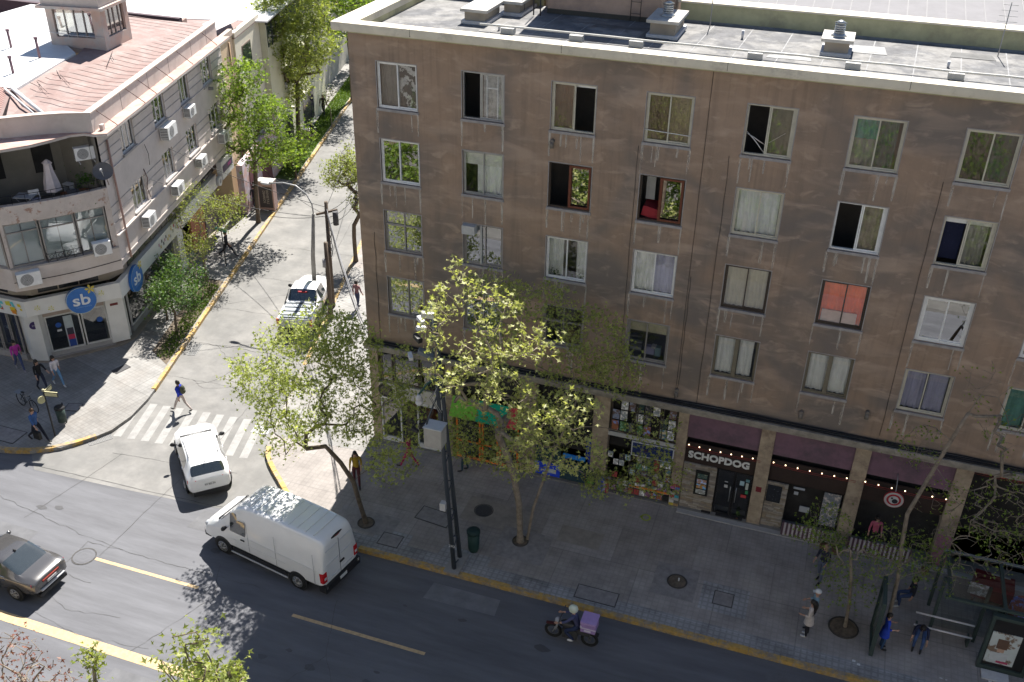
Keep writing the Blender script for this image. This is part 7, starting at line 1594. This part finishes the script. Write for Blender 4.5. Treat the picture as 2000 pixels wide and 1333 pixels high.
b = B(); b.ball((.5, 0, .8), (.09, .1, .1), 8, 6); b.build("headlight", C_(.4, .4, .42, .1), t)
b = B(); b.cbox(.68, 0, .6, .4, .11, .02, (0, .15, 0)); b.build("front_mudguard", C_(.06, .012, .015, .3), t)
b = B(); b.cbox(-.75, 0, .62, .3, .14, .03, (0, -.25, 0)); b.build("rear_mudguard", P_black, t)
for s in (.3, -.3): b = B(); b.tube([(.34, s, .93), (.36, s * 1.15, 1.08)], .008, 4); b.ball((.36, s * 1.18, 1.1), (.02, .06, .04), 8, 5); b.build("mirror", C_(.1, .1, .1, .2), t)
tb_("leg_shield", C_(.25, .25, .25), [(.45, .15, .75), (.5, .2, .55)], .02)
t2 = thing("delivery_box", "lilac delivery box strapped on the motorcycle's rack", "box", loc=(10.42, -7.72, .82), rz=math.pi)
lil = C_(.3, .2, .42, .7)
b = B(); b.box(-.24, .24, -.24, .24, 0, .36); b.build("box_body", lil, t2); b = B(); b.box(-.26, .26, -.26, .26, .363, .44); b.build("lid", C_(.36, .25, .5, .6), t2)
b = B(); b.box(.2, .262, -.262, .262, .2, .24); b.box(-.262, .262, .242, .25, .15, .2); b.build("reflective_strap", C_(.5, .45, .55), t2); b = B(); b.box(-.1, .12, .242, .25, .05, .12); b.build("logo_patch", C_(.55, .5, .6), t2)
b = B(); b.box(-.2, .2, -.15, .15, -.06, 0); b.build("rack", P_black, t2)
t, i = person("motorcycle rider in navy jacket and pale helmet", 10.05, -7.72, math.pi, z=.012, shirt=(.06, .065, .14), pants=(.02, .03, .075), shoes=(.6, .6, .6), riding=True, lean=.35, armL=.75, armR=.75, elbL=.45, elbR=.45, h=1.8, hairtype=0)
b = B(); h_ = i['head']; b.ball((h_.x, h_.y - .01, h_.z + .02), (.135, .16, .15), 14, 10); b.build("helmet", C_(.55, .6, .5, .3), t); b = B(); b.ball((h_.x, h_.y + .05, h_.z - .0), (.11, .12, .06), 10, 6); b.build("visor", P_black, t)
# --- bicycle
t = thing("bicycle", "dark bicycle leaning beside the two walking women at left", "bicycle", loc=(-15.95, -3.3, .15), rz=rad(-15))
for x in (-.48, .48):
    b = B(); b.torus((x, 0, .32), .3, .018, (0, 1, 0), 22, 6); w = b.build("wheel", C_tyre, t); b = B()
    for k in range(8): a = k * .785; b.tube([(x, 0, .32), (x + .3 * math.cos(a), 0, .32 + .3 * math.sin(a))], .003, 3)
    b.build("spokes", C_(.3, .3, .3), w)
b = B()
for a, c in (((-.48, .32), (-.05, .3)), ((-.05, .3), (-.15, .75)), ((-.48, .32), (-.15, .72)), ((-.15, .7), (.33, .75)), ((-.05, .3), (.33, .68)), ((.33, .82), (.48, .32))): b.tube([(a[0], 0, a[1]), (c[0], 0, c[1])], .016, 6)
b.build("frame", C_(.03, .03, .035, .3), t); b = B(); b.ball((-.17, 0, .8), (.13, .06, .03), 8, 5); b.build("saddle", P_black, t); b = B(); b.tube([(.28, .25, .9), (.33, 0, .86), (.28, -.25, .9)], .012, 5); b.build("handlebar", C_(.3, .3, .3), t)
b = B(); b.box(-.65, -.3, -.13, .13, .68, .72); b.build("carrier", C_(.2, .22, .25), t)

# ---------------------------------------------------------------- street furniture
M_mast = C_(.045, .055, .07, .5); M_pole = mat("concrete_pole", (.28, .27, .25), var=.15, scale=3); M_woodp = mat("weathered_timber", (.1, .075, .055), var=.3, scale=4, st=(6, 6, .5))
t = thing("twin_mast", "tall twin dark steel lattice mast with cabinet and cameras by the kerb", "mast")
A0, A1 = Vector((5.06, -6.1, .15)), Vector((4.42, -6.1, 10.8)); B0, B1 = Vector((5.03, -5.48, .15)), Vector((4.4, -5.75, 10.4))
b = B(); b.tube([A0, A1], [.085, .06], 8); b.build("pole", M_mast, t); b = B(); b.tube([B0, B1], [.085, .06], 8); b.build("pole", M_mast, t)
for k in range(17):
    s = k / 16 * .93 + .02; p = A0.lerp(A1, s); q = B0.lerp(B1, s + .03); q2 = B0.lerp(B1, max(0, s - .025))
    b = B(); b.tube([p, q if k % 2 else q2], .022, 5); b.build("brace", M_mast, t)
b = B(); b.prism([(4.75, -6.35), (5.3, -6.35), (5.3, -5.25), (4.75, -5.25)], .15, .22); b.build("base_plate", mat("base_conc", (.25, .24, .23)), t)
c = A0.lerp(A1, .56); b = B(); b.box(c.x - .38, c.x + .22, c.y - .55, c.y - .1, c.z - .35, c.z + .38); cab = b.build("cabinet", C_(.34, .33, .31, .5), t)
b = B(); b.box(c.x - .4, c.x + .25, c.y - .58, c.y - .07, c.z + .383, c.z + .42); b.build("cabinet_lid", C_(.45, .48, .52, .4), cab); b = B(); b.box(c.x + .221, c.x + .235, c.y - .5, c.y - .15, c.z - .3, c.z + .3); b.build("cabinet_door", C_(.38, .37, .35), cab)
for z_ in (2.9,): b = B(); b.box(4.65, 4.85, -6.3, -6.1, z_, z_ + .3); b.build("small_box", C_(.45, .45, .46), t)
def camera_dome(x, y, z, m_): b = B(); b.tube([(x, y, z + .3), (x, y, z + .1)], [.06, .12], 10); b.ball((x, y, z), .13, 10, 8); return b.build("camera_dome", m_, t)
camera_dome(4.05, -6.3, 7.2, C_(.5, .5, .52)); b = B(); b.tube([(4.72, -6.1, 8.2), (4.3, -6.2, 7.9), (4.05, -6.3, 7.5)], .035, 6); b.build("arm", C_(.02, .07, .06), t)
b = B(); b.tube([(4.75, -6.1, 7.9), (4.45, -6.4, 6.9), (4.35, -6.5, 6.5)], .03, 6); b.build("arm", M_mast, t)
for x, y, z, sz in ((4.3, -6.5, 6.45, .16), (4.0, -6.6, 6.3, .1), (4.1, -6.35, 9.6, .14), (3.9, -6.5, 9.0, .12), (4.25, -6.4, 10.3, .13), (4.5, -6.45, 10.55, .16), (4.2, -6.3, 9.95, .12)):
    b = B(); b.cbox(x, y, z, sz * 2.4, sz, sz, (0, .2, R.uniform(-1, 1))); b.build("camera", C_(.5, .5, .52) if R.random() < .6 else P_black, t)
b = B(); b.cbox(4.35, -6.35, 9.1, .5, .2, .12, (.1, .5, .3)); b.build("speaker_bar", C_(.12, .14, .17), t)
text_mesh("mast_number", "243", .16, Matrix.Translation((5.03, -6.19, 1.2)) @ Matrix.Rotation(math.pi / 2, 4, 'Y') if False else Matrix.Translation((5.02, -6.19, 1.3)), C_(.6, .6, .6), t, depth=.002)
for k in range(4):
    b = B(); b.tube([(4.75 - .02 * k, -6.1, 8.0), (4.5 + .03 * k, -6.5, 7.6), (4.72 + .04 * k, -6.35, 7.0)], .01, 4); b.build("cable", C_(.4, .4, .4) if k % 2 else P_black, t)
t = thing("litter_bin", "dark green litter bin standing behind the foot of the twin mast", "litter bin", loc=(5.35, -4.95, .15))
b = B(); b.tube([(0, 0, 0), (0, 0, .12), (0, 0, .85)], [.16, .2, .23], 14); b.build("bin_body", C_(.012, .04, .035), t); b = B(); b.tube([(0, 0, .85), (0, 0, .93), (0, 0, 1.0)], [.25, .25, .12], 14); b.build("bin_lid", C_(.01, .03, .028), t)
t = thing("litter_bin", "dark litter bin on a post behind the street name post at left", "litter bin", loc=(-13.75, -3.75, .15))
b = B(); b.tube([(0, 0, .2), (0, 0, .85)], [.17, .2], 14); b.build("bin_body", C_(.03, .05, .045), t); b = B(); b.tube([(0, 0, .85), (0, 0, .93)], [.22, .2], 14); b.build("bin_lid", P_black, t); b = B(); b.cyl((0, .2, 0), (0, .2, 1), .03, .03, 8); b.build("post", P_black, t)
t = thing("street_name_post", "dark post with crossed cream street name plates at the left corner", "street sign", loc=(-13.52, -4.52, .15))
b = B(); b.tube([(0, 0, 0), (0, 0, 2.25)], .035, 8); b.build("post", P_black, t)
for a, l, z, nm in ((rad(100), .55, 2.12, "PROVIDENCIA"), (rad(12), .6, 2.12, "")):
    b = B(frame(0, 0, a, z)); b.box(0.02, l, -.02, .02, -.11, .11); pl_ = b.build("name_plate", C_(.03, .03, .03), t)
    b = B(frame(0, 0, a, z)); b.box(.05, l - .03, -.026, -.021, -.08, .08); b.box(.05, l - .03, .021, .026, -.08, .08); b.box(.02, l, -.02, .02, .111, .125); b.build("plate_face", C_(.45, .42, .25), pl_)
b = B(); b.ball((0, 0, 2.3), .06, 8, 6); b.build("finial", C_(.4, .38, .25), t)
b = B(frame(0, 0, rad(-110), 1.9)); b.tube([(.15, -.02, 0), (.15, .02, 0)], [.17, .17], 16); b.build("round_plate", C_(.4, .38, .22), t)
# small street name post up the side street
t = thing("street_name_post", "thin post with a green name plate beside the pale thin tree", "street sign", loc=(-15.7, 11.6, .15))
b = B(); b.tube([(0, 0, 0), (0, 0, 2.3)], .03, 8); b.build("post", P_black, t); b = B(); b.box(-.35, .35, -.015, .015, 2.1, 2.3); b.build("name_plate", C_(.1, .3, .22), t)
# concrete lamp post with curved arm
t = thing("street_lamp", "concrete lamp post with long curved arm over the side street", "street lamp", loc=(-9.13, 9.75, .15))
b = B(); b.tube([(0, 0, 0), (.1, 0, 2.6), (.36, 0, 5.0)], [.13, .11, .09], 8); b.build("post", M_pole, t)
b = B(); b.tube([(.36, 0, 4.95), (.32, 0, 5.5), (.05, 0, 6.0), (-.5, 0, 6.35), (-1.2, 0, 6.4), (-2.0, 0, 6.25)], .035, 8); b.build("arm", C_(.4, .4, .4, .4), t)
b = B(); b.ball((-2.2, 0, 6.22), (.3, .12, .07), 10, 6); b.build("lamp_head", C_(.5, .5, .5), t)
t = thing("utility_pole", "dark timber utility pole crowded with cables by the parked pickup", "utility pole", loc=(-8.0, 9.55, .15))
b = B(); b.tube([(0, 0, 0), (.1, 0, 5.85)], [.12, .09], 8); b.build("post", M_woodp, t); b = B(); b.cbox(.1, 0, 5.3, 1.1, .09, .1, (0, 0, .9)); b.build("crossarm", M_woodp, t)
b = B(); b.cyl((.45, .2, 4.6), (.45, .2, 5.3), .14, .14, 10); b.build("transformer", C_(.05, .05, .055), t)
for k in range(5): b = B(); b.torus((.2, -.1, 3.2 + .35 * k), .22 + .04 * (k % 2), .02, (.9, .2, .2), 14, 5); b.build("cable_coil", M_cable, t)
t = thing("utility_pole", "second weathered timber pole leaning just right of the pickup", "utility pole", loc=(-7.5, 8.4, .15))
b = B(); b.tube([(0, 0, 0), (0, .1, 4.2)], [.13, .1], 8); b.build("post", M_woodp, t); b = B(); b.cyl((-.1, 0, 2.9), (-.1, 0, 3.3), .11, .1, 8); b.build("splice_box", C_(.25, .25, .26), t)
# cables
def cable(a, c, sag, label, r=.014, m_=M_cable, n=14):
    a = Vector(a); c = Vector(c); ps = [a.lerp(c, i / n) + Vector((0, 0, -sag * 4 * (i / n) * (1 - i / n))) for i in range(n + 1)]
    b = B(); b.tube(ps, r, 4); o = b.build("overhead_cable", m_); tag(o, label, "cable", "overhead cables"); return o
P1 = (-7.9, 9.55, 5.7); P2 = (-8.75, 9.75, 5.0)
ends = [((-1.0, -.1, 5.1), .5), ((-1.0, -.15, 5.25), .7), ((-1.02, .1, 5.05), .4), ((-1.0, .0, 5.4), .9)]
for k, (e, sg) in enumerate(ends): cable((P1[0], P1[1], P1[2] - .12 * k), e, sg, ["topmost pale cable from the timber pole to the block's corner", "second cable from the timber pole to the block's corner", "thick grey cable from the timber pole to the block's corner", "slack lowest cable from the timber pole to the block's corner"][k], .022 if k == 2 else .014, C_(.2, .2, .21) if k % 2 == 0 else M_cable)
cable(P1, (-17.4, 9.0, 8.2), .3, "thin cable crossing the side street to the corner building's upper wall")
cable(P2, (-16.6, 6.2, 7.6), .4, "thin cable from the lamp post to the corner building's middle windows")
cable((-8.0, 9.6, 5.2), (-16.4, 13.5, 3.0), .4, "low cable from the poles towards the pale thin tree")
cable(P1, (-16, 32, 6.5), .5, "cable running up the side street from the timber pole")
cable((-7.9, 9.5, 5.3), (-17.2, 17.3, 4.5), .4, "cable from the timber pole into the green tree")
for k in range(3): cable((-7.9 + .1 * k, 9.5, 5.5 - .3 * k), (-9.2, 15.5, 4.6 - .4 * k), .3, ["upper tangled cable by the twiggy tree", "middle tangled cable by the twiggy tree", "lower tangled cable by the twiggy tree"][k], .02)
# advertising box on the far pavement, planter in the verge
t = thing("advert_box", "small advertising kiosk box with painted lettering at the side street kerb", "advertising box", loc=(-17.6, 19.3, .15), rz=A_E - math.pi / 2 - .1)
b = B(); b.box(-.5, .5, -.28, .28, .1, 1.9); b.build("box", C_(.45, .3, .26), t); b = B(); b.box(-.42, .42, -.30, -.282, .25, 1.6); b.build("face", C_(.07, .06, .06), t); b = B(); b.box(-.53, .53, -.31, .31, 1.903, 1.97); b.build("cap", C_(.5, .48, .45), t)
text_mesh("box_letters", "REVISTAS\nDIARIOS", .22, Matrix.Translation((0, -.305, .95)) @ Matrix.Rotation(math.pi / 2, 4, 'Y'), C_(.45, .4, .35), t, depth=.002)
t = thing("planter_box", "dark concrete box in the grass verge by the two walking women", "planter", loc=(-21.9, 32.2, .15), rz=-.26)
b = B(); b.box(-.45, .45, -.3, .3, 0, .5); b.build("box", C_(.09, .09, .085), t); b = B(); b.box(-.36, .36, -.22, .22, .503, .52); b.build("top", C_(.25, .25, .24), t)
# tree pits
for (x, y, r_, lab) in ((12.61, -3.99, .33, "empty round planting pit in a square slab on the pavement"), (18.25, -4.2, .47, "round dark soil pit at the foot of the bare tree"), (6.79, -3.92, .28, "round soil ring at the foot of the bright plane tree"), (1.05, -4.96, .3, "round soil pit at the foot of the leaning corner tree")):
    t = thing("tree_pit", lab, "tree pit", loc=(x, y, .15)); b = B(); b.tube([(0, 0, 0), (0, 0, .03)], [r_, r_ * .9], 18, smooth=False); b.build("soil", M_soil, t); b = B(); b.torus((0, 0, .02), r_, .03, (0, 0, 1), 20, 6); b.build("rim", C_(.05, .045, .04), t)
b = B(); b.cyl((12.66, -3.95, .15), (12.66, -3.95, .3), .03, .03, 6); tag(b.build("pipe_stub", C_(.5, .5, .5)), "short white pipe stub in the empty planting pit", "pipe")
# hanging bags at the kiosk
for k, (x, z, w, h, cc, lab) in enumerate(((8.42, .35, .35, .6, (.03, .05, .05), "dark bag with a lime green print hung at the kiosk pillar"), (8.85, .1, .22, .75, (.04, .07, .35), "long blue bag hung beside the kiosk pillar"), (9.1, .2, .12, .6, (.35, .03, .06), "narrow red bag hung beside the blue bag"), (9.0, .25, .1, .5, (.3, .3, .45), "small lavender bag between the blue and red bags"))):
    t = thing("hanging_bag", lab, "bag", "bags hung at the kiosk", loc=(x, -.25 - .03 * k, .15)); b = B(); b.box(-w / 2, w / 2, -.06, .06, z, z + h); b.build("bag_body", C_(*cc), t); b = B(); b.tube([(-w * .3, 0, z + h), (0, 0, z + h + .18), (w * .3, 0, z + h)], .01, 5); b.build("handle", P_black, t)
    if k == 0: b = B(); b.box(-.13, .13, -.065, -.061, z + .08, z + .32); b.build("lime_print", C_(.12, .35, .03), t)
# mannequins in the shop window
for k, (x, cc) in enumerate(((.5, (.3, .25, .2)), (1.35, (.45, .42, .4)), (1.75, (.03, .03, .035)))):
    t = thing("mannequin", ["mannequin in beige clothes in the corner shop window", "mannequin in pale top in the corner shop window", "mannequin in black clothes in the corner shop window"][k], "mannequin", loc=(x, .35, .3))
    b = B(); b.tube([(0, 0, .1), (0, 0, .7), (0, 0, .95), (0, 0, 1.15), (0, 0, 1.4), (0, 0, 1.48)], [.09, .14, .13, .11, .17, .05], 10); b.build("clothes", C_(*cc), t); b = B(); b.ball((0, 0, 1.6), (.07, .08, .1), 8, 6); b.build("head", C_(.4, .35, .3), t)
    for s in (-1, 1): b = B(); b.tube([(s * .16, 0, 1.4), (s * .2, -.02, 1.1), (s * .17, -.08, .85)], [.045, .035, .025], 6); b.build("arm", C_(*cc), t)
# potted plants behind the fence
for k, (x, y, s) in enumerate(((17.3, -.55, .5), (18.7, -.1, .45), (17.75, -.6, .6), (20.8, -.6, .5), (14.1, .0, .15))):
    t = thing("potted_plant", ["leafy potted plant in front of the second striped fence end", "leafy pot behind the striped fence below the oval sign", "taller leafy pot at the foot of the third pillar", "leafy pot beside the pink footed pillar", "tiny green pot on the restaurant door step"][k], "plant", loc=(x, y, .18))
    b = B(); b.tube([(0, 0, 0), (0, 0, .25 * s / .5)], [.1 * s / .5, .15 * s / .5], 10); b.build("pot", C_(.12, .06, .04), t); b = B()
    for q in range(int(330 * s)):
        d = Vector((R.gauss(0, 1), R.gauss(0, 1), R.gauss(0, 1))).normalized() * s * .55 * R.random() ** .4; p = d + Vector((0, 0, .25 + s * .6)); w = .06
        b.quad(p, p + Vector((R.uniform(-w, w), R.uniform(-w, w), w * .6)), p + Vector((R.uniform(-w, w), R.uniform(-w, w), -w)))
    b.build("foliage", L_dark, t)
# red counter and dark round table at right
t = thing("food_cart", "dark red counter cart with a printed front panel in the open bay at right", "cart", loc=(22.75, -1.3, .15), rz=-.1)
b = B(); b.box(-.5, .75, -.3, .4, .35, 1.0); b.build("counter", C_(.13, .008, .015, .4), t); b = B(); b.box(-.62, -.0, -.36, -.32, .5, .98); b.build("printed_panel", poster_mat((.4, .35, .36)), t); b = B(); b.box(.0, .6, .3, .36, 1.0, 1.04); b.build("steel_rail", C_(.3, .3, .3), t)
for x in (-.4, .65):
    for y in (-.22, .32): b = B(); b.box(x - .03, x + .03, y - .03, y + .03, 0, .35); b.build("leg", P_black, t)
t = thing("round_display", "round black rimmed display with orange and blue print at the right edge", "display", loc=(23.9, -1.9, .15))
b = B(); b.tube([(0, 0, 0), (0, 0, .12)], [.75, .75], 26); b.build("base", P_black, t); b = B(); b.torus((0, 0, .2), .7, .09, (0, 0, 1), 26, 8); b.build("rim", P_black, t)
b = B(); b.tube([(0, 0, .12), (0, 0, .75)], [.55, .5], 20); b.build("drum", poster_mat((.35, .1, .06)), t)
# ---------------------------------------------------------------- bus shelter
M_sh = C_(.045, .065, .06, .45); G_sh = glass_mat("shelter_glass", (.7, .76, .74), .08)
t = thing("bus_shelter", "glass and dark green steel bus shelter with a lit poster panel at right", "bus shelter")
sx0, sx1, sy0, sy1, sz = 19.15, 23.75, -4.95, -2.3, 2.55
# left end panel
b = B(); bars(b, [], 0, 0); b.box(sx0 - .06, sx0 + .06, -5.15, -3.75, .15, .25); b.box(sx0 - .06, sx0 + .06, -5.15, -3.75, 2.35, 2.45); b.box(sx0 - .06, sx0 + .06, -5.15, -5.03, .25, 2.35); b.box(sx0 - .06, sx0 + .06, -3.87, -3.75, .25, 2.35); b.build("end_frame", M_sh, t)
b = B(); b.box(sx0 - .012, sx0 + .012, -5.03, -3.87, .25, 2.35); b.build("end_glass", mat("frosted_panel", (.07, .1, .08), rough=.2, var=.2), t)
for x, y in ((20.95, -3.35), (22.3, -3.35), (23.6, -3.35), (20.95, -2.1), (23.8, -4.7)):
    b = B(); b.box(x - .05, x + .05, y - .05, y + .05, .15, sz); b.build("post", M_sh, t)
# roof frame and glazing
b = B()
for a in ((20.9, 24.2, -2.12, -2.02), (20.9, 24.2, -4.35, -4.25), (21.0, 21.1, -4.25, -2.12), (22.6, 22.7, -4.25, -2.12), (24.1, 24.2, -4.25, -2.12)):
    b = B(); b.box(a[0], a[1], a[2], a[3], sz, sz + .09); b.build("roof_beam", C_(.16, .18, .19, .4) if a[2] == -2.12 and a[1] > 24 else M_sh, t)
for x0, x1 in ((21.1, 22.6), (22.7, 24.1)): b = B(); b.quad((x0, -4.25, sz + .06), (x1, -4.25, sz + .06), (x1, -2.12, sz + .06), (x0, -2.12, sz + .06)); b.build("roof_glass", G_sh, t)
for x0, x1 in ((21.0, 22.25), (22.35, 23.55)): b = B(); b.quad((x0, -3.32, .4), (x1, -3.32, .4), (x1, -3.32, 2.4), (x0, -3.32, 2.4)); b.build("back_glass", G_sh, t)
for k, z in enumerate((.52, .9)):
    b = B(); b.tube([(20.4, -3.62 + .18 * k, z), (22.2, -3.62 + .18 * k, z)], .032, 8); b.build("bench_rail", C_(.6, .6, .62, .3), t)
for x in (20.5, 22.1): b = B(); b.box(x - .03, x + .03, -3.7, -3.4, .15, .5); b.build("bench_leg", M_sh, t)
# advert panel
b = B(); bars(b, [(22.35, 23.75, .15, .3), (22.35, 23.75, 2.3, 2.42), (22.35, 22.45, .3, 2.3), (23.65, 23.75, .3, 2.3)], -4.45, -4.25); ad = b.build("advert_frame", M_sh, t)
b = B(); b.box(22.45, 23.65, -4.37, -4.33, .3, 2.3); b.build("advert_back", P_black, ad)
b = B(); b.box(22.5, 23.35, -4.4, -4.372, .45, 1.75); b.build("poster", mat("portrait_poster", (.5, .55, .55), var=.1, col2=(.2, .14, .1), s2=2.2, mix2=(.52, .56)), ad)
for x, z, w, h, cc in ((22.72, 1.1, .32, .4, (.12, .07, .05)), (22.78, .95, .2, .25, (.45, .3, .22)), (22.62, .6, .5, .32, (.5, .53, .55)), (22.85, .5, .35, .08, (.4, .05, .12))): b = B(); b.box(x, x + w, -4.406 - h * .01, -4.401, z, z + h); b.build("poster_print", C_(*cc), ad)
b = B(); b.box(22.5, 23.3, -4.9, -4.5, .16, .2); b.build("panel_foot", C_(.5, .5, .5), ad)
# scooter-like white mark
g = B(); g.torus((23.15, -5.2, .17), .06, .012, (0, 0, 1), 10, 4); g.box(23.1, 23.13, -5.2, -5.0, .166, .172); tag(g.build("paint_mark", C_(.6, .6, .6)), "white bicycle-like mark sprayed before the poster panel", "paint mark")
